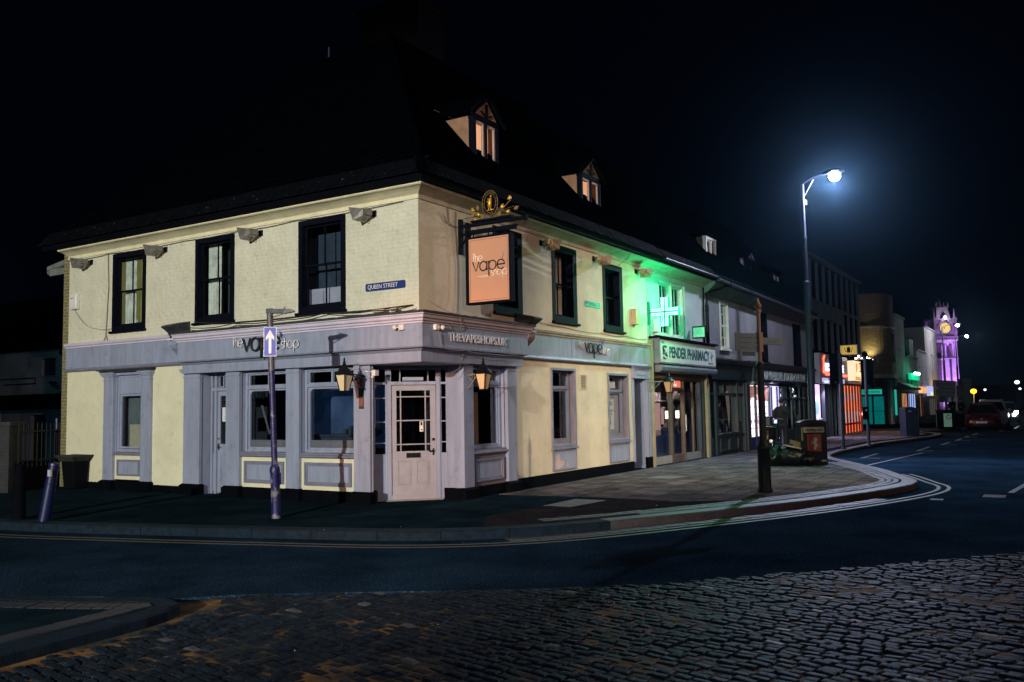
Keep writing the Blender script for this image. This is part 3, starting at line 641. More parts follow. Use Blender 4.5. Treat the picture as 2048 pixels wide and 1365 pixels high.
# ---- projecting shop fascia, both sides of the corner, mitred
P1 = .28
for tf, e, nm in ((FQ, 5.86, 'q'), (FM, 3.05, 'm')):
    g = MB(tf); g.run([(.0, 2.60), (P1, 2.60), (P1, 3.0), (0, 3.0)], 0, e, m0=-1); g.build('shop_fascia', GREY, B)
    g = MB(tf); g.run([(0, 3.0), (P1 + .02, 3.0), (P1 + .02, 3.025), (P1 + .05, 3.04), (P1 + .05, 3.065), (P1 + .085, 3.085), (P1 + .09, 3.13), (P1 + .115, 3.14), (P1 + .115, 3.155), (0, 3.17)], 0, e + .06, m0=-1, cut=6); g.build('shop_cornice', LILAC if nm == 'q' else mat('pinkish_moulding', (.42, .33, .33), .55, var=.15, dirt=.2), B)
    g = MB(tf); g.run([(0, 3.171), (P1 + .13, 3.158), (P1 + .135, 3.175), (P1 + .10, 3.20), (.02, 3.25), (0, 3.25)], 0, e + .12, m0=-1, cut=40)
    ob = g.build('lead_flashing', LEAD, B)
    for v in ob.data.vertices:
        v.co.z += random.uniform(-.004, .006) if v.co.z > 3.17 else 0
    g = MB(tf); g.run([(0, 2.385), (.16, 2.385), (.16, 2.55), (.18, 2.56), (.20, 2.575), (.215, 2.59), (0, 2.60)], 0, e - .0, m0=-1); g.build('architrave', GREY, B)
    g = MB(tf); g.run([(P1, 2.60), (P1 + .012, 2.605), (P1 + .012, 2.625), (P1, 2.63)], 0, e, m0=-1); g.build('fascia_bead', GREYD, B)
# underside over the doorway
g = MB(); g.slab([(-.155, -.155), (-.155, 1.2), (.2, 1.5), (.8, .8), (1.5, .2), (1.2, -.155)], 2.37, 2.384); g.build('porch_soffit', GREYD, B)
# ---- corbel brackets (console with lead cap) at each end of the projecting fascia
def console(tf, s0, s1, parent, mbody, sgn):
    g = MB(tf); prof = [(0, 2.62), (.07, 2.62), (.09, 2.70), (.12, 2.78), (.19, 2.85), (.26, 2.90), (.30, 2.96), (.31, 3.04), (.28, 3.06), (0, 3.06)]
    g.run(prof, s0, s1); b = g.build('console_bracket', mbody, parent, bevel=.006)
    g = MB(tf); g.run([(0, 3.062), (.33, 3.062), (.33, 3.09), (.0, 3.09)], s0 - .02, s1 + .02); g.build('bracket_block', WHITE if sgn > 0 else LILAC, b)
    g = MB(tf); g.run([(0, 3.092), (.24, 3.092), (.26, 3.15), (.31, 3.22), (.40, 3.28), (.46, 3.31), (.46, 3.335), (.40, 3.36), (0, 3.45)], s0 - .04, s1 + .04); g.build('lead_cap', LEAD, b)
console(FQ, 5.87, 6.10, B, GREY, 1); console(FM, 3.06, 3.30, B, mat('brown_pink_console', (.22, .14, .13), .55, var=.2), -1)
# ---- plain fascia right of the bracket on Milton Road
g = MB(FM); g.run([(0, 2.64), (.05, 2.64), (.05, 3.08), (0, 3.08)], 3.31, 9.62); g.build('fascia', GREY, B)
g = MB(FM); g.run([(0, 3.08), (.07, 3.08), (.07, 3.11), (.10, 3.13), (.11, 3.17), (0, 3.20)], 3.31, 9.64, cut=20); g.build('fascia_cornice', mat('dirty_buff_moulding', (.38, .34, .26), .7, var=.3, vs=8, bump=.5, bs=30, dirt=.6), B)
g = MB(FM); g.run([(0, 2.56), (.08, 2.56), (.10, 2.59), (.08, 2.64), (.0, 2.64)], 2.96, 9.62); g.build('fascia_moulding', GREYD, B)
g = MB(FM)
for s in (5.3, 7.75): g.box(s, s + .006, .05, .0515, 2.64, 3.08)
g.build('panel_joint', BLACK, B)
# ---- pilasters with capitals and black plinth blocks
def pilaster(tf, a0, a1, parent, d=.07, z1=2.44, cap=.055, m=GREY):
    g = MB(tf); g.box(a0, a1, -.02, d, .20, z1 - .14); p = g.build('pilaster', m, parent, bevel=.004)
    g = MB(tf)
    for k, (e, za, zb_) in enumerate(((.012, z1 - .14, z1 - .115), (.0, z1 - .115, z1 - .055), (.025, z1 - .055, z1 - .03), (.045, z1 - .03, z1 + .0), (.06, z1 + .0, z1 + .04))): g.box(a0 - e, a1 + e, -.02, d + e, za, zb_)
    g.build('capital', m, p)
    g = MB(tf); g.box(a0 - .05, a1 + .05, -.02, d + .06, -.1, .17); g.taper(a0 - .05, a1 + .05, -.02, d + .06, .17, .205, a0 - .01, a1 + .01, -.02, d + .012); g.build('plinth_block', BLACK, p)
    return p
for a, b in ((5.45, 5.93), (4.30, 4.68), (2.72, 3.05), (1.03, 1.40)): pilaster(FQ, a, b, B)
for a, b in ((1.16, 1.47), (2.62, 2.95)): pilaster(FM, a, b, B)
for a, b in ((8.27, 8.60), (7.00, 7.31)): pilaster(FQ, a, b, B, z1=2.46)
g = MB(FQ); g.box(7.32, 8.26, .002, .03, 2.437, 2.504); g.build('window_head', GREY, B)
g = MB(FQ); g.box(6.93, 8.67, 0, .15, 2.505, 2.535); g.box(6.9, 8.72, 0, .19, 2.535, 2.56); g.build('window_entablature', LEAD, B)
# ---- black plinth strips
for a, b in ((5.99, 6.95), (8.66, YL)): g = MB(FQ); g.box(a, b, 0, .035, -.1, .14); g.build('plinth', BLACK, B)
for a, b in ((7.37, 8.21), (3.11, 4.24), (1.47, 2.66)): g = MB(FQ); g.box(a, b, -.16, .03, -.1, .19); g.build('plinth', BLACK, B)
g = MB(FM); g.box(3.02, 8.5, 0, .035, -.1, .22); g.box(1.53, 2.56, -.16, .03, -.1, .19); g.box(9.31, 9.66, -.02, .06, -.1, .28); g.build('plinth', BLACK, B)
# ---- ground floor glazing
def shop_window(tf, a0, a1, parent, z0=.80, z1=2.38, zt=2.03, lights=2, riser=True, d=-.13, mf=GREY, pane=PANED, letters=None, dirn=1, riserm=CREAM):
    g = MB(tf); g.ring(a0 + .004, a1 - .004, z0 + .05, z1 - .004, (.065, .065, .05, .05), d - .04, d + .05); g.box(a0 + .065, a1 - .065, d - .035, d + .065, zt, zt + .055)
    fr = g.build('window', mf, parent, bevel=.004)
    g = MB(tf); g.ring(a0 + .069, a1 - .069, z0 + .10, zt, .035, d - .02, d + .025)
    for sx, sg in ((a0 + .104, 1), (a1 - .104, -1)):    # rounded upper corners
        g.prism([(sx, zt - .035), (sx + sg * .09, zt - .035), (sx + sg * .05, zt - .045), (sx + sg * .02, zt - .07), (sx, zt - .12)], d - .015, d + .02)
    for k in range(1, lights + 1 if lights > 1 else 1):
        if k < lights: xx = a0 + (a1 - a0) * k / lights; g.box(xx - .02, xx + .02, d - .02, d + .03, zt + .055, z1 - .05)
    g.ring(a0 + .069, a1 - .069, zt + .056, z1 - .055, .025, d - .02, d + .02)
    g.build('glazing_bars', mf, fr)
    g = MB(tf); g.flat([(a0 + .06, z0 + .1), (a1 - .06, z0 + .1), (a1 - .06, z1 - .05), (a0 + .06, z1 - .05)], d); g.build('pane', pane, fr)
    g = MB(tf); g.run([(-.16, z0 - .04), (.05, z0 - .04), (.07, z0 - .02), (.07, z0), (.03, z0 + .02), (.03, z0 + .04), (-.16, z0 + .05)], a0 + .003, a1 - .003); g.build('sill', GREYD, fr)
    if riser:
        g = MB(tf); g.box(a0 + .004, a1 - .004, -.15, .0, .19, z0 - .04); rs = g.build('stall_riser', riserm, parent)
        g = MB(tf); g.ring(a0 + .10, a1 - .10, .27, z0 - .12, .035, .0, .035); g.ring(a0 + .135, a1 - .135, .305, z0 - .155, .03, .0, .02); g.build('panel_moulding', GREYD, rs)
        g = MB(tf); g.box(a0 + .165, a1 - .165, 0, .008, .335, z0 - .185); g.build('panel', GREY, rs)
    g = MB(tf); g.box(a0 + .0, a1 + 1.4, d - 1.5, d - 1.45, z0 - .3, z1 + .2); g.box(a0 + .02, a1 - .02, d - 1.5, d - .1, z0 - .3, z0 - .25); g.build('room_wall', ROOM, fr)
    return fr
w1 = shop_window(FQ, 3.05, 4.30, B); w2 = shop_window(FQ, 1.40, 2.72, B)
FROST = mat('frosted_vinyl_band', (.10, .11, .13), .6, var=.2)
for wd_, a0, a1, tx in ((w1, 3.05, 4.30, 'THEVAPESHOPS.UK'), (w2, 1.40, 2.72, 'VAPE LIQUIDS')):
    g = MB(FQ); g.flat([(a0 + .1, .93), (a1 - .1, .93), (a1 - .1, 1.07), (a0 + .1, 1.07)], -.126); g.build('vinyl_band', FROST, wd_)
    text('lettering', tx, .075, FQ, (a0 + a1) / 2, -.122, .975, GREYD, wd_, -1, align='CENTER', ext=.001)
g = MB(FQ); s_ = 3.62    # big drawn V behind the glass of the first bay
g.prism([(s_ + .32, 1.72), (s_ + .26, 1.72), (s_ + .05, 1.15), (s_ + .09, 1.15)], -.15, -.145); g.prism([(s_ - .02, 1.72), (s_ - .08, 1.72), (s_ + .05, 1.15), (s_ + .09, 1.15)], -.15, -.145)
g.build('window_sticker', mat('dull_grey_vinyl', (.16, .14, .15), .6), w1)
# things dimly seen in the second bay
g = MB(FQ); g.box(1.7, 2.9, -.8, -.5, .6, 1.12); g.box(1.6, 3.0, -.85, -.45, 1.12, 1.16)
for k in range(7): g.box(1.55 + .13 * k, 1.62 + .13 * k, -.85, -.75, 1.16, 1.25 + .03 * (k % 3))
g.build('display_counter', mat('dim_counter', (.05, .06, .08), .4, var=.4), w2)
g = MB(FQ); g.box(1.5, 3.6, -.9, -.89, .9, 2.1); g.build('back_panel', mat('dim_blue_glow_panel', (.05, .08, .16), .7, emit=(.04, .12, .30), es=.06, var=.6, vs=1.5), w2)  # panel given a glow of its own for the bay's dim blue light
w3 = shop_window(FM, 1.47, 2.62, B, dirn=-1, riserm=mat('mauve_grey_riser', (.17, .14, .16), .6, var=.15, dirt=.2))
g = MB(FM)
for k, z in enumerate((1.72, 1.38, 1.05)): g.box(1.58, 1.72, -.16, -.155, z - .13, z + .13)
g.build('window_notice', mat('faded_notice', (.35, .33, .36), .8, var=.3, vs=20), w3)
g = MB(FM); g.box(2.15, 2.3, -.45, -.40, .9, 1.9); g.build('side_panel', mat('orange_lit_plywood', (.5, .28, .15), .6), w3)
# small window far left
g = MB(FQ); g.ring(7.314, 8.266, .80, 2.436, (.06, .06, .06, .05), -.12, -.05); g.box(7.37, 8.21, -.115, -.06, 2.06, 2.39); g.box(7.37, 8.21, -.11, -.045, 2.03, 2.065); g.box(7.311, 7.325, -.19, -.001, .74, 2.435); g.box(8.255, 8.269, -.19, -.001, .74, 2.435)
wl = g.build('window', GREY, B, bevel=.004)
g = MB(FQ); g.ring(7.375, 8.205, .87, 2.025, .04, -.10, -.07); g.build('sash', GREY, wl)
g = MB(FQ); g.flat([(7.39, .88), (8.19, .88), (8.19, 2.02), (7.39, 2.02)], -.09); g.build('pane', PANE, wl)
g = MB(FQ); g.box(7.40, 7.95, -.15, -.13, .9, 1.38); g.build('cardboard_sheet', mat('cardboard', (.36, .33, .22), .9, var=.15, vs=12), wl)
g = MB(FQ); g.box(7.2, 8.7, -.35, -.3, .5, 2.3); g.build('room_wall', mat('grey_blind', (.10, .12, .13), .9, var=.4, vs=2), wl)
g = MB(FQ); g.run([(-.2, .735), (.06, .735), (.07, .76), (.05, .78), (.02, .80), (-.2, .81)], 7.314, 8.266); g.build('sill', GREYD, wl)
g = MB(FQ); g.box(7.314, 8.266, -.18, 0, .19, .733); r_ = g.build('stall_riser', CREAM, B)
g = MB(FQ); g.ring(7.40, 8.16, .30, .64, .035, .0, .03); g.build('panel_moulding', GREYD, r_)
g = MB(FQ); g.box(7.436, 8.124, 0, .008, .336, .604); g.build('panel', GREY, r_)
# Milton road plain windows (frames, transoms, panels underneath, boarding)
def plain_window(a0, a1, z0, z1, paper):
    g = MB(FM); g.ring(a0 - .05, a1 + .05, z0 - .04, z1 + .04, .055, -.02, .03); sr = g.build('window', GREYD, B, bevel=.004)
    g = MB(FM); g.box(a0 - .038, a0 - .02, -.215, -.002, z0, z1 + .03); g.box(a1 + .02, a1 + .038, -.215, -.002, z0, z1 + .03); g.box(a0 - .02, a1 + .02, -.215, -.002, z1 + .01, z1 + .028); g.build('jamb', mat('brown_grey_jamb', (.20, .16, .17), .6, var=.15), sr)
    g = MB(FM); zt = z1 - .38; g.ring(a0 + .005, a1 - .005, z0 + .005, z1 - .005, (.06, .06, .09, .05), -.21, -.12); g.box(a0 + .06, a1 - .06, -.20, -.10, zt - .03, zt + .04); g.ring(a0 + .065, a1 - .065, z0 + .09, zt - .03, .04, -.19, -.14); g.build('sash', GREYD, sr)
    g = MB(FM); g.flat([(a0 + .06, z0 + .09), (a1 - .06, z0 + .09), (a1 - .06, z1 - .05), (a0 + .06, z1 - .05)], -.17); g.build('pane', PANED if not paper else PANE, sr)
    g = MB(FM); g.box(a0 - .1, a1 + .1, -1.2, -1.15, z0 - .1, z1 + .1); g.build('room_wall', ROOM, sr)
    g = MB(FM); g.box(a0 - .06, a1 + .06, -.1, .06, z0 - .09, z0 - .045); g.build('sill', GREYD, sr)
    g = MB(FM); g.ring(a0 - .03, a1 + .03, .25, z0 - .10, .035, 0, .025); pm = g.build('panel', GREYD, B)
    g = MB(FM); g.box(a0 + .005, a1 - .005, .0, .010, .285, z0 - .135); g.build('panel_board', GREY, pm); return sr, pm
s1, p1 = plain_window(4.46, 5.46, .79, 2.38, False)
pts = [(4.56, .33), (4.52, .42), (4.6, .47), (4.57, .56), (4.66, .60), (4.74, .57), (4.72, .48), (4.84, .44), (4.86, .50), (4.93, .40), (4.86, .32), (4.78, .35), (4.74, .29), (4.62, .29)]
g = MB(FM); g.prism(pts, .010, .0125); g.prism([(5.02, .33), (5.05, .43), (5.12, .35), (5.1, .31)], .010, .0125); g.build('peeled_paint_patch', mat('bare_pinkish_undercoat', (.5, .36, .33), .8, var=.15), p1)
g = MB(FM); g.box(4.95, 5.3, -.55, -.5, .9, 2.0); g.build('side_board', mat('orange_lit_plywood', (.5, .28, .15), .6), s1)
s2, p2 = plain_window(7.19, 8.24, .80, 2.33, True)
g = MB(FM); g.box(7.2, 8.2, -.215, -.2, .85, 1.9); g.build('frosted_film', mat('lilac_frosted_film', (.34, .29, .34), .7, var=.1), s2)
g = MB(FM); g.box(7.3, 7.86, -.198, -.19, 1.03, 1.75); po = g.build('poster', PAPER, s2)
for tx, z, sz in (('IQOS', 1.60, .15), ('ALTERNATIVES', 1.46, .062), ('TO SMOKING', 1.38, .062), ('SOLD', 1.26, .095), ('HERE', 1.16, .095)):
    text('lettering', tx, sz, FM, 7.58, -.186, z, INK if sz > .09 else mat('grey_ink', (.25, .24, .25), .7), po, 1, align='CENTER', ext=.001, sx=1.0)
g = MB(FM); g.box(7.25, 8.1, -.28, -.25, 2.02, 2.2)
g.build('notice_strip', PAPER, s2)
# vent grille
g = MB(FM); g.ring(5.76, 6.04, 1.98, 2.30, .02, -.01, .02)
for k in range(8): g.box(5.78, 6.02, -.01, .012, 2.0 + k * .037, 2.012 + k * .037)
for k in range(4): g.box(5.825 + k * .055, 5.832 + k * .055, -.01, .014, 2.0, 2.28)
vg = g.build('vent_grille', mat('vent_buff', (.45, .40, .28), .6), B)
g = MB(FM); g.box(5.775, 6.025, -.005, .004, 1.995, 2.285); g.build('vent_back', BLACK, vg)
# passage doorway at the right end with little hood
g = MB(FM); g.box(8.63, 9.29, -.50, -.46, -.05, 2.24); g.build('passage_door', mat('maroon_brown_door', (.055, .032, .035), .5, var=.15), B)
g = MB(FM); g.box(8.5, 9.6, -.02, .05, 2.28, 2.52); g.ring(8.53, 9.57, 2.27, 2.53, .03, .05, .075); g.box(8.75, 9.35, .05, .065, 2.36, 2.45); g.run([(0, 2.53), (.09, 2.53), (.12, 2.56), (.0, 2.562)], 8.45, 9.62); g.build('passage_hood', GREY, B)
g = MB(FM); g.box(9.31, 9.42, -.02, .055, .28, 2.27); g.box(9.46, 9.60, -.02, .055, .28, 2.27); g.box(8.5, 8.61, -.02, .035, .2, 2.27); g.build('passage_pilaster', GREY, B)
# ---- side door on Queen Street, set back in its recess
g = MB(FQ); g.ring(4.70, 5.44, -.02, 2.40, (.05, .05, .0001, .05), -.280, -.200); g.box(5.27, 5.33, -.280, -.200, 0, 2.35); g.box(4.75, 5.39, -.280, -.190, 2.03, 2.09); df = g.build('side_door', GREY, B)
g = MB(FQ); g.box(4.76, 5.26, -.260, -.225, .02, .98); g.box(4.76, 4.82, -.260, -.225, .98, 2.02); g.box(5.19, 5.26, -.260, -.225, .98, 2.02); g.box(4.82, 5.19, -.260, -.225, 1.93, 2.02)
g.ring(4.85, 5.17, .2, .78, .03, -.225, -.212); g.box(5.34, 5.39, -.260, -.230, .05, .8)
for a, b in ((4.78, 4.93), (4.97, 5.05), (5.09, 5.24)): g.ring(a, b, 2.10, 2.34, .02, -.260, -.230)
lf = g.build('door_leaf', GREY, df, bevel=.003)
g = MB(FQ); g.flat([(4.80, .96), (5.21, .96), (5.21, 1.95), (4.80, 1.95)], -.245); g.flat([(4.76, 2.09), (5.38, 2.09), (5.38, 2.35), (4.76, 2.35)], -.250); g.flat([(5.34, .8), (5.39, .8), (5.39, 2.02), (5.34, 2.02)], -.250); g.build('pane', PANED, df)
g = MB(FQ); g.box(4.86, 5.13, -.235, -.230, 1.42, 1.70); nb = g.build('taped_notice', PAPER, df)
for k in range(5): 
    g = MB(FQ); a = 5.09 - random.uniform(0, .05); g.box(a - random.uniform(.1, .17), a, -.230, -.229, 1.65 - k * .045, 1.662 - k * .045); g.build('handwriting', mat('faint_pen', (.35, .33, .38), .8), nb)
g = MB(FQ); g.tube([(5.215, -.225, .92), (5.215, -.180, .92), (5.13, -.180, .92)], .010, 8); g.lathe((5.215, -.215, 1.08), [(.02, -.01), (.025, 0), (.02, .01)], 8); g.box(5.20, 5.235, -.226, -.216, .86, .99); g.build('door_handle', DMETAL, df)
g = MB(FQ); g.box(4.6, 5.5, -1.6, -1.55, 0, 2.4); g.build('room_wall', ROOM, df)
# ---- canted corner entrance
q = .70710678
for (x0, y0), (x1, y1_) in (((0., 1.02), (.27, 1.29)), ((1.15, 0.), (1.21, .34))):
    dx, dy = (q * .03, -q * .03) if x0 < .5 else (-q * .03, q * .03)
    g = MB(); g.add([(x0, y0, .2), (x1, y1_, .2), (x1, y1_, 2.40), (x0, y0, 2.40), (x0 - dx, y0 - dy, .2), (x1 - dx, y1_ - dy, .2), (x1 - dx, y1_ - dy, 2.4), (x0 - dx, y0 - dy, 2.4)], [(0, 1, 2, 3), (4, 7, 6, 5), (0, 4, 5, 1), (3, 2, 6, 7), (0, 3, 7, 4), (1, 5, 6, 2)]); g.build('porch_side', GREY, B)
g = MB(); 
for (x0, y0), (x1, y1_), sg in (((.0, 1.0), (.25, 1.25), 1), ((1.10, -.03), (1.16, .30), -1)):
    g = MB(); n_ = Vector((q, -q, 0)) * .06 * sg; a = Vector((x0, y0, 0)); b = Vector((x1, y1_, 0))
    g.add([a, b, b + n_, a + n_, a + Vector((0, 0, .2)), b + Vector((0, 0, .2)), b + n_ + Vector((0, 0, .2)), a + n_ + Vector((0, 0, .2))], [(0, 3, 2, 1), (4, 5, 6, 7), (0, 1, 5, 4), (1, 2, 6, 5), (2, 3, 7, 6), (3, 0, 4, 7)], raw=True); g.build('porch_plinth', BLACK, B)
DW = mat('pale_dusty_door_paint', (.31, .30, .34), .5, var=.12, vs=3, dirt=.3, bump=.15, bs=50)
g = MB(FD); g.ring(-.45, .49, -.02, 2.36, (.07, .07, .0001, .06), -.06, .05); g.box(-.72, -.69, -.05, .02, 0, 2.36); g.box(.62, .66, -.05, .02, 0, 2.36)
g.box(-.38, .42, -.05, .05, 2.03, 2.09); g.box(-.69, -.45, -.05, .03, 2.04, 2.08); g.box(.49, .62, -.05, .03, 2.04, 2.08); g.box(-.69, -.45, -.05, .03, 0, .82); g.box(.49, .62, -.05, .03, 0, .82)
g.box(-.69, .62, -.05, .03, 2.30, 2.37)
for z in (1.01, 1.38, 1.80):
    g.box(-.69, -.45, -.04, .015, z - .011, z + .011); g.box(.49, .62, -.04, .015, z - .011, z + .011)
g.box(-.69, -.66, -.04, .02, .82, 2.3); g.box(-.48, -.45, -.04, .02, .82, 2.3); g.box(.49, .515, -.04, .02, .82, 2.3); g.box(.60, .62, -.04, .02, .82, 2.3)
ED = g.build('entrance', GREY, B, bevel=.003)
g = MB(FD); x0, x1 = -.375, .415
g.box(x0, x1, -.02, .02, .02, .86); g.box(x0, x0 + .09, -.02, .02, .86, 2.02); g.box(x1 - .10, x1, -.02, .02, .86, 2.02); g.box(x0 + .09, x1 - .10, -.02, .02, 1.93, 2.02)
for a in (x0 + .165, x1 - .185): g.box(a - .011, a + .011, -.015, .018, .86, 1.93)
for z in (.98, 1.40, 1.82): g.box(x0 + .09, x1 - .10, -.015, .017, z - .011, z + .011)
g.ring(x0 + .10, x0 + .34, .28, .70, .018, .02, .030); g.ring(x1 - .36, x1 - .12, .28, .70, .018, .02, .030); g.box(x0, x1, .02, .045, .02, .10); g.box(x0 + .135, x0 + .305, .02, .026, .315, .665); g.box(x1 - .325, x1 - .155, .02, .026, .315, .665)
dl = g.build('door', DW, ED, bevel=.003)
g = MB(FD); g.flat([(x0 + .08, .86), (x1 - .09, .86), (x1 - .09, 1.94), (x0 + .08, 1.94)], 0); g.flat([(-.38, 2.09), (.42, 2.09), (.42, 2.31), (-.38, 2.31)], 0)
g.flat([(-.68, .82), (-.46, .82), (-.46, 2.3), (-.68, 2.3)], 0.0); g.flat([(.50, .82), (.61, .82), (.61, 2.3), (.50, 2.3)], 0.0); g.build('pane', PANED, ED)
g = MB(FD)
for a in (-.22, .28): g.box(a - .011, a + .011, -.01, .02, 2.09, 2.3)
g.build('transom_bars', GREY, ED)
g = MB(FD); g.box(-.17, .2, -.03, -.01, 2.11, 2.17); g.build('transom_strip', PAPER, ED)
g = MB(FD); g.box(x0 + .26, x0 + .51, .02, .03, .745, .83); g.build('letterbox', DMETAL, ED)
g = MB(FD); g.tube([(x1 - .05, .02, .86), (x1 - .05, .07, .86), (x1 - .14, .075, .855)], .012, 8); g.box(x1 - .065, x1 - .035, .02, .028, .78, .90); g.build('door_handle', DMETAL, ED)
g = MB(FD); c = FD(x1 - .05, .03, 1.06); g.ball((x1 - .05, .03, 1.06), .026, (1, 1, 1)); g.build('door_lock', DMETAL, ED)
g = MB(FD); g.box(x0 + .50, x0 + .565, .003, .006, 1.20, 1.38); st = g.build('sticker', WHITE, ED)
g = MB(FD); g.box(x0 + .515, x0 + .55, .006, .008, 1.31, 1.37); g.box(x0 + .52, x0 + .55, .006, .008, 1.22, 1.24); g.build('sticker_mark', INK, st)
g = MB(FD); g.box(-.75, .7, -1.2, -1.15, 0, 2.4); g.build('room_wall', ROOM, ED)
g = MB(FD); g.box(-.5, .52, -.05, .09, -.05, .022); g.build('doorstep', mat('worn_step', (.2, .19, .18), .8, var=.3, bump=.3), ED)
# inner dark room boxes close the ground floor
g = MB(); g.box(4.5, 4.6, 2.2, 10, -.1, 5.3); g.box(2.4, 9.6, 4.4, 4.5, -.1, 5.3); g.build('inner_wall', ROOM, B)
g = MB(); g.box(.25, 9.6, .25, 10.0, 2.66, 3.0); g.build('floor_slab', ROOM, B)
# ---- fascia lettering
VB = mat('blue_smoke_mark', (.03, .05, .25), .5); WCR = WLET
sgnq = MB(FQ)
vape_logo(FQ, 4.22, 2.73, .24, P1 + .035, B, -1, WLET, INK, VB)
vape_logo(FM, 5.58, 2.80, .215, .085, B, 1, WLET, INK, VB)
text('lettering', 'THEVAPESHOPS.UK', .20, FM, .40, P1 + .03, 2.745, mat('silver_letter', (.62, .58, .58), .45), B, 1, ext=.006, sx=1.06, bold=.003)

# ------------------------------------------------------------------ things on the corner building
# floodlights: body, reflector hood, bracket
def flood(tf, s, z, d, label, flip):
    c = tf(s, 0, z)
    t = thing('floodlight', label, 'floodlight', c, 'wall floodlights under the cornice')
    sg = flip
    g = MB(tf); g.tube([(s, 0, z + .02), (s, d * .5, z + .03), (s, d * .8, z)], .014, 6); g.box(s - .04, s + .04, 0, .03, z - .05, z + .06)
    g.tube([(s - .03 * sg, d * .6, z), (s - .1 * sg, d * .9, z - .14), (s - .16 * sg, d, z - .06)], .008, 6)
    g.build('bracket', DMETAL, t, smooth='auto')
    g = MB(tf)      # truncated hood, open side looks down along the wall
    a = d
    g.taper(s - .05, s + .07, a - .07, a + .07, z - .05, z + .05, s - .05, s + .07, a - .07, a + .07)
    x0, x1 = (s - .3, s - .02) if sg > 0 else (s + .02, s + .3)
    if sg > 0: g.add([(x1, a - .09, z + .05), (x1, a + .09, z + .05), (x1, a + .09, z - .07), (x1, a - .09, z - .07), (x0, a - .15, z + .10), (x0, a + .15, z + .10), (x0 + .10, a + .15, z - .14), (x0 + .10, a - .15, z - .14)], [(0, 1, 2, 3), (0, 4, 5, 1), (1, 5, 6, 2), (2, 6, 7, 3), (3, 7, 4, 0)])
    else: g.add([(x0, a - .09, z + .05), (x0, a + .09, z + .05), (x0, a + .09, z - .07), (x0, a - .09, z - .07), (x1, a - .15, z + .10), (x1, a + .15, z + .10), (x1 - .10, a + .15, z - .14), (x1 - .10, a - .15, z - .14)], [(0, 1, 2, 3), (0, 4, 5, 1), (1, 5, 6, 2), (2, 6, 7, 3), (3, 7, 4, 0)])
    g.build('hood', mat('weathered_grey_lamp_metal', (.22, .21, .19), .35, metal=.5, var=.4, vs=14) if tf is FQ else mat('weathered_brown_lamp_metal', (.34, .22, .12), .4, metal=.4, var=.4, vs=14), t)
    g = MB(tf)
    if sg > 0: g.add([(x0 + .012, a - .14, z + .09), (x0 + .012, a + .14, z + .09), (x0 + .105, a + .14, z - .13), (x0 + .105, a - .14, z - .13)], [(0, 1, 2, 3)])
    else: g.add([(x1 - .012, a - .14, z + .09), (x1 - .012, a + .14, z + .09), (x1 - .105, a + .14, z - .13), (x1 - .105, a - .14, z - .13)], [(0, 1, 2, 3)])
    g.build('lens', mat('frosted_lens', (.6, .6, .58), .25, var=.1), t)
    return t
for s, lb in ((9.22, 'unlit grey floodlight above the alarm box, nearest the brick left end of the building'), (6.62, 'unlit grey floodlight between the leftmost and middle upstairs windows facing Queen Street'), (3.78, 'unlit grey floodlight between the middle upstairs window and the one with the white box'), (.95, 'unlit grey floodlight above the QUEEN STREET nameplate')):
    flood(FQ, s, 5.0, .2, lb, -1)
for s, lb in ((4.1, 'brown floodlight just right of the hanging sign under the cornice'), (6.55, 'brown floodlight under the cornice above the MILTON ROAD nameplate'), (8.95, 'floodlight tinged green at the right end of the cornice near the pharmacy')):
    flood(FM, s, 5.0, .2, lb, -1)
# alarm box
t = thing('alarm_box', 'white wall alarm box on the cream wall at the far left', 'alarm box', FQ(9.78, 0, 4.0))
g = MB(FQ); g.taper(9.66, 9.90, 0, .08, 3.98, 4.03, 9.65, 9.91, 0, .10); g.box(9.65, 9.91, 0, .10, 4.03, 4.33); g.build('casing', WHITE, t, bevel=.012)
text('lettering', 'ADT', .06, FQ, 9.86, .101, 4.21, mat('dark_blue_ink', (.02, .02, .1), .5), t, -1, ext=.001)
# street nameplates
def plate(tf, s0, s1, z0, z1, tx, label, cat, dirn, sz, colr, lcol, sx=1):
    t = thing('street_nameplate', label, cat, tf((s0 + s1) / 2, 0, z0), 'street nameplates')
    c = .02; g = MB(tf); g.prism([(s0 + c, z0), (s1 - c, z0), (s1, z0 + c), (s1, z1 - c), (s1 - c, z1), (s0 + c, z1), (s0, z1 - c), (s0, z0 + c)], 0, .015); g.build('plate', colr, t)
    text('lettering', tx, sz, tf, s1 - .05 if dirn < 0 else s0 + .04, .016, z0 + .035, lcol, t, dirn, sx=sx, ext=.002)
plate(FQ, .28, 1.16, 3.65, 3.785, 'QUEEN STREET', 'blue enamel QUEEN STREET nameplate with white letters', 'nameplate', -1, .105, mat('blue_enamel', (.02, .04, .16), .35), WLET, .93)
plate(FM, 6.08, 6.84, 3.865, 3.99, 'MILTON ROAD', 'dull blue MILTON ROAD nameplate between two upstairs windows', 'nameplate', 1, .095, mat('dull_blue_enamel', (.03, .05, .12), .4), mat('dim_letter', (.3, .32, .36), .5), .95)
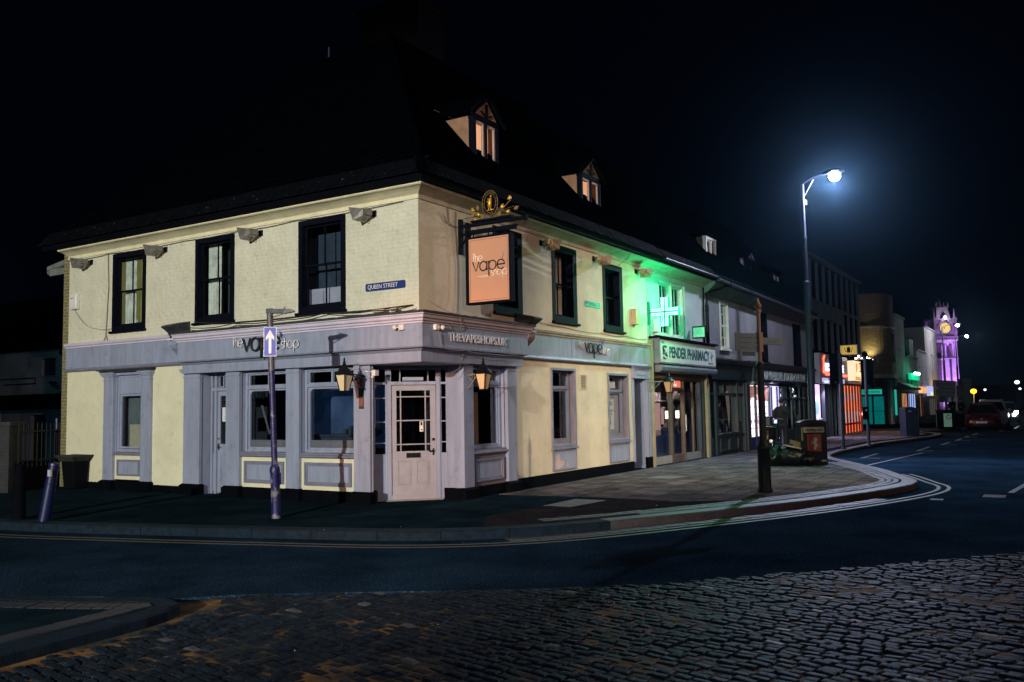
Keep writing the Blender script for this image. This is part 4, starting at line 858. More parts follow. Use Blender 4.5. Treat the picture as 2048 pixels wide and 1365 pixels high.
# hanging sign
HS = thing('hanging_sign', 'salmon pictorial hanging sign reading The vape shop in a black frame with gilt crest', 'hanging sign', (1.2, 0, 3.4))
SX = 1.2
FS = lambda s, d, z: Vector((SX - d, -s, z))     # s = distance out from the wall, d = towards the viewer
g = MB(FS); g.ring(.20, 1.11, 3.42, 4.62, .035, -.07, .07)
g.box(.16, .21, -.06, .06, 3.42, 4.9); g.build('frame', NAVY, HS, bevel=.004)
SAL = mat('salmon_sign_panel', (.64, .29, .17), .5, var=.03)
g = MB(FS); g.box(.235, 1.075, -.055, .058, 3.455, 4.585); g.build('panel', SAL, HS)
g = MB(FS); g.ring(.262, 1.048, 3.482, 4.558, .006, .058, .060); g.build('border_line', mat('brown_line', (.2, .08, .04), .6), HS)
vw = mat('pale_pink_sign_letter', (1., .75, .62), .5)
a = MB(FS); logo(a, 'The', .31, 4.17, .10, .008, .062); logo(a, 'shop', .70, 3.895, .10, .008, .062); a.build('white_lettering', vw, HS, smooth=True)
a = MB(FS); logo(a, 'vape', .32, 4.0, .165, .0115, .063); a.build('black_lettering', INK, HS, smooth=True)
a = MB(FS); a.tube([(.955, .062, 4.14), (.935, .062, 4.19), (.96, .062, 4.24), (.975, .062, 4.30)], [.004, .010, .009, .003], 6); a.build('smoke_mark', mat('grey_smoke_mark', (.25, .22, .3), .6), HS)
a = MB(FS); a.box(.42, .64, .059, .061, 3.905, 3.913); a.box(.48, .64, .059, .061, 3.885, 3.892); a.build('small_print', vw, HS)
g = MB(FS)
g.box(-.0, .05, -.05, .05, 4.35, 4.98); g.box(0, 1.36, -.03, .03, 4.82, 4.88); g.box(.0, 1.2, -.025, .025, 4.68, 4.72); g.tube([(1.36, 0, 4.85), (1.42, 0, 4.85)], [.045, .05], 8)
g.tube([(.02, 0, 4.45), (.12, 0, 4.60), (.26, 0, 4.69)], .02, 6)
for s in (.3, .62, .98): g.tube([(s, 0, 4.63), (s, 0, 4.72)], .012, 6)
g.box(.28, 1.12, -.06, .06, 4.885, 4.92); g.box(.12, 1.22, -.02, .02, 4.72, 4.76)
g.tube([(1.38, 0, 4.83), (1.38, 0, 4.74), (1.35, 0, 4.72), (1.34, 0, 4.76)], .006, 5)
g.tube([(-.0, 0, 4.98), (.45, 0, 5.0)], .006, 5)
g.build('bracket', NAVY, HS, bevel=.003)
GOLD = mat('gilt_paint', (.80, .42, .06), .35, metal=.5, var=.25, vs=30)
GDK = mat('dull_gilt_and_black', (.20, .12, .04), .5, var=.4, vs=20)
cx_, cz_ = .66, 5.20
g = MB(FS)
for r1, r2, th_ in ((.165, .225, .005), (.118, .172, .0045)):
    g.tube([(cx_ + r1 * math.cos(a_ * math.pi / 18), .0, cz_ + r2 * math.sin(a_ * math.pi / 18)) for a_ in range(37)], th_, 5)
g.build('crest_ring', GDK, HS)
g = MB(FS)
def glyph(mb, ch, size, fn):
    cu = bpy.data.curves.new('glyph', 'FONT'); cu.body = ch; cu.size = size; cu.extrude = .002; cu.align_x = 'CENTER'
    to = bpy.data.objects.new('tmp', cu); COL.objects.link(to); dg = bpy.context.evaluated_depsgraph_get(); me = bpy.data.meshes.new_from_object(to.evaluated_get(dg))
    mb.add([fn(*v.co) for v in me.vertices], [tuple(p.vertices) for p in me.polygons]); bpy.data.objects.remove(to); bpy.data.curves.remove(cu); bpy.data.meshes.remove(me)
for word, a_s, a_e, rr_ in (('WHITBREAD PLC', 195, -15, 1), ('1742', 250, 290, -1)):
    for k, ch in enumerate(word):
        if ch == ' ': continue
        a_ = math.radians(a_s + (a_e - a_s) * k / (len(word) - 1)); ca, sa = math.cos(a_), math.sin(a_)
        bx, bz = (cx_ + .126 * ca, cz_ + .182 * sa) if rr_ > 0 else (cx_ + .158 * ca, cz_ + .212 * sa)
        ux, uz = (sa, -ca) if rr_ > 0 else (-sa, ca); vx, vz = (ca, sa) if rr_ > 0 else (-ca, -sa)
        glyph(g, ch, .05, lambda x, y, z: (bx + ux * x + vx * y, .006 + z, bz + uz * x + vz * y))
g.build('crest_letters', GDK, HS)
g = MB(FS); g.prism([(cx_ + .155 * math.cos(a_ * .3491), cz_ + .212 * math.sin(a_ * .3491)) for a_ in range(18)], -.006, -.002); g.build('crest_back', BLACK, HS)
g = MB(FS)      # small gilt standing figure in a long smock on a base
g.tube([(cx_ + .0, .01, cz_ - .085), (cx_ + .005, .01, cz_ + .0), (cx_ + .02, .01, cz_ + .075), (cx_ + .028, .01, cz_ + .095)], [.036, .040, .026, .012], 8)
g.ball((cx_ + .03, .01, cz_ + .12), .019); g.tube([(cx_ + .025, .01, cz_ + .065), (cx_ - .025, .02, cz_ + .02), (cx_ - .055, .02, cz_ + .025)], .009, 6)
g.tube([(cx_ + .02, .01, cz_ + .07), (cx_ - .03, .01, cz_ + .06), (cx_ - .03, .01, cz_ + .09)], .007, 6)
g.tube([(cx_ - .015, .01, cz_ - .08), (cx_ - .03, .01, cz_ - .125)], .009, 6); g.tube([(cx_ + .02, .01, cz_ - .08), (cx_ + .02, .01, cz_ - .125)], .009, 6); g.tube([(cx_ - .07, .01, cz_ - .132), (cx_ + .08, .01, cz_ - .122)], .009, 6)
g.build('crest_figure', GOLD, HS, smooth=True)
g = MB(FS); gb = MB(FS)      # gilt bell-shaped buds on twisted stems, black leaves
for (bx, bz, ang, r) in ((.30, 5.13, 30, .03), (.42, 5.03, 35, .034), (.34, 4.945, 60, .026), (.93, 5.11, -20, .036), (1.08, 5.24, -25, .034), (1.05, 5.0, -60, .034)):
    dx, dz = math.sin(math.radians(-ang)), math.cos(math.radians(ang))
    gb.tube([(bx - dx * .035, .01, bz - dz * .045), (bx - dx * .02, .01, bz - dz * .02), (bx + dx * .01, .01, bz + dz * .015), (bx + dx * .03, .01, bz + dz * .04)], [r * .9, r, r * .8, r * .3], 9)
    g.tube([(.66 + (bx - .66) * .15, 0, 4.93), (.66 + (bx - .66) * .6, 0, 4.93 + (bz - 4.93) * .4), (bx, 0, bz - .05)], .007, 5)
gb.build('gilt_buds', GOLD, HS, smooth=True)
for (bx, bz, ang) in ((.40, 5.14, 10), (.31, 5.05, 120), (.5, 4.97, 30), (.85, 4.98, -30), (1.2, 5.04, -70), (.24, 4.95, 80)):
    ca, sa = math.cos(math.radians(ang)), math.sin(math.radians(ang))
    L_ = [(0, -.05), (.03, -.02), (.025, .0), (.045, .02), (.015, .03), (0, .07), (-.015, .03), (-.045, .02), (-.025, 0), (-.03, -.02)]
    g.prism([(bx + x * ca - z * sa, bz + x * sa + z * ca) for x, z in L_], -.002, .003)
for k in range(14): g.ball((.20 + k * .012, 0, 4.93 + .003 * k), .007); g.ball((.92 + k * .018, 0, 5.03 + .004 * k), .006)
g.build('crest_foliage', GDK, HS)
# lanterns on brackets
AMBG = lambda n, c, e: mat(n, c, .3, emit=e, es=.10)
def lantern(o, tf, wall_s, pan, label, out):
    "o = centre of lantern (x,y), wall_s = s of the bracket on the wall"
    t = thing('wall_lantern', label, 'lantern', (o[0], o[1], 2.4), 'black bracket lanterns')
    x, y = o; zt = 2.19
    g = MB(); g.lathe((x, y, zt), [(.02, .0), (.15, .0), (.155, .012), (.14, .03), (.085, .10), (.05, .12), (.055, .14), (.035, .17), (.02, .19), (.028, .205), (.012, .23), (.02, .25), (.01, .27), (.001, .31)], 12)
    r0, r1 = .125, .062
    for k in range(4):
        a0 = math.pi / 4 + k * math.pi / 2; p = Vector((x + r0 * math.cos(a0) * 1.15, y + r0 * math.sin(a0) * 1.15, zt)); q_ = Vector((x + r1 * math.cos(a0) * 1.2, y + r1 * math.sin(a0) * 1.2, zt - .27)); g.tube([p, q_], .010, 5, raw=True)
    g.box(x - .06, x + .06, y - .06, y + .06, zt - .285, zt - .262); g.build('lantern_frame', DMETAL, t)
    g = MB(); g.taper(x - .055, x + .055, y - .055, y + .055, zt - .262, zt - .003, x - .098, x + .098, y - .098, y + .098)
    g.add([(x - .01, y - .01, zt - .2)] * 0, []); g.build('glass_panels', pan, t)
    wp = tf(wall_s, .05, 2.0); g = MB()
    c = Vector((x, y, zt + .03)); w0 = Vector((wp.x, wp.y, 2.18)); w1_ = Vector((wp.x, wp.y, 1.93))
    g.tube([w0, c], .011, 6, raw=True); g.tube([w1_, w1_ + Vector((0, 0, .28))], .018, 6, raw=True)
    mid = (w0 + c) / 2
    g.tube([w1_, w1_.lerp(c, .3) + Vector((0, 0, .02)), w1_.lerp(c, .5) + Vector((0, 0, .05)), w1_.lerp(c, .62) + Vector((0, 0, .1))], .008, 5, raw=True)
    for k, rr in ((.25, .045), (.5, .03)):
        cc = w0.lerp(c, k) - Vector((0, 0, .05)); dv = (c - w0).normalized()
        g.tube([cc + dv * rr * math.cos(a_ * .45) + Vector((0, 0, rr * math.sin(a_ * .45))) for a_ in range(13)], .006, 5, raw=True)
    g.build('bracket', out, t)
    return t
lantern((-.62, 1.10), FQ, 1.12, mat('cream_lantern_glass', (.62, .56, .36), .4, var=.05), 'black lantern with pale yellow panes between the shop window and the blue porch side', DMETAL)
lantern((1.08, -.55), FM, 1.3, mat('orange_lit_lantern_glass', (.75, .52, .28), .4, var=.05), 'black lantern with orange panes on a pale scrolled bracket right of the corner door', mat('pale_scroll_iron', (.35, .28, .22), .5))  # orange lamp light on the panes is put into the glass colour
lantern((9.85, -.45), FM, 9.5, mat('ochre_lantern_glass', (.6, .4, .2), .4, var=.05), 'black lantern with ochre panes beside the pharmacy entrance', mat('grey_scroll_iron', (.16, .16, .18), .5))
# small security lights and camera on the fascia corner, notices on the pilaster, blue light box
def tingy(name, label, cat, loc, build_):
    t = thing(name, label, cat, loc); build_(t); return t
def _cam(t, tf, s, sg):
    g = MB(tf); g.box(s - .05, s + .05, P1, P1 + .06, 2.90, 2.99); g.build('casing', WHITE, t, bevel=.006)
    g = MB(tf); g.ball((s + sg * .12, P1 + .07, 2.945), .042); g.tube([(s, P1 + .05, 2.945), (s + sg * .12, P1 + .06, 2.945)], .012, 6); g.build('lamp_globe', mat('pale_globe', (.7, .62, .55), .3), t, smooth=True)
tingy('security_light', 'small white security light on the Queen Street side of the fascia corner', 'security light', FQ(.12, P1, 2.9), lambda t: _cam(t, FQ, .12, 1))
tingy('security_light', 'small grey security light on the Milton Road side of the fascia corner, before the letters', 'security light', FM(.10, P1, 2.9), lambda t: _cam(t, FM, .06, 1))
def _sl(t):
    g = MB(FQ); g.box(.90, .98, -.02, .08, 2.18, 2.28); g.build('casing', WHITE, t, bevel=.005); g = MB(FQ); g.ball((.94, .10, 2.16), .028); g.tube([(1.0, .03, 2.25), (1.1, .09, 2.26), (1.2, .09, 2.20)], .006, 5); g.build('lens', mat('pale_globe', (.7, .62, .55), .3), t)
tingy('porch_camera', 'small white camera box under the porch left of the corner door', 'camera', FQ(.94, 0, 2.18), _sl)
t = thing('opening_notice', 'two small brown and green notices on the pilaster left of the porch', 'notice', FQ(1.2, .07, 1.6))
g = MB(FQ); g.box(1.16, 1.27, .07, .078, 1.62, 1.98); g.build('notice_board', mat('dark_green_notice', (.03, .05, .035), .5), t)
g = MB(FQ); g.box(1.17, 1.26, .078, .080, 1.66, 1.84); g.box(1.15, 1.245, .07, .078, 2.0 - .0, 2.14); g.build('notice_panel', mat('rust_notice', (.20, .07, .04), .6, var=.3, vs=30), t)
# cables
CAB = mat('old_cable', (.22, .19, .15), .7); CABD = mat('dark_cable', (.02, .02, .022), .6)
def cable(label, runs, m=CABD, r=.006):
    g = MB()
    for tf, pts in runs:
        P = []
        for i in range(len(pts) - 1):
            a, b = pts[i], pts[i + 1]
            for k in range(6):
                u_ = k / 6; P.append((a[0] + (b[0] - a[0]) * u_, a[1] + (b[1] - a[1]) * u_, a[2] + (b[2] - a[2]) * u_ - .025 * math.sin(u_ * math.pi) * (1 if abs(b[0] - a[0]) > .2 else 0) + random.uniform(-.004, .004)))
        P.append(pts[-1]); g.tube([tf(*p) for p in P], r, 5, raw=True)
    return tag(g.build('wall_cable', m, merge=False), label, 'cable')
cable('dark cables running along the underside of the Queen Street cornice', [(FQ, [(9.9, .03, 5.12), (8.6, .03, 5.12), (6.0, .03, 5.11), (4.4, .03, 5.12), (2.9, .03, 5.12), (.3, .03, 5.13)])])
cable('pale cable dropping beside the leftmost upstairs window into loose ends', [(FQ, [(8.6, .02, 5.12), (8.56, .02, 4.4), (8.62, .02, 3.5), (8.64, .02, 3.3), (8.8, .04, 3.0)]), (FQ, [(8.64, .02, 3.35), (8.5, .04, 3.12)])], CAB, .009)
cable('thin cable looping from the alarm box to the leftmost window', [(FQ, [(9.8, .05, 3.98), (9.4, .02, 3.62), (9.0, .02, 3.5), (8.4, .03, 3.46)])], CAB, .005)
cable('bundle of dark cables lying along the lead top of the projecting fascia', [(FQ, [(5.9, .3, 3.36), (5.2, .2, 3.26), (4.4, .15, 3.3), (3.1, .16, 3.27), (2.0, .12, 3.33), (.8, .18, 3.28), (.0, .2, 3.30)]), (FQ, [(5.6, .1, 3.42), (4.6, .05, 3.34), (2.2, .05, 3.35), (.1, .04, 3.34)])], CABD, .010)
cable('pale cables hanging down the wall left of the hanging sign bracket', [(FM, [(.75, .02, 5.14), (.78, .02, 4.9), (.95, .03, 4.82), (1.02, .03, 4.1), (1.0, .03, 3.55), (.9, .05, 3.3)]), (FM, [(.5, .05, 5.0), (.7, .03, 4.86), (1.1, .02, 4.84)]), (FM, [(1.0, .02, 5.12), (.98, .02, 4.8)]), (FM, [(.1, .1, 3.42), (.3, .2, 3.3), (.6, .42, 3.2), (.75, .33, 3.0), (.5, .31, 2.93), (.3, .31, 3.1)])], CAB, .008)
cable('pale cable sagging below THEVAPESHOPS.UK and along the fascia foot', [(FM, [(.12, .31, 2.9), (.18, .31, 2.62), (.9, .31, 2.60), (1.6, .31, 2.58), (2.6, .31, 2.59), (3.4, .12, 2.60)]), (FM, [(1.02, .2, 2.6), (.98, .12, 2.3), (.6, .1, 2.2)])], CAB, .007)
cable('thin dark cable along the foot of the Milton Road upper wall', [(FM, [(3.5, .02, 3.38), (5.0, .02, 3.3), (6.9, .02, 3.28), (8.3, .02, 3.3), (9.5, .02, 3.3)]), (FM, [(8.0, .3, 5.3), (7.75, .25, 5.1), (7.7, .1, 4.98)])], CABD, .006)
g = MB(FQ); 
for a in (.35, .62, .75): g.box(a, a + .12, .1, .18, 3.25, 3.30)
tag(g.build('junction_box', mat('dusty_box', (.4, .36, .25), .7)), 'small dusty junction boxes on top of the fascia near the corner', 'junction box')
# wall bin left
t = thing('litter_bin', 'black square litter bin with flared top against the cream wall', 'litter bin', FQ(9.3, .3, 0))
g = MB(FQ); g.taper(9.17, 9.55, .06, .36, .02, .60, 9.13, 9.59, .03, .40); g.build('body', mat('black_bin_plastic', (.003, .004, .006), .7, spec=.05), t, bevel=.01)
g = MB(FQ); g.taper(9.11, 9.61, .02, .42, .60, .70, 9.02, 9.70, .0, .48); g.box(9.01, 9.71, .0, .49, .70, .73); g.build('rim', mat('dusty_dark_lid', (.035, .035, .033), .8, spec=.1, var=.5, vs=12), t)

# ================================================================== pharmacy building
WREN = mat('white_grey_render', (.46, .45, .47), .8, var=.14, vs=1.5, bump=.4, bs=40, dirt=.25)
WREN2 = mat('grey_white_ashlar_render', (.31, .295, .33), .8, var=.16, vs=1.2, brick=(1.1, .36, .008, .35, .8), bump=.35, bs=40, dirt=.3)
WREN3 = mat('mauve_white_render', (.34, .31, .35), .8, var=.2, vs=1.2, bump=.4, bs=40, dirt=.35)
DGRN = mat('dark_teal_shop_paint', (.018, .032, .038), .45, var=.2, vs=5)
GALV = mat('shutter_metal', (.22, .24, .27), .4, metal=.5, var=.2, vs=4)
PH = thing('pharmacy_building', 'white rendered pharmacy lit green by its cross, with lettered box sign and glass shopfront', 'building', (12, 0, 0))
g = MB(FM); g.wall(9.66, 13.98, 3.05, 5.2, [(10.55, 12.45, 3.45, 5.0)], -.01, .2); g.build('upper_wall', WREN, PH)
g = MB(FM); g.ring(10.553, 12.447, 3.453, 4.997, .08, -.2, -.05); g.box(11.46, 11.54, -.2, -.04, 3.5, 4.95)
wn = g.build('window', WHITE, PH, bevel=.004)
g = MB(FM)
for a, b in ((10.63, 11.46), (11.54, 12.37)):
    g.ring(a + .003, b - .003, 3.535, 4.915, .04, -.17, -.12); g.box(a + .04, b - .04, -.165, -.125, 4.2, 4.24); g.box((a + b) / 2 - .01, (a + b) / 2 + .01, -.16, -.13, 3.57, 4.88)
g.build('sash', WHITE, wn)
g = MB(FM); g.flat([(10.6, 3.5), (12.4, 3.5), (12.4, 4.95), (10.6, 4.95)], -.145); g.build('pane', PANE, wn)
g = MB(FM); g.box(10.4, 12.6, -1.2, -1.15, 3.3, 5.1); g.build('room_wall', ROOM, wn)
g = MB(FM)
for k in range(14): x = random.uniform(11.6, 12.2); g.box(x, x + .08, -.35, -.3, 3.55, 3.55 + random.uniform(.2, .7))
g.build('window_clutter', mat('bluish_clutter', (.10, .14, .22), .5, var=.6, vs=20), wn)
g = MB(FM); g.box(10.5, 12.5, -.05, .07, 3.38, 3.44); g.build('sill', WHITE, wn)
def dark_roof(parent, x0, x1, zt, y0=-.42, ze=5.47, k=1.15, over=.0):
    g = MB(); r = ze + k * (zt - y0)
    g.add([(x0, y0, ze), (x1, y0, ze), (x1, zt, r), (x0, zt, r), (x0, 2 * zt, ze), (x1, 2 * zt, ze)], [(0, 1, 2, 3), (3, 2, 5, 4), (0, 3, 4), (1, 5, 2)])
    o = g.build('roof', SLATE, parent)
    g = MB()
    for i in range(int((x1 - x0) / .11)):
        s = x0 + i * .11; j = random.uniform(-.02, .012); a = y0 - .02 + j
        g.add([(s, a, ze - .015), (s + .1, a, ze - .015), (s + .1, y0 + .2, ze + k * .2 + .02), (s, y0 + .2, ze + k * .2 + .02), (s, a, ze + .01), (s + .1, a, ze + .01), (s + .1, y0 + .2, ze + k * .2 + .035), (s, y0 + .2, ze + k * .2 + .035)], [(0, 1, 2, 3), (4, 7, 6, 5), (0, 4, 5, 1), (1, 5, 6, 2), (3, 2, 6, 7), (0, 3, 7, 4)])
    g.build('eaves_tiles', MATS['mossy_eaves_tiles'], o, merge=False); return o
dark_roof(PH, 9.93, 14.2, 3.4)
g = MB(FM); g.run(eb, 9.9, 14.2); g.build('eaves_board', BLACK, PH)
g = MB(FM); g.box(9.62, 9.74, -.02, .10, .0, 3.3); g.box(13.9, 14.08, -.02, .06, .0, 2.6); g.build('party_pier', mat('buff_pier', (.30, .26, .17), .7, var=.2), PH)
# sign box
g = MB(FM); g.box(9.78, 14.2, .02, .26, 2.68, 3.34); bx_ = g.build('sign_box', GALV, PH)
g = MB(FM); g.box(9.83, 11.96, .26, .268, 2.72, 3.30); g.box(11.97, 14.15, .26, .268, 2.72, 3.30); g.build('sign_panel', mat('cream_white_acrylic', (.52, .52, .50), .4, emit=(.9, .95, .85), es=.02, var=.05), bx_)
g = MB(FM); g.box(9.7, 14.25, .0, .34, 3.345, 3.39); g.build('sign_capping', BLACK, bx_)
TEAL = mat('deep_teal_letter', (.0, .06, .07), .5)
text('lettering', 'PENDER PHARMACY', .40, FM, 10.42, .270, 2.86, TEAL, bx_, 1, sx=.86, ext=.003, bold=.013)
text('lettering', '01474 352', .09, FM, 13.5, .270, 2.76, TEAL, bx_, 1, ext=.002)
text('lettering', 'NHS', .10, FM, 9.9, .270, 3.2, TEAL, bx_, 1, ext=.002)
g = MB(FM)
g.tube([(10.1 + .13 * math.cos(a_ * .35), .275, 3.08 + .06 * math.sin(a_ * .35)) for a_ in range(2, 14)], .025, 5); g.tube([(10.1 + .13 * math.cos(a_ * .35 + 3.0), .275, 2.88 + .06 * math.sin(a_ * .35 + 3.0)) for a_ in range(2, 14)], .025, 5)
g.box(9.98, 10.10, .268, .275, 2.92, 3.04); g.box(10.14, 10.28, .268, .275, 2.97, 2.985)
g.box(13.78, 13.80, .268, .272, 2.85, 3.15); g.box(13.70, 13.90, .268, .272, 2.99, 3.01); g.box(13.82, 13.9, .268, .273, 3.02, 3.06); g.box(13.7, 13.76, .268, .273, 2.94, 2.98)
g.build('sign_emblem', TEAL, bx_)
# shutter housing and shopfront
g = MB(FM); g.run([(-.05, 2.46), (.20, 2.46), (.28, 2.5), (.30, 2.58), (.28, 2.64), (-.05, 2.66)], 9.85, 14.2); g.build('shutter_box', GALV, PH)
g = MB(FM); g.box(9.9, 14.0, -.04, .02, 2.30, 2.45); g.ring(9.92, 13.6, .0, 2.30, (.06, .06, .22, .05), -.14, -.06)
g.box(11.25, 11.35, -.15, -.04, 0, 2.30); g.box(12.20, 12.28, -.15, -.04, 0, 2.30); g.box(11.35, 12.20, -.14, -.05, 1.98, 2.06); g.box(11.35, 12.2, -.14, -.07, 0.02, .2); g.box(13.0, 13.05, -.14, -.07, .2, 2.25)
SF = g.build('shopfront', mat('brown_bronze_frame', (.16, .11, .085), .35, metal=.3, var=.2), PH, bevel=.004)
g = MB(FM); g.flat([(9.95, .2), (13.55, .2), (13.55, 2.26), (9.95, 2.26)], -.10); g.build('pane', PANE, SF)
g = MB(FM); g.box(9.98, 11.24, -.065, -.055, .02, .215); g.box(12.29, 13.55, -.065, -.055, .02, .215); g.build('kick_panel', mat('grey_kick_panel', (.26, .24, .22), .6, var=.15), SF)
g = MB(FM); g.box(11.42, 12.02, -.07, -.06, 2.075, 2.27); g.build('lit_notice', mat('red_white_backlit_notice', (.5, .2, .15), .5, emit=(1, .22, .12), es=.7, col2=(1, 1, 1), var=.5, vs=9), SF)
g = MB(FM)
for x, z in ((11.48, 2.2), (11.6, 2.11), (11.46, 2.12)): g.box(x, x + .10, -.058, -.055, z, z + .06)
g.build('lit_notice_white', glow('white_notice_glow', (1, .9, .8), 1.0), SF)
g = MB(FM); g.tube([(12.16, -.03, .8), (12.16, .02, .85), (12.16, .02, 1.3), (12.16, -.03, 1.35)], .014, 6); g.build('door_handle', METAL, SF)
g = MB(FM); g.box(13.7, 14.0, -.12, -.03, 0, 2.3); g.box(13.52, 13.56, -.1, -.02, .2, 2.2); g.build('steel_jamb', mat('dark_blue_jamb', (.03, .045, .07), .4), SF)
# interior: shelves, till light, posters
g = MB(FM); g.box(9.8, 16.5, -1.7, -1.6, 0, 2.6); g.box(9.7, 9.8, -1.7, -.2, 0, 2.6); g.box(16.5, 16.6, -1.7, -.35, 0, 2.6); g.box(9.7, 16.6, -1.7, -.35, 2.5, 2.6); g.box(9.8, 16.5, -1.7, -.16, -.05, .02); g.build('shop_room', mat('pharmacy_interior', (.14, .13, .15), .8, var=.2), PH)
g = MB(FM)
for z in (.5, .9, 1.3, 1.7): g.box(11.0, 15.9, -1.3, -1.05, z, z + .03)
for k in range(70):
    x = random.uniform(11.0, 15.8); z = random.choice((.53, .93, 1.33, 1.73)); g.box(x, x + .1, -1.2, -1.08, z, z + random.uniform(.12, .3))
g.build('shelves', mat('medicine_packets', (.2, .22, .3), .6, var=.7, vs=9, col2=(.5, .45, .45), mask=(5, .5, .55)), PH)
g = MB(FM); g.box(11.0, 12.9, -.7, -.45, .02, .72); g.box(13.2, 14.5, -.7, -.45, .02, .8)
for k in range(24): x = 11.2 + .075 * k; g.box(x, x + .06, -.6, -.5, .72, .9)
g.build('counter', mat('blue_black_display', (.02, .03, .09), .5, var=.5, vs=8), PH)
g = MB(FM); g.box(11.95, 12.2, -.52, -.5, 1.2, 1.42); g.box(12.75, 13.0, -.52, -.5, 1.2, 1.42); g.build('lit_light_box', glow('till_lights', (1, .85, .62), 3.0), PH)
g = MB(FM); g.box(11.2, 11.55, -.52, -.5, .75, 1.65); g.box(11.65, 11.8, -.52, -.5, 1.05, 1.5); g.build('pink_panel', glow('pink_interior_panel', (1, .55, .5), .45), PH)
g = MB(FM); g.box(9.98, 10.12, -.13, -.12, .1, 1.05); g.box(13.0, 13.12, -.13, -.12, .9, 1.9); g.build('blue_poster', mat('pale_blue_poster', (.15, .35, .6), .6, emit=(.15, .35, .7), es=.10, var=.4, vs=5), SF)
g = MB(FM); g.box(13.06, 13.2, -.12, -.11, .3, 2.2); g.build('yellow_strip', mat('dull_yellow_strip', (.25, .22, .10), .6), SF)
g = MB(FM)
for k in range(20): x = 12.6 + k * .09; g.box(x, x + .06, -.6, -.5, 1.75, 1.75 + random.uniform(.1, .25))
g.build('top_shelf_goods', mat('dim_goods', (.2, .18, .2), .6, var=.6, vs=20), SF)
lamp('pharmacy_inside_light', 'AREA', FM(12.4, -.8, 2.4), 40, (1, .75, .62), 1.2, target=FM(12, -2.5, 0))
# small green lit notice and wall boxes
t = thing('wall_box', 'buff metal box on the green lit wall beside the drain end of the corner shop', 'wall box', FM(8.75, 0, 3.7))
g = MB(FM); g.box(8.62, 8.86, 0, .14, 3.62, 4.02); g.build('casing', mat('buff_metal_box', (.55, .38, .2), .5), t, bevel=.01)
t = thing('wall_unit', 'pale green lit ventilation unit beneath the pharmacy cross', 'wall unit', FM(10.2, 0, 3.4))
g = MB(FM); g.box(10.02, 10.26, 0, .12, 3.52, 3.92); g.box(10.05, 10.35, 0, .1, 3.44, 3.5); g.build('casing', WHITE, t, bevel=.01)
t = thing('green_notice', 'small glowing green notice on a bracket right of the pharmacy window', 'notice', FM(13.0, .1, 3.6))
g = MB(FM); g.box(12.82, 12.86, .05, .45, 3.50, 3.86); g.build('frame', DMETAL, t); g = MB(FM); g.box(12.81, 12.825, .08, .42, 3.54, 3.82); g.build('lit_face', mat('green_screen', (.1, .3, .2), .5, emit=(.2, 1, .5), es=.5, var=.8, vs=30), t)
# the cross
PC = thing('pharmacy_cross', 'glowing green neon cross projecting from the pharmacy wall', 'pharmacy sign', FM(9.9, 0, 4.0))
CX, CZ, XX = .47, 4.0, 9.74
FC = lambda s, d, z: Vector((XX - d, -s, z))
arm, hw = .38, .105
pl = [(-hw, -arm), (hw, -arm), (hw, -hw), (arm, -hw), (arm, hw), (hw, hw), (hw, arm), (-hw, arm), (-hw, hw), (-arm, hw), (-arm, -hw), (-hw, -hw)]
g = MB(FC); g.prism([(CX + a, CZ + b) for a, b in pl], -.06, .06); g.box(0, CX - arm, -.02, .02, CZ - .02, CZ + .02); g.box(-.0, .03, -.06, .06, CZ - .3, CZ + .3); g.build('cross_box', mat('dark_green_box', (.0, .07, .04), .4, emit=(0, 1, .35), es=.35), PC)
g = MB(FC)
for sgn in (.065, -.065):
    for q_ in (.034, .080):
        L_ = arm - .012
        for d1, d2 in ((1, 1), (1, -1), (-1, 1), (-1, -1)):
            g.tube([(CX + d1 * q_, sgn, CZ + d2 * L_), (CX + d1 * q_, sgn, CZ + d2 * q_), (CX + d1 * L_, sgn, CZ + d2 * q_)], .013, 5)
g.build('neon_tubes', glow('neon_green', (.16, 1.0, .62), 9.), PC)
for dy in (.22, -.22): lamp('cross_light', 'POINT', (XX - dy, -CX - .55, CZ + .2), 110, (.0, .9, .30), .3)

# drainpipe between pharmacy and next house
t = thing('drainpipe', 'black drainpipe with swan neck between the pharmacy and the ashlar fronted house', 'drainpipe', FM(14.0, .08, 2.7))
g = MB(FM); g.tube([(15.3, .42, 5.36), (14.9, .30, 5.22), (14.3, .12, 5.04), (14.06, .09, 4.95), (14.04, .09, 4.6), (14.04, .09, 2.4)], .055, 10); g.lathe((15.3, .42, 5.3), [(.06, 0), (.09, .12), (.09, .16)], 10)
for z in (4.4, 3.5, 2.8): g.lathe((14.04, .09, z), [(.066, 0), (.066, .05)], 10)
g.build('pipe', DMETAL, t, smooth='auto')
tag(MB(FM).tube([(9.9, .43, 5.42), (14.1, .43, 5.42)], .05, 8).build('gutter', DMETAL), 'black gutter along the pharmacy eaves', 'gutter')
tag(MB(FM).tube([(14.2, .43, 5.37), (27.2, .43, 5.2)], .055, 8).build('gutter', mat('grey_blue_gutter', (.06, .065, .08), .35)), 'long worn grey gutter over the ashlar house and food centre', 'gutter')

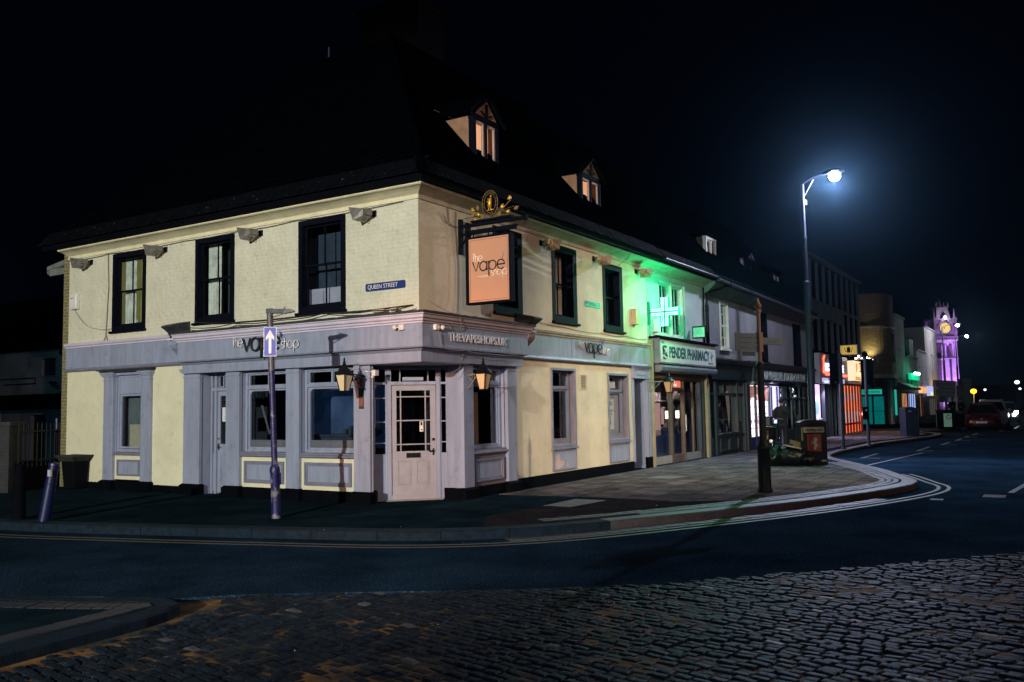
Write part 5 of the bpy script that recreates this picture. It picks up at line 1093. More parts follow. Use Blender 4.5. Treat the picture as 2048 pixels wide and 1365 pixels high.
# ================================================================== ashlar fronted house (x 14.1 - 18.35)
H3 = thing('ashlar_house', 'pale house lined out as ashlar with a slim white sash over a dark closed shopfront', 'building', (16, 0, 0))
g = MB(FM); g.wall(14.1, 18.35, 2.95, 4.95, [(15.5, 16.35, 3.35, 4.85)], -.01, .12); g.build('upper_wall', WREN2, H3)
def small_sash(parent, a0, a1, z0, z1, m, cols=2, rows=4, d=-.06, cur=True):
    g = MB(FM); g.ring(a0 + .003, a1 - .003, z0 + .003, z1 - .003, .07, d - .06, .012); f_ = g.build('window', m, parent, bevel=.003)
    g = MB(FM); mid = (z0 + z1) / 2; g.box(a0 + .07, a1 - .07, d - .03, d + .02, mid - .03, mid + .03)
    for k in range(1, cols + 1): xx = a0 + .07 + (a1 - a0 - .14) * k / (cols + 1); g.box(xx - .012, xx + .012, d - .02, d + .015, z0 + .07, z1 - .07)
    for k in range(1, rows):
        zz = z0 + (z1 - z0) * k / rows
        if abs(zz - mid) > .05: g.box(a0 + .07, a1 - .07, d - .018, d + .012, zz - .012, zz + .012)
    g.build('glazing_bars', m, f_)
    g = MB(FM); g.flat([(a0 + .05, z0 + .05), (a1 - .05, z0 + .05), (a1 - .05, z1 - .05), (a0 + .05, z1 - .05)], d); g.build('pane', PANE, f_)
    if cur: g = MB(FM); g.box(a0, a1, d - .2, d - .18, z0, z1); g.build('curtain', mat('mauve_curtain', (.16, .10, .12), .9, var=.3, vs=6), f_)
    g = MB(FM); g.box(a0 - .05, a1 + .06, -.02, .07, z0 - .06, z0 - .0); g.build('sill', m, f_)
    return f_
small_sash(H3, 15.5, 16.35, 3.35, 4.85, WHITE, cols=2, rows=4)
def coved_eaves(parent, x0, x1, z=4.95, m=None):
    g = MB(FM); g.run([(0, z - .02), (.05, z - .02), (.07, z + .03), (.14, z + .08), (.28, z + .2), (.36, z + .28), (.36, z + .36), (0, z + .36)], x0, x1, cut=10); g.build('eaves_cove', m or WREN3, parent)
GDARK = mat('dull_teal_eaves_plaster', (.09, .11, .11), .8, var=.3, vs=2)
coved_eaves(H3, 14.1, 18.4, 4.97, GDARK)
ro = dark_roof(H3, 14.2, 18.4, 3.2, ze=5.36)
dormer(16.62, 17.64, .75, 6.53, 7.16, 7.3, 'dormer', 0, flat=True, wood=WHITE, cheek=mat('lead_dormer_cheek', (.02, .024, .035), .6), parent=H3)
# closed dark shopfront
g = MB(FM); g.box(14.1, 18.35, -.3, -.02, 2.3, 2.95); g.run([(0, 2.85), (.2, 2.85), (.28, 2.95), (.28, 3.0), (0, 3.05)], 14.25, 18.3); g.run([(-.02, 2.36), (.08, 2.36), (.14, 2.84), (-.02, 2.84)], 14.3, 18.3)
sf = g.build('shop_fascia', DGRN, H3)
g = MB(FM)
for a in (14.2, 14.9, 15.0, 17.1, 17.85): g.box(a, a + .10, -.25, -.02, 0, 2.3)
g.box(14.2, 18.0, -.2, -.05, 1.86, 1.94); g.box(14.2, 18.0, -.2, -.05, 2.22, 2.3); g.box(15.1, 17.1, -.3, -.03, .0, .62); g.box(14.3, 14.9, -.2, -.1, 0, .55)
for a, b in ((15.2, 16.05), (16.15, 17.0)): g.ring(a, b, .1, .5, .04, -.03, -.0)
g.box(15.05, 17.15, -.1, .06, .62, .68); g.box(17.2, 17.8, -.2, -.12, 0, 1.0); g.box(18.0, 18.35, -.1, .03, 0, 2.4)
for a in (15.8, 16.5): g.box(a, a + .05, -.15, -.06, 1.94, 2.22)
s3 = g.build('shopfront', DGRN, H3, bevel=.005)
g = MB(FM); g.flat([(14.3, .55), (17.85, .55), (17.85, 2.22), (14.3, 2.22)], -.14); g.build('pane', PANED, s3)
g = MB(FM); g.box(14.1, 19.3, -.45, -.40, 0, 2.3); g.build('room_wall', ROOM, s3)
g = MB(FM); g.add([(16.9, -.38, 1.98), (17.3, -.38, 2.05), (17.35, -.38, 1.3), (17.2, -.38, .75), (17.15, -.38, .95)], [(0, 1, 2, 3, 4)]); g.build('pale_drape', mat('pale_lit_drape', (.5, .4, .32), .8, emit=(1, .7, .5), es=.16, var=.5, vs=9), s3)

# ================================================================== food centre (x 18.35 - 27.2)
H4 = thing('food_centre_building', 'mauve white terrace building with a dark teal shop sign reading UNIVERSAL FOOD CENTRE', 'building', (22, 0, 0))
g = MB(FM); g.wall(18.35, 27.2, 2.95, 4.95, [(19.6, 20.85, 3.1, 4.9), (24.6, 25.85, 3.1, 4.8)], -.01, .2); g.build('upper_wall', WREN3, H4)
for a in (19.6, 24.6): small_sash(H4, a, a + 1.25, 3.1, 4.9 if a < 20 else 4.8, NAVY, cols=1, rows=2, d=-.14)
coved_eaves(H4, 18.4, 27.3, 4.95, GDARK)
ro = dark_roof(H4, 18.4, 27.3, 3.2, ze=5.3)
dormer(21.3, 22.5, .8, 6.35, 7.1, 7.45, 'dormer', 0, wood=NAVY, cheek=mat('grey_mauve_cheek', (.17, .15, .18), .9, var=.3, vs=3), parent=H4)
dormer(24.9, 26.0, .8, 6.3, 6.95, 7.1, 'dormer', 0, flat=True, wood=NAVY, cheek=mat('lead_blue_cheek', (.05, .06, .09), .8), parent=H4)
g = MB(FM); g.run([(0, 2.86), (.22, 2.86), (.30, 2.95), (.32, 3.0), (0, 3.08)], 18.35, 27.1); g.run([(-.02, 2.36), (.13, 2.36), (.18, 2.85), (-.02, 2.85)], 18.45, 27.0)
FSC = g.build('shop_fascia', DGRN, H4)
text('lettering', 'UNIVERSAL FOOD CENTRE', .44, FM, 19.7, .165, 2.43, mat('pale_lilac_letter', (.42, .46, .48), .5), FSC, 1, sx=1.12, ext=.02, bold=.008)
g = MB(FM); g.lathe((19.0, .18, 2.45), [(.07, 0), (.08, .15), (.04, .25), (.03, .35)], 8); g.tube([(25.9, .17, 2.42), (26.8, .17, 2.44)], .015, 4); g.build('fascia_bottle', mat('pale_lilac_letter', (.42, .46, .48), .5), FSC)
g = MB(FM)
for a in (18.4, 19.15, 20.0, 20.9, 22.75, 23.0, 24.1, 25.4, 26.9): g.box(a, a + .11, -.09, -.02, 0, 2.36)
g.box(18.4, 27, -.09, -.025, 2.22, 2.36); g.box(22.8, 26.9, -.09, -.03, 1.7, 1.78); g.box(22.8, 26.9, -.16, -.03, 0, .55)
for a in (23.2, 24.4, 25.5): g.ring(a, a + .7, .08, .47, .04, -.03, -.005)
SF4 = g.build('shopfront', DGRN, H4, bevel=.005)
g = MB(FM); g.run([(-.02, 2.22), (.1, 2.22), (.14, 2.3), (.1, 2.38), (-.02, 2.38)], 18.5, 21.6); g.build('shutter_housing', GALV, SF4)
g = MB(FM); g.box(18.5, 20.9, -.35, -.045, 0, .42); g.build('blue_riser', mat('deep_blue_panel', (.01, .02, .12), .5), SF4)
g = MB(FM); g.flat([(22.2, .55), (26.9, .55), (26.9, 2.22), (22.2, 2.22)], -.15); g.build('pane', PANE, SF4)
PK = [(1, .8, .7), (1, .5, .45), (.9, .85, .5), (.85, .8, 1), (1, .9, .85), (.35, .25, .4), (1, .75, .8), (.7, .75, 1)]
g = MB(FM); g.box(18.5, 21.0, -.20, -.17, .42, 2.3); g.build('lit_shelves', goods('bright_shelf_goods', PK, 2.0, 9, 7), SF4)
g = MB(FM)
for z in (.7, .95, 1.2, 1.45): g.box(18.5, 21.0, -.17, -.14, z, z + .025)
g.build('shelf_edges', mat('shelf_edge', (.5, .45, .45), .6), SF4)
g = MB(FM); g.box(18.52, 19.13, -.085, -.075, 1.78, 2.2); g.box(19.27, 19.98, -.085, -.075, 1.70, 2.2); g.box(20.13, 20.85, -.085, -.075, 1.66, 2.2); g.build('window_poster', mat('meat_poster', (.3, .1, .08), .6, emit=(1, .45, .38), es=.30, col2=(1, .7, .6), mask=(3, .45, .6), var=.6, vs=4), SF4)
g = MB(FM); g.box(21.0, 22.78, -.20, -.17, 0, 2.3); g.build('lit_doorway', mat('lit_doorway_wall', (.4, .38, .6), .7, emit=(.62, .55, 1), es=1.8, var=.3, vs=3), SF4)
g = MB(FM); g.box(21.4, 21.5, -.12, -.08, 0, 2.2); g.box(22.2, 22.26, -.12, -.08, 0, 2.2); g.build('door_stile', DGRN, SF4)
g = MB(FM)
for k in range(26): x = random.uniform(22.3, 25.5); z = random.uniform(1.65, 2.15) if k < 14 else random.uniform(.7, 1.5); x = x if k < 14 else random.uniform(23.0, 23.9); g.box(x, x + random.uniform(.04, .12), -.22, -.2, z, z + random.uniform(.04, .12))
g.build('lit_goods', glow('cool_white_goods', (.75, .9, 1), 2.2), SF4)
g = MB(FM); g.box(23.05, 23.95, -.3, -.26, .62, 1.68); g.build('lit_display', mat('cool_lit_display', (.3, .35, .45), .6, emit=(.55, .7, 1), es=.9, col2=(.1, .1, .2), mask=(9, .45, .5), var=.6, vs=8), SF4)
g = MB(FM); g.box(18.4, 27.1, -2.4, -2.3, 0, 2.6); g.box(18.4, 27.1, -2.3, -.3, -.04, .02); g.build('shop_room', ROOM, H4)
lamp('food_shop_light', 'AREA', FM(20.2, .0, 2.1), 130, (.86, .72, 1), 1.6, target=FM(20.6, 3.0, -.4))

# ================================================================== three storey block with phone shop and kebab shop (x 27.3 - 38.9)
H5 = thing('three_storey_block', 'tall dark brick block with vertical mullions above a phone shop and a kebab shop', 'building', (33, 0, 0))
BK5 = mat('dark_blue_black_cladding', (.003, .004, .007), .9, spec=.0, var=.3, vs=2, brick=(.225, .075, .008, .5, 1.5))
wh = [(27.9 + 1.35 * k, 28.9 + 1.35 * k, 4.0, 5.25) for k in range(8)] + [(27.9 + 1.35 * k, 28.9 + 1.35 * k, 6.3, 7.5) for k in range(8)]
g = MB(FM); g.wall(27.25, 38.9, 2.5, 8.0, wh, 0, .2); g.run([(-.01, 2.5), (-.01, 8.0), (-9, 8.0), (-9, 2.5)], 27.26, 38.88); g.build('upper_wall', BK5, H5)
g = MB(FM)
for k in range(9): g.box(27.65 + 1.35 * k, 27.73 + 1.35 * k, 0, .12, 3.9, 7.9)
g.build('mullions', mat('pale_mullion', (.013, .012, .015), .5), H5)
g = MB(FM); g.box(27.3, 34.4, .02, .10, 5.4, 6.15); g.build('spandrel', mat('teal_spandrel_panel', (.022, .036, .045), .6, var=.2), H5)
g = MB(FM); g.box(34.42, 38.9, .02, .12, 6.02, 6.14); g.box(27.2, 39.0, -.1, .25, 8.0, 8.12); g.build('band', mat('grey_band', (.02, .024, .03), .6), H5)
for h in wh:
    g = MB(FM); g.ring(h[0] + .01, h[1] - .01, h[2] + .01, h[3] - .01, .05, -.18, -.1); f_ = g.build('window', NAVY, H5); g = MB(FM); g.flat([(h[0], h[2]), (h[1], h[2]), (h[1], h[3]), (h[0], h[3])], -.14); g.build('pane', mat('black_glazing', (.01, .012, .018), .1), f_)
# phone shop sign and room
SGN = mat('silver_grey_sign', (.34, .32, .38), .4, var=.06)
g = MB(FM); g.box(27.9, 33.9, .05, .28, 2.42, 3.75); ps = g.build('phone_shop_sign', SGN, H5, bevel=.01)
text('neon_lettering', 'SMART MOBILE', .50, FM, 28.9, .30, 2.98, glow('violet_white_neon', (.62, .6, 1), 2.6), ps, 1, sx=1.16, ext=.02, bold=.012)
text('small_lettering', 'FONEZ', .22, FM, 31.9, .29, 2.72, mat('black_sign_ink', (.02, .02, .03), .5), ps, 1, ext=.004)
g = MB(FM); g.tube([(28.75, .31, 3.65), (28.55, .31, 3.5), (28.6, .31, 3.3), (28.5, .31, 2.9), (29.4, .31, 2.87), (31.5, .31, 2.86), (33.5, .31, 2.86)], .035, 6); g.tube([(28.9, .31, 2.80), (33.4, .31, 2.80)], .022, 6); g.build('red_neon_line', glow('red_neon', (1, .10, .05), 4.0), ps)
g = MB(FM)
for x0, x1 in ((28.2, 29.5), (31.0, 33.0)): g.box(x0, x1, .282, .288, 2.46, 2.66)
g.build('led_strip_text', mat('led_text_strip', (.1, .1, .15), .5, emit=(.55, .5, 1), es=.8, col2=(.3, 1, .4), mask=(2.5, .5, .52), var=.8, vs=14), ps)
g = MB(FM)
for a in (27.4, 28.0, 30.0, 30.9, 31.4, 32.2, 33.2, 33.6): g.box(a, a + .14, -.1, -.02, 0, 2.45)
g.box(30.1, 31.5, -.2, -.05, 0, 2.4); g.box(33.3, 33.9, -.1, .05, 0, 2.4); g.build('shopfront', mat('blue_black_frame', (.02, .03, .05), .4), H5)
g = MB(FM); g.box(33.0, 33.35, -.1, .08, 0, 2.4); g.build('pale_pilaster', mat('pale_blue_pilaster', (.2, .22, .27), .5), H5)
g = MB(FM); g.box(28.1, 30.1, -.30, -.26, 0, 2.4); g.build('lit_wall', mat('lilac_lit_shop_wall', (.5, .42, .6), .8, emit=(.78, .6, .95), es=1.3, var=.12, vs=2), H5)
g = MB(FM); g.box(28.75, 29.6, -.25, -.22, 1.05, 1.65); g.box(28.2, 29.8, -.25, -.12, .82, .86); g.build('shop_poster', mat('cyan_lit_poster', (.3, .6, .6), .6, emit=(.5, .85, .9), es=.5, var=.4, vs=12), H5)
g = MB(FM); g.box(28.45, 28.53, -.25, -.15, 1.2, 2.3); g.box(28.2, 29.9, -.25, -.15, .4, .46); g.tube([(28.3, -.2, .8), (28.9, -.2, .45), (29.6, -.2, .8)], .03, 5); g.build('shop_stand', mat('dim_violet_stand', (.14, .12, .25), .5), H5)
lamp('phone_shop_light', 'AREA', FM(29.2, .1, 2.3), 170, (.82, .70, 1), 1.2, target=FM(29.4, 3.0, 0))
# kebab shop: lit fascia, bulbs, red window
g = MB(FM); g.box(34.2, 38.6, .05, .5, 2.62, 3.62); ks = g.build('kebab_sign', mat('cream_lit_sign', (.6, .5, .4), .5, emit=(1, .78, .5), es=1.0, col2=(1, .3, .1), mask=(1.2, .55, .62), var=.4, vs=2), H5)
g = MB(FM); 
for x in (34.8, 35.8, 37.0): g.prism([(x, 3.5), (x + .35, 3.5), (x + .25, 3.05), (x + .1, 3.05)], .50, .52)
for x in (34.6, 36.6): g.box(x, x + 1.3, .5, .515, 2.66, 2.84)
g.build('kebab_picture', mat('orange_brown_kebab', (.5, .2, .05), .6, emit=(1, .42, .08), es=.7, var=.6, vs=6), ks)
g = MB(FM)
for k in range(12): g.ball((34.3 + .38 * k, .62 + .05 * (k % 2), 3.72 + .16 * math.sin(k * 2.2) ** 2), .05, n=6)
g.build('bulb_string', glow('bulb_white', (1, .86, .66), 14), ks)
g = MB(FM)
for k in range(5): x = 34.4 + .8 * k; g.tube([(x, .5, 3.62), (x + .4, .8, 3.95), (x + .8, .5, 3.62)], .02, 4)
g.box(34.1, 38.7, .0, .55, 2.5, 2.62); g.build('sign_lamp_arms', mat('white_sign_arms', (.5, .48, .5), .5), ks)
g = MB(FM); g.box(34.0, 38.6, -.10, -.07, .0, 2.5); g.build('red_lit_wall', mat('red_orange_lit_wall', (.6, .12, .06), .7, emit=(1, .20, .08), es=.9, col2=(1, .6, .2), mask=(2, .45, .65), var=.4, vs=3, streak=True), H5)
g = MB(FM)
for k in range(7): g.box(34.0 + .76 * k, 34.22 + .76 * k, -.05, .01, 0, 2.5)
g.box(34, 38.6, -.1, .03, .42, .5); g.box(34, 38.6, -.1, .0, 2.4, 2.52); g.box(34, 38.6, -.2, -.1, 0, .1)
g2_ = MB(FM)
for k in range(6): g2_.box(34.40 + .76 * k, 34.62 + .76 * k, -.068, -.06, 1.12, 2.38)
g2_.build('lit_orange_strips', glow('orange_strip_glow', (1, .62, .25), 1.3), H5)
kf = g.build('red_shopfront', mat('red_shop_paint', (.35, .03, .02), .5), H5)
g = MB(FM)
for k in range(5): g.box(34.26 + .76 * k, 34.72 + .76 * k, -.058, -.05, .55, 1.1); g.box(34.3 + .76 * k, 34.68 + .76 * k, -.055, -.048, 1.62, 2.05)
g.build('menu_pictures', mat('menu_pictures', (.3, .3, .25), .6, emit=(.85, .8, .8), es=.55, col2=(.25, .35, .6), mask=(3, .45, .5), var=.7, vs=9), kf)
g = MB(FM); g.ball((38.75, .1, .92), .09, n=8); g.build('bulkhead_lamp', glow('bulkhead_glow', (1, .8, .6), 14), kf)
lamp('kebab_light', 'AREA', FM(36.3, .7, 3.3), 110, (1, .66, .42), 2.0, target=FM(36.0, 4.0, 0))
# yellow projecting sign
t = thing('projecting_sign', 'yellow projecting kebab sign with black spit emblem above the kebab shop', 'projecting sign', FM(33.5, 1.0, 4.0))
YG = mat('yellow_acrylic', (.7, .45, .05), .4, emit=(1, .66, .12), es=.42); XK = 33.0
FY = lambda s, d, z: Vector((XK - d, -s, z))
g = MB(FY); g.box(.15, .95, -.06, .06, 3.85, 4.33); g.build('sign_box', mat('white_sign_box', (.6, .6, .6), .5), t, bevel=.01)
g = MB(FY); g.box(.18, .92, .06, .065, 3.88, 4.30); g.build('panel', YG, t)
g = MB(FY); g.box(.47, .63, .065, .07, 3.96, 4.22); g.prism([(.34, 4.2), (.37, 4.2), (.45, 3.98), (.42, 3.98)], .065, .07); g.prism([(.76, 4.2), (.73, 4.2), (.65, 3.98), (.68, 3.98)], .065, .07); g.box(.545, .555, .065, .07, 3.92, 4.28); g.build('spit_emblem', INK, t)
for s_, w_ in ((.24, 'KEBAB'), (.86, 'KEBAB')):
    for k, ch in enumerate(w_): text('lettering', ch, .075, FY, s_, .066, 4.22 - k * .075, mat('orange_red_ink', (.5, .08, .01), .5), t, 1, ext=.001, align='CENTER')
g = MB(FY); g.box(0, .15, -.02, .02, 4.22, 4.26); g.box(0, .15, -.02, .02, 3.92, 3.96); g.build('bracket', DMETAL, t)

# ================================================================== buildings beyond the side street
FAR = .4
FF = lambda s, d, z: Vector((s, FAR - d, z))
H6 = thing('round_corner_building', 'brick building with a rounded corner, uplit wall and teal WELCOME sign over glass doors', 'building', (52, 1, 0))
prof = [(51.4, 14), (51.4, 2.1)] + [(51.4 + 1.6 - 1.6 * math.cos(a * .1745), 2.0 - 1.6 * math.sin(a * .1745)) for a in range(10)] + [(54.2, .4), (54.2, 14)]
BR6 = mat('ochre_brick', (.30, .25, .15), .85, var=.3, vs=9, brick=(.225, .085, .010, .9, .6), bump=.5, bs=25)
g = MB(); g.slab(prof, 3.3, 8.9); g.build('wall', BR6, H6)
g = MB(); g.slab([(x - .06 if x < 53 else x, y - .06) for x, y in prof], 6.55, 6.68); g.slab([(x - .1 if x < 53 else x, y - .1) for x, y in prof], 3.15, 3.4); g.build('string_course', mat('pale_band', (.4, .38, .36), .6), H6)
g = MB(); g.slab([(x + .1, y + .12) for x, y in prof], -.05, 3.2); g.build('shop_wall', mat('black_shop_wall', (.01, .01, .013), .4), H6)
FX = lambda s, d, z: Vector((51.5 - d, s, z))
g = MB(FX); g.box(.95, 2.3, .0, .05, 2.05, 2.38); ws = g.build('welcome_sign', mat('teal_lit_sign', (0, .3, .25), .5, emit=(.02, .75, .55), es=.45), H6)
text('lettering', 'Welcome', .30, FX, 2.25, .06, 2.13, INK, ws, -1, sx=.98)
g = MB(FX); g.box(1.62, 2.3, .0, .03, .05, 1.9); g.box(.85, 1.5, .0, .03, .05, 1.9); g.build('glass_door', mat('teal_lit_glass', (0, .12, .12), .2, emit=(.0, .38, .35), es=.28, col2=(.1, .4, .4), mask=(1.2, .5, .6), var=.6, vs=1.5), H6)
g = MB(FX)
for a in (.8, 1.5, 2.3): g.box(a, a + .06, .0, .06, 0, 2.0)
g.box(.8, 2.36, 0, .06, 1.92, 2.0); g.box(.85, 2.3, .03, .05, .9, .94); g.build('door_frame', INK, H6)
g = MB(); g.tube([(51.35 - .03, 1.35 + .16 * math.cos(a * .35), 2.72 + .16 * math.sin(a * .35)) for a in range(19)], .012, 4); g.box(51.3, 51.33, 1.27, 1.43, 2.68, 2.74); g.build('round_logo', mat('faint_teal_mark', (.1, .2, .2), .5), H6)
g = MB(FF)
for a in (53.1, 53.7): g.box(a, a + .35, -.02, .05, 4.2, 6.2)
g.build('window', NAVY, H6)
g = MB(FF)
for a, c in ((53.0, 'x'), (53.5, 'y')): g.box(a, a + .22, .0, .03, .6, 2.35)
g.build('teal_lit_strip', glow('teal_strip', (.05, .8, .6), .5), H6)
g = MB(); g.box(50.9, 51.15, 1.3, 1.6, 4.28, 4.36); g.build('uplight', DMETAL, H6)
lamp('wall_uplight', 'SPOT', (50.95, 1.45, 4.45), 110, (1, .80, .38), .05, target=(51.9, 1.45, 6.6), spot=110, blend=.9)
def far_house(label, x0, x1, z1, m, wins, ledges=True, roofm=None):
    h = thing('terrace_house', label, 'building', (x0, FAR, 0), 'upper fronts along the far terrace')
    g = MB(FF); g.wall(x0, x1, 2.6, z1, wins, 0, .15); g.run([(-.01, 2.6), (-.01, z1), (-8, z1), (-8, 2.6)], x0 + .01, x1 - .01); g.box(x0, x1, -.1, .12, z1, z1 + .12); g.build('wall', m, h)
    for w_ in wins:
        g = MB(FF); g.box(w_[0], w_[1], -.12, -.1, w_[2], w_[3]); f_ = g.build('window', NAVY, h); g = MB(FF); g.box(w_[0] - .1, w_[1] + .1, -.02, .08, w_[2] - .1, w_[2]); g.build('sill', m, f_)
    g = MB(FF); g.box(x0, x1, -8, .0, -.05, 2.6); g.build('shop_wall', mat('dark_far_shop', (.02, .022, .03), .5), h)
    return h
W6 = mat('mauve_far_render', (.30, .27, .30), .8, var=.2, vs=1, dirt=.3); W7 = mat('white_far_render', (.62, .57, .60), .8, var=.15, vs=1, dirt=.25)
hA = far_house('tall mauve rendered house with two narrow windows beside the rounded corner', 54.3, 59.0, 7.6, W6, [(56.0, 57.2, 5.3, 6.9), (56.0, 57.2, 3.2, 4.6)])
hB = far_house('low dark house behind the glowing green pub sign', 59.1, 65.3, 4.9, mat('dark_far_render', (.06, .05, .055), .8, var=.3), [(61, 62.3, 3.2, 4.3)])
g = MB(FF); g.add([(59.1, .1, 4.9), (65.3, .1, 4.9), (65.3, -2, 7.0), (59.1, -2, 7.0)], [(0, 1, 2, 3)]); r_ = g.build('roof', SLATE, hB)
g = MB(FF); g.box(61.5, 63.6, -1.2, .0, 5.1, 6.3); dm = g.build('dormer', mat('grey_far_dormer', (.16, .17, .19), .7), r_)
hC = far_house('white rendered two storey house left of the clock tower', 65.4, 71.0, 5.6, W7, [(67.5, 68.3, 3.0, 4.1), (69.6, 70.4, 3.0, 4.1), (66.8, 67.3, 4.4, 4.8)])
hD = far_house('taller white house with one upper window just left of the clock tower', 71.1, 80, 7.9, W7, [(75, 77, 5.7, 7.3), (75, 76.5, 3.1, 4.2)])
lamp('far_street_light', 'POINT', (74, -3.6, 7.2), 330, (.86, .88, 1), .15)
for (x0, x1, z0, z1, c, e, nm, lb) in (
        (56.4, 58.4, .2, 2.1, (1, .42, .18), .9, 'orange', 'orange lit shop window in the far terrace'),
        (59.6, 63.0, .9, 2.1, (.4, .5, 1), .9, 'blue', 'pale blue lit shop window behind the street cabinet'),
        (66.2, 67.6, .3, 2.0, (1, .45, .25), .4, 'rust', 'dim rust lit shop window right of the blue one'),
        (72.0, 76.0, .3, 1.7, (.45, .42, .38), .12, 'beige', 'dim beige shop window behind the sign board')):
    t = thing('shop_window', lb, 'shop window', FF(x0, 0, z0), 'lit shop windows of the far terrace')
    g = MB(FF); g.box(x0, x1, .0, .03, z0, z1); g.build('lit_glass', mat('far_window_' + nm, tuple(q * .3 for q in c), .5, emit=c, es=e, col2=(.02, .02, .03), mask=(2.2, .52, .6), var=.6, vs=2.5, streak=True), t)
    g = MB(FF)
    for k in range(4): xx = x0 + (x1 - x0) * k / 3; g.box(xx - .06, xx + .06, .03, .07, z0 - .1, z1 + .1)
    g.box(x0, x1, .03, .07, z0 - .12, z0); g.build('frame', INK, t)
t = thing('pub_sign', 'glowing green pub sign and bracket on the far terrace', 'sign', FF(60, .1, 2.5))
g = MB(FF); g.box(59.4, 64.0, .1, .3, 3.15, 3.62); g.build('lit_board', mat('green_lit_board', (0, .3, .15), .5, emit=(.0, .85, .40), es=.75, var=.4, vs=3), t)
g = MB(FF); g.box(59.4, 59.8, .1, .2, 2.4, 3.15); g.box(61.4, 61.7, .1, .2, 2.4, 3.15); g.box(63.6, 64.0, .1, .2, 2.4, 3.15); g.box(59.4, 64.0, .1, .3, 2.32, 2.42); g.prism([(62.0, 3.0), (63.4, 3.0), (62.8, 2.45)], .1, .2); g.build('frame', mat('green_lit_frame', (.02, .25, .12), .5, emit=(0, .4, .18), es=.15), t)
g = MB(FF)
for x in (60.4, 61.5, 62.4): g.ball((x, .45, 3.62), .12, n=8)
g.build('lamp', glow('green_white_lamp', (.35, 1, .75), 8), t)
lamp('pub_sign_light', 'POINT', FF(60.2, .8, 3.9), 45, (.05, 1, .45), .2)
for (x0, x1, z0, z1, d, c, c2, nm, lb) in ((63.0, 66.5, 2.15, 2.65, .5, (1, .45, .18), (1, .85, .6), 'neon_orange', 'small orange lit sign beside the blue shop window'),
        (68.0, 71.0, 1.95, 2.75, .5, (.45, .5, 1), (.9, .95, 1), 'blue_white', 'blue and white lit sign box with a yellow panel'),
        (73.0, 79.5, 2.75, 3.25, .6, (1, .55, .22), (1, .75, .4), 'amber', 'amber lit fascia sign just left of the tower')):
    t = thing('lit_sign', lb, 'sign', FF(x0, d, z0), 'small lit shop signs of the far terrace')
    g = MB(FF); g.box(x0, x1, d - .2, d, z0, z1); g.build('sign_box', mat('far_sign_' + nm, (.2, .15, .1), .5, emit=c, es=.9, col2=c2, mask=(1.5, .45, .5), var=.5, vs=3), t)
    if nm == 'blue_white': g = MB(FF); g.box(69.0, 70.4, d, d + .02, 2.0, 2.25); g.build('yellow_panel', glow('yellow_panel_glow', (1, .85, .05), 1.2), t)
# dark shop canopies of the terrace
g = MB(FF); g.run([(0, 2.3), (.9, 2.35), (.9, 2.5), (0, 2.9)], 54.4, 59.4); tag(g.build('shop_canopy', mat('dark_canopy', (.03, .035, .05), .6)), 'dark awning between the rounded corner and the green sign', 'awning')

# ================================================================== clock tower, floodlit violet
TP = ray_at(1897, 800, 152); TP.z = 0
ax = Vector((.52836, -.84884, 0)).normalized(); FT = frame(TP, ax)
TW = thing('clock_tower', 'tall stone clock tower floodlit violet with a yellow lit dial and pinnacled crown', 'clock tower', TP)
STN = mat('pale_tower_stone', (.5, .47, .48), .8, var=.15, vs=1.2, brick=(.9, .42, .02, .6, .75), bump=.3, bs=8)
off = -1.05
g = MB(FT); g.taper(-1.75, 1.45, -1.6, 1.6, -1, 8.6, -1.55, 1.3, -1.45, 1.45); g.box(-1.65, 1.4, -1.55, 1.55, 8.6, 8.8)
g.box(-1.85, 1.55, -1.7, 1.7, 1.2, 1.6)
sh = g.build('shaft', STN, TW)
g = MB(FT)
for x in (-1.35, -.75, .55, 1.1): g.box(x, x + .18, -1.2, 1.3, 8.8, 11.2)
g.box(.9, 1.35, -1.2, 1.35, 8.8, 11.6); g.box(-1.3, 1.2, -1.1, -.6, 8.8, 11.6)
for x0, x1 in ((-1.2, -.2), (-.3, .7)): g.tube([(x0 + (x1 - x0) * (1 - math.cos(a * .314)) / 2, 1.25, 11.0 + .5 * math.sin(a * .314)) for a in range(11)], .12, 6)
g.build('belfry_arches', STN, TW)
g = MB(FT); o_ = -.7
g.box(o_ - 1.5, o_ + 2.0, -1.5, 1.5, 11.6, 12.0); g.box(o_ - 1.9, o_ + 2.1, -1.8, 1.8, 12.0, 12.55)
for k in range(9): g.ball((o_ - 1.7 + .45 * k, 1.85, 11.95), .17, n=8)
g.build('corbel_table', STN, TW)
g = MB(FT); g.box(o_ - 1.7, o_ + 1.7, -1.6, 1.6, 12.55, 15.4)
for x in (-1.95, 1.55): g.box(o_ + x, o_ + x + .45, 1.3, 1.75, 12.55, 15.9); g.box(o_ + x, o_ + x + .45, -1.75, -1.3, 12.55, 15.9)
g.prism([(o_ - 1.7, 13.9), (o_ + 0, 16.3), (o_ + 1.7, 13.9), (o_ + 1.3, 13.9), (o_, 15.8), (o_ - 1.3, 13.9)], 1.6, 1.8)
g.box(o_ - 2.1, o_ + 2.1, -1.8, 1.8, 15.4, 15.65); g.build('clock_stage', STN, TW)
g = MB(FT); g.taper(o_ - 1.25, o_ + 1.25, -1.2, 1.2, 15.65, 17.6, o_ - .95, o_ + .95, -.9, .9); g.box(o_ - 1.1, o_ + 1.1, -1.05, 1.05, 17.6, 17.75)
for x in (-1.0, -.33, .33, 1.0):
    g.taper(o_ + x - .13, o_ + x + .13, .8, 1.0, 17.75, 18.6, o_ + x - .02, o_ + x + .02, .88, .92)
for x in (-1.75, 1.75): g.taper(o_ + x - .15, o_ + x + .15, 1.3, 1.6, 15.65, 17.4, o_ + x - .03, o_ + x + .03, 1.43, 1.47)
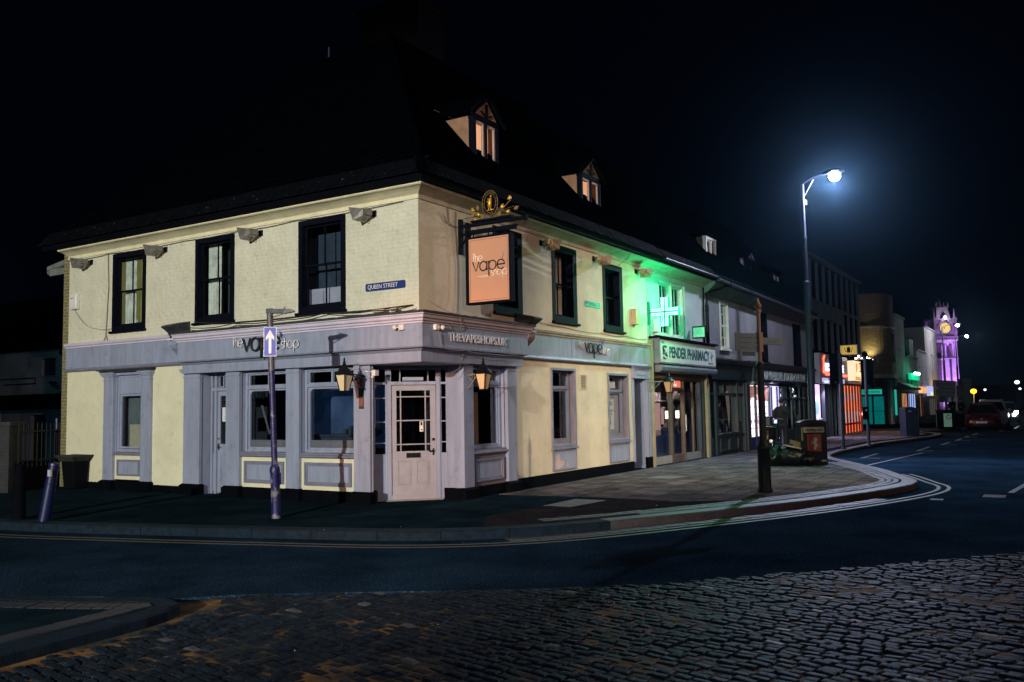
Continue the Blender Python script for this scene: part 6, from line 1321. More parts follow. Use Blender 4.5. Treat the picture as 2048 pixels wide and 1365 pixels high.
g.tube([(o_, 0, 17.7), (o_, 0, 19.3)], [.5, .03], 6); g.build('crown', STN, TW)
g = MB(FT); g.prism([(o_ - .55, 15.7), (o_ - .5, 16.3), (o_, 16.95), (o_ + .5, 16.3), (o_ + .55, 15.7)], 1.22, 1.26)
for x in (-1.1, -.55, .0): g.box(o_ + x + .18, o_ + x + .42, 1.33, 1.36, 9.0, 10.9) if False else None
g.build('niche', INK, TW)
g = MB(FT); g.box(-.15, .12, 1.46, 1.62, -.5, 8.6); g.build('shaft_recess', mat('dark_recess', (.03, .03, .05), .8), TW)
dc = (o_ + .0, 14.02)
g = MB(FT); g.prism([(dc[0] + .96 * math.cos(a * .2618), dc[1] + .96 * math.sin(a * .2618)) for a in range(24)], 1.6, 1.64); dl_ = g.build('clock_dial', glow('dial_yellow', (1, .68, .26), 1.0), TW)
g = MB(FT); g.tube([(dc[0] + 1.02 * math.cos(a * .2618), 1.66, dc[1] + 1.02 * math.sin(a * .2618)) for a in range(25)], .09, 6)
for k in range(12):
    c, s = math.cos(k * math.pi / 6), math.sin(k * math.pi / 6); g.tube([(dc[0] + .66 * c, 1.66, dc[1] + .66 * s), (dc[0] + .88 * c, 1.66, dc[1] + .88 * s)], .035, 4)
g.tube([(dc[0], 1.67, dc[1]), (dc[0] - .42, 1.67, dc[1] + .22)], .05, 4); g.tube([(dc[0], 1.67, dc[1]), (dc[0] - .55, 1.67, dc[1] - .42)], .035, 4); g.build('numerals_and_hands', INK, dl_)
vc = (.56, .25, 1)
lamp('tower_floodlight', 'SPOT', FT(-4, 9, .8), 8000, vc, .3, target=FT(0, 0, 6), spot=75)
lamp('tower_floodlight', 'SPOT', FT(4, 7, .8), 8000, vc, .3, target=FT(0, 0, 8), spot=75)
lamp('tower_crown_light', 'POINT', FT(o_, 2.3, 15.9), 110, (.8, .6, 1), .2)
lamp('tower_corbel_light', 'POINT', FT(o_ + .6, 2.6, 10.9), 160, vc, .2)

# ================================================================== lamp posts
def name_first(l): return 'glaring' in l
def lamp_post(name, base, h, arm, head_dir, label, lit=1., halo=True, seg=((0, .11), (5.5, .105), (5.6, .07)), grp='lit street lamps'):
    t = thing(name, label, 'street lamp', base, grp); b = Vector(base); hd = Vector(head_dir).normalized()
    PM = mat('painted_steel_post', (.03, .03, .055), .45, var=.2, vs=3)
    g = MB(); g._lathe(b, [(.14, 0), (.14, .9), (.105, 1.0), (.10, h * .62), (.12, h * .622), (.12, h * .63), (.068, h * .635), (.06, h * .79), (.08, h * .792), (.08, h * .80), (.058, h * .805), (.048, h)], 12)
    g.build('pole', PM, t, smooth='auto')
    g = MB(); c = b + Vector((0, 0, h)); P = [c + hd * (arm * .95) * u_ + Vector((0, 0, .25 * math.sin(u_ * 1.6))) for u_ in (0, .15, .3, .5, .75, 1)]
    g.tube([c - Vector((0, 0, .4))] + [c] + P[1:], .02, 8, raw=True); g.build('arm', PM, t, smooth=True)
    e = P[-1]; g = MB(); rt = Vector((-hd.y, hd.x, 0))
    g.tube([e - hd * .1, e + hd * .15 + Vector((0, 0, .03)), e + hd * .45 + Vector((0, 0, .03)), e + hd * .6], [.03, .10, .11, .03], 10, raw=True); g.build('lamp_head', PM, t, smooth=True)
    g = MB(); lc = e + hd * .3 - Vector((0, 0, .12)); g.ball(lc, .18 if name_first(label) else .14, (1, 1, .95), n=12, raw=True); g.build('lamp_lens', glow('led_lens', (1, .97, .86), 90), t, smooth=True)
    return t, lc
LP, lc = lamp_post('street_lamp', (17.41, -2.29, 0), 8.7, .75, (0, -1, 0), 'tall street lamp with a glaring white head, nearest the camera on the right')
lamp('led_street_light', 'POINT', lc - Vector((0, 0, .27)), 950, (.62, .74, 1), .10)
lamp('led_street_beam', 'SPOT', lc - Vector((0, 0, .30)), 3900, (.62, .70, 1), .10, target=(9.5, -6.0, 0), spot=100, blend=.7)
g = MB(); g.box(17.46, 17.62, -2.36, -2.26, 8.05, 8.2); g.tube([(17.41, -2.29, 8.25), (17.55, -2.35, 8.4), (17.6, -2.6, 8.85)], .008, 4, raw=True); g.build('post_camera', WHITE, LP)
for px, py, dep, hx, lb in ((1892, 800, 78, 1.0, 'street lamp whose thin post crosses the clock tower'), (1918, 800, 92, .8, 'street lamp with its post just right of the clock tower')):
    b = ray_at(px, py, dep); b.z = 0
    L_, lc2 = lamp_post('street_lamp', b, 8.1, hx, (.1, -1, 0), lb)
    lamp('street_light', 'POINT', lc2 - Vector((0, 0, .25)), 120, (.85, .9, 1), .12)
for px, py, dep, r, lb in ((1970, 780, 200, .26, 'distant small street lamp standing alone over the road'), (2034, 765, 140, .36, 'distant street lamp, highest of the pair at the right edge'), (2040, 778, 180, .24, 'distant street lamp, lower of the pair at the right edge')):
    b = ray_at(px, py, dep); z = b.z; t = thing('street_lamp', lb, 'street lamp', (b.x, b.y, 0), 'distant street lamps')
    g = MB(); g.tube([(b.x, b.y, 0), (b.x, b.y, z)], .12, 6, raw=True); g.build('pole', mat('painted_steel_post', (.1, .1, .16)), t)
    g = MB(); g.ball((b.x, b.y, z), r, (1, 1, .8), n=8, raw=True); g.build('lamp_lens', glow('distant_lens', (.85, .92, 1), 4), t)
# far carriageway beacon
b = ray_at(1947, 783, 90); t = thing('crossing_beacon', 'glowing amber crossing beacon globe beyond the sign board', 'beacon', (b.x, b.y, 0))
g = MB(); g.tube([(b.x, b.y, 0), (b.x, b.y, b.z)], .06, 8, raw=True); g.build('pole', WHITE, t); g = MB(); g.ball(b, .30, (1, 1, .85), n=12, raw=True); g.build('globe', glow('amber_globe', (1, .52, .02), 3.2), t, smooth=True)
lamp('beacon_light', 'POINT', b - Vector((.5, .3, 0)), 25, (1, .6, .1), .2)
# far end: dark building masses behind the cars, column
t = thing('dark_far_building', 'low dark building with a grey corner column right of the clock tower', 'building', ray_at(1935, 820, 100) * 1)
b = ray_at(1935, 815, 100); F9 = frame((b.x, b.y, 0), ax)
g = MB(F9); g.box(-3.2, .3, -4, 0, 1.3, 3.2); g.box(-.5, .5, -.6, .2, -.1, 4.0); g.build('wall', mat('blue_grey_far_wall', (.06, .08, .10), .8), t)
g = MB(F9); g.box(-2.2, -.9, .0, .05, .0, 1.9); g.build('window', mat('far_grey_window', (.1, .11, .13), .5, emit=(.4, .45, .55), es=.06, var=.5, vs=2), t)

# ================================================================== finger post
FPX, FPY = 4.33, -4.42
t = thing('finger_post', 'black pedestrian finger post with direction plates at the pavement corner', 'signpost', (FPX, FPY, 0))
g = MB(); g._lathe(Vector((FPX, FPY, 0)), [(.135, 0), (.135, .05), (.115, .08), (.11, .74), (.125, .76), (.125, .82), (.09, .87), (.065, .95), (.06, 2.22), (.075, 2.23), (.075, 2.30), (.04, 2.34)], 18); g.build('base_post', DMETAL, t, smooth='auto')
g = MB(); g._lathe(Vector((FPX, FPY, 2.33)), [(.038, 0), (.038, .9), (.055, .91), (.055, .95), (.03, .97), (.06, 1.01), (.065, 1.05), (.03, 1.10), (.02, 1.16), (.001, 1.20)], 14); g.build('upper_post', mat('orange_lit_post', (.16, .075, .05), .5), t, smooth='auto')  # orange lamp light on the upper post is put into its colour
FP = frame((FPX, FPY, 0), (math.cos(math.radians(-28)), math.sin(math.radians(-28)), 0))
PLT = mat('dark_blue_grey_plate', (.05, .065, .085), .5, var=.1); PTX = mat('faint_plate_marks', (.015, .02, .03), .5)
g = MB(FP); g.box(-.60, -.04, -.012, .012, 2.54, 2.86); pl_ = g.build('left_plate', PLT, t, bevel=.004)
g = MB(FP)
for k in range(3): g.box(-.5, -.5 + .2 + .05 * k, .012, .0125, 2.59 + .09 * k, 2.605 + .09 * k); g.box(-.12, -.07, .012, .0125, 2.58 + .09 * k, 2.62 + .09 * k)
g.build('plate_marks', PTX, pl_)
g = MB(FP); g.box(.04, .56, -.012, .012, 2.66, 2.79); pr_ = g.build('right_plate', PLT, t, bevel=.004); g = MB(FP); g.box(.2, .5, .012, .0125, 2.715, 2.73); g.build('plate_marks', PTX, pr_)
g = MB(FP); g.box(-.42, -.12, -.01, .01, 2.45, 2.53); g.build('small_plate', PTX, t)
g = MB(FP); g.box(-.045, .045, -.05, .05, 2.52, 2.88); g.build('clamp', mat('orange_lit_post', (.16, .075, .05)), t)

# ================================================================== one-way sign on a peeling blue pole
POX, POY = -2.1, 1.11
BLU = mat('peeling_blue_paint', (.008, .010, .085), .45, var=.25, vs=8, col2=(.16, .16, .19), mask=(9, .56, .60), bump=.4, bs=30)
t = thing('sign_pole', 'peeling blue pole with a one-way arrow plate and a small sign lamp, leaning slightly left', 'sign pole', (POX, POY, 0))
lean = Vector((-.075, .075, 0)) / 3.14
g = MB(); P0 = Vector((POX, POY, 0)); pp = lambda z: P0 + lean * z + Vector((0, 0, z))
g.tube([pp(0), pp(.02), pp(.66), pp(.70), pp(.76), pp(.80)], [.072, .070, .068, .078, .072, .047], 14, raw=True); g.tube([pp(.79), pp(2.2)], .045, 14, raw=True); g.tube([pp(2.19), pp(3.16)], .046, 14, raw=True)
g.build('pole', BLU, t, smooth='auto')
g = MB(); g.tube([pp(2.22), pp(3.17)], .0475, 14, raw=True); g.build('bare_upper_sleeve', mat('weathered_grey_sleeve', (.12, .12, .13), .5, metal=.3, var=.5, vs=12, col2=(.02, .02, .03), mask=(12, .5, .6)), t, smooth='auto')
pd = Vector((.62, -.785, 0)).normalized(); FO = frame(pp(2.66) * 1, pd); 
FO = (lambda o_, a_, b_: (lambda s, d, z: o_ + a_ * s + b_ * d + Vector((0, 0, z))))(pp(2.66), pd, Vector((pd.y, -pd.x, 0)))
g = MB(FO); g.box(-.095, .095, .055, .062, -.225, .225); pt = g.build('arrow_plate', WHITE, t)
g = MB(FO); g.box(-.086, .086, .062, .064, -.215, .215); g.build('blue_field', mat('sign_blue', (.02, .03, .42), .4), pt)
g = MB(FO); g.prism([(-.02, -.18), (.02, -.18), (.02, .06), (.062, .02), (.062, .07), (0, .18), (-.062, .07), (-.062, .02), (-.02, .06)], .064, .066); g.build('arrow', WLET, pt)
g = MB(FO); g.box(-.1, .1, .045, .055, .1, .13); g.box(-.1, .1, .045, .055, -.15, -.12); g.build('clips', METAL, pt)
FL = (lambda o_, a_, b_: (lambda s, d, z: o_ + a_ * s + b_ * d + Vector((0, 0, z))))(pp(3.14), pd, Vector((pd.y, -pd.x, 0)))
g = MB(FL); g.taper(-.05, .22, -.04, .05, -.045, .02, -.05, .22, -.05, .06); g.taper(.22, .36, -.05, .06, -.04, .0, .22, .40, -.05, .06) if False else None
g.prism([(.22, -.045), (.36, -.02), (.37, -.005), (.30, .02), (.22, .02)], -.05, .06); g.tube([(.05, 0, -.10), (.25, .03, -.04)], .01, 6); g.build('sign_lamp', mat('weathered_dark_lamp', (.07, .075, .08), .5, metal=.3, var=.5, vs=20), t, bevel=.004)
g = MB(); g.tube([pp(.5) + Vector((.05, -.05, 0)), pp(.68) + Vector((.05, -.05, 0))], .02, 6, raw=True); g.build('cable_box', BLU, t)

# ================================================================== bollards
BB = mat('dark_blue_bollard_paint', (.003, .007, .05), .4, var=.3, vs=6)
t = thing('bollard', 'dark blue metal bollard leaning right at the kerb corner', 'bollard', (-3.87, 4.21, 0))
tip = Vector((.085, -.105, .89)); c0 = Vector((-3.87, 4.21, 0)); g = MB()
g.tube([c0 + tip * u_ for u_ in (0, .62, .625, .64, .645, .93, .94, .98, 1.0)], [.088, .078, .086, .086, .078, .074, .084, .078, .03], 16, raw=True); g.build('post', BB, t, smooth='auto')
g = MB(); g.box(-3.87 + .08 - .03 - .08, -3.87 + .0, 4.02, 4.09, .68, .78); g.build('reflector', mat('grey_reflector', (.4, .42, .45), .3), t)
t = thing('bollard', 'almost black upright bollard left of the leaning blue one', 'bollard', (-3.9, 4.85, 0))
g = MB(); g._lathe(Vector((-3.9, 4.85, 0)), [(.10, 0), (.09, .5), (.095, .51), (.095, .54), (.08, .55), (.075, .78), (.05, .84), (.01, .86)], 14); g.build('post', BLACK, t, smooth='auto')

# ================================================================== yard on the left
t = thing('yard_house', 'dim blue white rear house with brown door and dark canopy at the far left', 'building', (6, 20, 0))
FYd = lambda s, d, z: Vector((6 - d, s, z))
YW = mat('blue_white_yard_render', (.34, .36, .36), .8, var=.3, vs=1, bump=.4, dirt=.4, col2=(.20, .17, .12), mask=(1.1, .55, .7)); 
g = MB(FYd); g.wall(16, 32, -.6, 3.95, [(21.15, 22.3, -.5, 1.75), (20.7, 21.6, 3.0, 3.62)], 0, .2); g.build('wall', YW, t)
g = MB(FYd); g.box(16, 32, -.2, 1.1, 2.0, 2.32); g.build('canopy', BLACK, t)
g = MB(FYd); g.box(15.5, 32, -6, .2, 3.95, 4.1); g.add([(15.5, .25, 3.95), (32, .25, 3.95), (32, -3, 6.5), (15.5, -3, 6.5)], [(0, 1, 2, 3)]); g.build('roof', SLATE, t)
g = MB(FYd); g.ring(21.15, 22.3, -.5, 1.75, .12, -.1, .04); g.box(21.0, 22.45, 0, .08, 1.75, 1.84); fr = g.build('door', mat('pale_grey_door_frame', (.3, .3, .3), .6), t)
g = MB(FYd); g.box(21.27, 22.18, -.15, -.1, -.4, 1.63); g.build('door_leaf', mat('brown_black_door', (.03, .022, .02), .5), fr)
g = MB(FYd); g.box(21.5, 21.7, -.1, -.09, 1.1, 1.4); g.box(21.75, 21.95, -.1, -.09, 1.1, 1.4); g.build('door_glass', mat('faint_glass', (.06, .08, .09), .2), fr)
g = MB(FYd); g.box(20.7, 21.6, -.12, -.1, 3.0, 3.62); wn = g.build('window', mat('slate_window', (.03, .04, .06), .3), t); g = MB(FYd); g.ring(20.66, 21.64, 2.96, 3.66, .05, -.02, .03); g.build('window_frame', mat('pale_grey_door_frame', (.3, .3, .3)), wn)
g = MB(FYd); g.tube([(20.3, .06, 3.9), (20.3, .12, 3.75), (19.95, .08, 3.6), (19.95, .08, 2.3)], .05, 8); g.build('drainpipe', DMETAL, t)
g = MB(FYd); g.tube([(24, .03, 2.75), (21.95, .03, 2.75), (21.95, .03, 2.95), (27, .03, 2.95)], .02, 5); g.tube([(20.9, .1, 2.75), (20.3, .25, 2.72)], .05, 6); g.build('pipework', DMETAL, t)
g = MB(FYd); g.box(24.2, 25.6, .0, .06, .2, 1.98); pn = g.build('pale_panel', mat('cream_yard_panel', (.5, .48, .36), .7, var=.2), t)
g = MB(FYd); g.tube([(24.75 + .18 * math.cos(a * .35), .075, 1.72 + .18 * math.sin(a * .35)) for a in range(19)], .02, 4); g.tube([(24.62, .075, 1.84), (24.88, .075, 1.60)], .02, 4); g.box(24.70, 24.8, .065, .07, 1.64, 1.82); g.box(24.45, 25.05, .06, .07, 1.36, 1.48); g.build('no_smoking_sign', INK, pn)
b = ray_at(16, 985, 18.5); 
t = thing('yard_wall', 'dark brick wall end left of the yard gate', 'wall', (b.x, b.y, 0)); FW = frame((b.x, b.y, 0), ax)
g = MB(FW); g.box(-3.5, .14, -.25, .25, -.2, 1.40); g.box(-3.52, .17, -.28, .28, 1.40, 1.48); g.build('brickwork', mat('dark_yard_brick', (.018, .020, .022), .85, var=.3, vs=5, brick=(.225, .075, .01, .7, 1.5)), t)
t = thing('yard_gate', 'black iron railing and boarded gate beside the brick end wall', 'gate', (-.6, 10.6, 0))
pa, pb = Vector((b.x, b.y, 0)) + ax * .2, Vector((.35, 10.45, 0)); dv = pb - pa; FG = frame(pa, dv); LG = dv.length
g = MB(FG)
for k in range(13): s = LG * k / 12; g.tube([(s, 0, .5), (s, 0, 1.38), (s, 0, 1.46)], [.012, .012, .003], 5)
g.box(0, LG, -.015, .015, 1.25, 1.28); g.box(0, LG, -.015, .015, .62, .65); g.build('railing', DMETAL, t)
g = MB(FG); g.box(0, LG, -.03, .0, 0, .6); g.build('boarding', BLACK, t)
t = thing('blue_post', 'thin dark blue post beside the brick return of the corner shop', 'post', (-.12, 10.2, 0))
g = MB(); g.tube([(.0, 10.45, 0), (.0, 10.45, 1.5)], .05, 10, raw=True); g.tube([(.0, 10.45, 1.48), (.0, 10.45, 1.53)], .06, 10, raw=True); g.build('tube', BB, t, smooth='auto')
g = MB(); g.tube([(.1, 10.3, 5.15), (.1, 11.05, 5.05), (.15, 11.1, 4.95)], .075, 10, raw=True); g.box(.0, .3, 10.3, 10.9, 4.85, 5.0); tag(g.build('gutter_end', mat('grey_gutter_end', (.16, .17, .16), .5, var=.3)), 'grey gutter stub sticking out from the left end of the corner shop', 'gutter')
t = thing('aerial_mast', 'thin aerial mast behind the roof of the corner shop', 'aerial', ray_at(655, 200, 22)); b = ray_at(655, 200, 22); b2 = ray_at(658, 95, 22)
g = MB(); g.tube([b, b2], .018, 6, raw=True); g.build('mast', mat('violet_grey_mast', (.1, .1, .16), .5), t)

# ================================================================== people
def skin(name, nodes, edges, m, parent, sub=2, root=0):
    "nodes: (x,y,z,rx,ry)"
    me = bpy.data.meshes.new(name); me.from_pydata([n[:3] for n in nodes], edges, []); o = bpy.data.objects.new(name, me); COL.objects.link(o)
    sk = o.modifiers.new('s', 'SKIN'); ss = o.modifiers.new('u', 'SUBSURF'); ss.levels = sub; ss.render_levels = sub
    for i, n in enumerate(nodes): me.skin_vertices[0].data[i].radius = (n[3], n[4] if len(n) > 4 else n[3]); me.skin_vertices[0].data[i].use_root = (i == root)
    dg = bpy.context.evaluated_depsgraph_get(); me2 = bpy.data.meshes.new_from_object(o.evaluated_get(dg)); bpy.data.objects.remove(o)
    o = bpy.data.objects.new(name, me2); COL.objects.link(o); me2.materials.clear(); me2.materials.append(m); me2.name = name
    for p in me2.polygons: p.use_smooth = True
    o.parent = parent; ORG[o] = ORG[parent]; return o
SKINM = mat('skin', (.42, .26, .19), .6, var=.05); HAIR = mat('dark_hair', (.015, .012, .01), .7, bump=.5, bs=150)
def person(loc, rz, label, jacket, trousers, phone=True, h=1.72):
    t = thing('person', label, 'person', loc)
    k = h / 1.72
    # faces +x; left is +y
    N = [(0, 0, .93, .125, .15), (0, 0, 1.06, .115, .14), (.0, 0, 1.22, .125, .165), (.0, 0, 1.37, .11, .165), (.005, 0, 1.46, .06, .07), (.03, 0, 1.53, .055, .055), (.045, 0, 1.60, .085, .072), (.05, 0, 1.68, .075, .068)]
    E = [(i, i + 1) for i in range(7)]
    def add(pts, fr):
        p = fr
        for q in pts: N.append(q); E.append((p, len(N) - 1)); p = len(N) - 1
        return p
    for s in (1, -1):
        add([(0, .09 * s, .86, .10, .10), (.02, .10 * s, .50, .062, .062), (-.01, .10 * s, .12, .042, .042), (.0, .10 * s, .055, .045, .04), (.12, .11 * s, .035, .04, .03), (.17, .115 * s, .03, .03, .02)], 0)
        w_ = add([(.0, .17 * s, 1.37, .07, .07), (-.01, .215 * s, 1.28, .052, .052), (.0, .235 * s, 1.09, .042, .042), (.20, .15 * s, 1.10, .033, .033), (.27, .10 * s, 1.13, .024, .032)], 3)
        for f, (dy, dz, ln) in enumerate(((.030, 0, .07), (.010, .004, .078), (-.010, .004, .072), (-.028, 0, .058))):
            add([(.29, (.10 + .0) * s + dy, 1.135 + dz, .010), (.29 + ln * .6, .085 * s + dy, 1.15 + dz, .009), (.29 + ln * .7, .06 * s + dy, 1.175 + dz, .008)], w_)
        add([(.27, .10 * s + .03 * s * -1, 1.15, .011), (.31, .07 * s, 1.185, .009)], w_)
    sc_ = lambda L: [tuple([a * k for a in n]) for n in L]
    bo = skin('body', sc_(N), E, SKINM, t, 2)
    for m_ in (jacket, trousers, BLACK): bo.data.materials.append(m_)
    for p in bo.data.polygons:
        c = p.center / k
        p.material_index = 3 if c.z < .09 else 2 if c.z < .97 else 0 if (c.z > 1.50 or (c.x > .21 and c.z < 1.3)) else 1
    J = [(0, 0, .90, .15, .18), (0, 0, 1.02, .135, .165), (0, 0, 1.22, .15, .19), (0, 0, 1.38, .13, .185), (.0, 0, 1.47, .08, .09)]; EJ = [(0, 1), (1, 2), (2, 3), (3, 4)]
    for s in (1, -1):
        n0 = len(J); J += [(.0, .175 * s, 1.37, .10, .10), (-.01, .225 * s, 1.28, .082, .082), (.0, .24 * s, 1.09, .07, .07), (.20, .155 * s, 1.10, .055, .055)]; EJ += [(3, n0), (n0, n0 + 1), (n0 + 1, n0 + 2), (n0 + 2, n0 + 3)]
    skin('jacket', sc_(J), EJ, jacket, t, 2)
    T = [(0, 0, .93, .14, .165), (0, 0, .86, .14, .16)]; ET = [(0, 1)]
    for s in (1, -1):
        n0 = len(T); T += [(0, .095 * s, .78, .105, .105), (.02, .10 * s, .50, .085, .085), (-.01, .10 * s, .16, .07, .07), (-.0, .10 * s, .07, .068, .068)]; ET += [(1, n0), (n0, n0 + 1), (n0 + 1, n0 + 2), (n0 + 2, n0 + 3)]
    skin('trousers', sc_(T), ET, trousers, t, 2)
    for s in (1, -1):
        skin('shoe', sc_([(-.06, .10 * s, .045, .045, .045), (.04, .105 * s, .045, .05, .042), (.15, .115 * s, .035, .045, .032), (.19, .12 * s, .03, .03, .022)]), [(0, 1), (1, 2), (2, 3)], BLACK, t, 1)
    g = MB(lambda s, d, z: Vector((s, d, z)) * k + ORG[t])
    g.ball((.025, 0, 1.665), .098, (1.02, .86, 1.0), n=12, jit=.03); g.build('hair', HAIR, t, smooth=True)
    g = MB(lambda s, d, z: Vector((s, d, z)) * k + ORG[t])
    g.ball((.128, .028, 1.635), .010, n=6); g.ball((.128, -.028, 1.635), .010, n=6); g.tube([(.128, 0, 1.64), (.15, 0, 1.605), (.125, 0, 1.60)], [.008, .012, .008], 6); g.tube([(.125, -.02, 1.57), (.132, 0, 1.572), (.125, .02, 1.57)], .004, 4)
    for s in (1, -1): g.ball((.04, .085 * s, 1.62), .022, (.6, .35, 1.), n=8)
    g.build('face_features', mat('face_tone', (.34, .20, .15), .6), t, smooth=True)
    if phone: g = MB(lambda s, d, z: Vector((s, d, z)) * k + ORG[t]); g.box(.33, .342, -.035, .035, 1.13, 1.26); g.build('phone', INK, t)
    t.rotation_euler.z = rz; return t
OLIVE = mat('dull_olive_jacket', (.011, .012, .011), .85, var=.2, vs=8, bump=.3, bs=30); JEAN = mat('black_trousers', (.008, .009, .014), .8, var=.2)
person((18.72, -.97, 0), math.radians(12), 'person seen from behind in dull jacket and black trousers by the food shop', OLIVE, JEAN)
pb_ = ray_at(1906, 850, 56); person((pb_.x, pb_.y - .05, 0), math.radians(200), 'dark figure standing behind the bins under the sign board', JEAN, JEAN, phone=False)
pb_ = ray_at(1924, 850, 58); person((pb_.x, pb_.y, 0), math.radians(160), 'dark figure at the kerb left of the parked red car', OLIVE, JEAN, phone=False, h=1.66)

# ================================================================== parked moped outside the food shop
b = ray_at(1543, 885, 29.2); MX, MY = b.x, b.y
t = thing('moped', 'black parked moped seen from behind beside the finger post', 'moped', (MX, MY, 0))
FMo = frame((MX, MY, 0), (.98, .08, 0))           # s forwards, d sideways
def wheel(tf, s, d, z, r, wdt, parent, tyre, rim, name='wheel'):
    g = MB(tf); n = 20
    prof = [(r * .62, -wdt * .35), (r * .80, -wdt * .5), (r * .94, -wdt * .45), (r, -wdt * .2), (r, wdt * .2), (r * .94, wdt * .45), (r * .80, wdt * .5), (r * .62, wdt * .35)]
    pts = [(s + q * math.cos(2 * math.pi * k / n), d + e, z + q * math.sin(2 * math.pi * k / n)) for q, e in prof for k in range(n)]; m_ = len(prof)
    g.add(pts, [(i * n + k, i * n + (k + 1) % n, ((i + 1) % m_) * n + (k + 1) % n, ((i + 1) % m_) * n + k) for i in range(m_) for k in range(n)])
    w_ = g.build(name, tyre, parent, smooth='auto')
    g = MB(tf); g.prism([(s + r * .63 * math.cos(2 * math.pi * k / n), z + r * .63 * math.sin(2 * math.pi * k / n)) for k in range(n)], d - wdt * .22, d + wdt * .22)
    for k in range(5):
        a = 2 * math.pi * k / 5; g.prism([(s + r * .1 * math.cos(a - .5), z + r * .1 * math.sin(a - .5)), (s + r * .6 * math.cos(a - .1), z + r * .6 * math.sin(a - .1)), (s + r * .6 * math.cos(a + .1), z + r * .6 * math.sin(a + .1)), (s + r * .1 * math.cos(a + .5), z + r * .1 * math.sin(a + .5))], d - wdt * .42, d + wdt * .42)
    g.build('rim', rim, w_); return w_
TYRE = mat('tyre_rubber', (.012, .012, .013), .75, bump=.3, bs=80); RIM = mat('alloy_rim', (.25, .26, .28), .35, metal=.7)
GLOSS = mat('gloss_black_fairing', (.010, .010, .014), .2, coat=.6)
wheel(FMo, -.55, 0, .27, .27, .12, t, TYRE, RIM); wheel(FMo, .68, 0, .27, .27, .10, t, TYRE, RIM)
g = MB(FMo); g.taper(-.85, -.05, -.13, .13, .45, .74, -.80, .05, -.11, .11); g.taper(-.1, .35, -.14, .14, .30, .40, -.1, .35, -.16, .16); g.taper(.32, .45, -.2, .2, .35, .9, .42, .52, -.13, .13); g.taper(.5, .85, -.07, .07, .5, .60, .55, .8, -.05, .05); g.build('fairing', GLOSS, t, bevel=.03)
g = MB(FMo); g.taper(-.78, .0, -.12, .12, .74, .82, -.74, -.02, -.10, .10); g.build('seat', mat('seat_vinyl', (.012, .012, .012), .6), t, bevel=.03)
g = MB(FMo); g.box(-1.02, -.66, -.19, .19, .84, 1.16); g.build('top_box', mat('dull_grey_top_box', (.03, .03, .04), .5, var=.3), t, bevel=.03)
g = MB(FMo); g.tube([(.42, 0, .9), (.44, 0, 1.02)], .03, 8); g.tube([(.34, -.34, 1.04), (.42, -.2, 1.06), (.44, 0, 1.02), (.42, .2, 1.06), (.34, .34, 1.04)], .016, 8); g.tube([(.68, -.07, .27), (.5, -.07, .9)], .022, 8); g.tube([(.68, .07, .27), (.5, .07, .9)], .022, 8); g.tube([(-.55, .13, .30), (-.9, .16, .36)], [.04, .055], 10); g.tube([(.0, -.1, .3), (-.1, -.25, .02)], .014, 6); g.build('handlebar_and_forks', METAL, t, smooth='auto')
g = MB(FMo)
for s in (1, -1): g.tube([(.38, .26 * s, 1.06), (.36, .34 * s, 1.24)], .007, 5); g.ball((.36, .37 * s, 1.28), .06, (.4, 1, .7), n=8)
g.build('mirror', DMETAL, t)
g = MB(FMo); g.box(-.90, -.86, -.09, .09, .60, .68); g.build('tail_light', mat('red_lens', (.06, .005, .005), .2), t)
g = MB(FMo); g.box(-.97, -.95, -.09, .09, .42, .56); g.build('number_plate', mat('yellow_plate', (.12, .10, .03), .4), t)

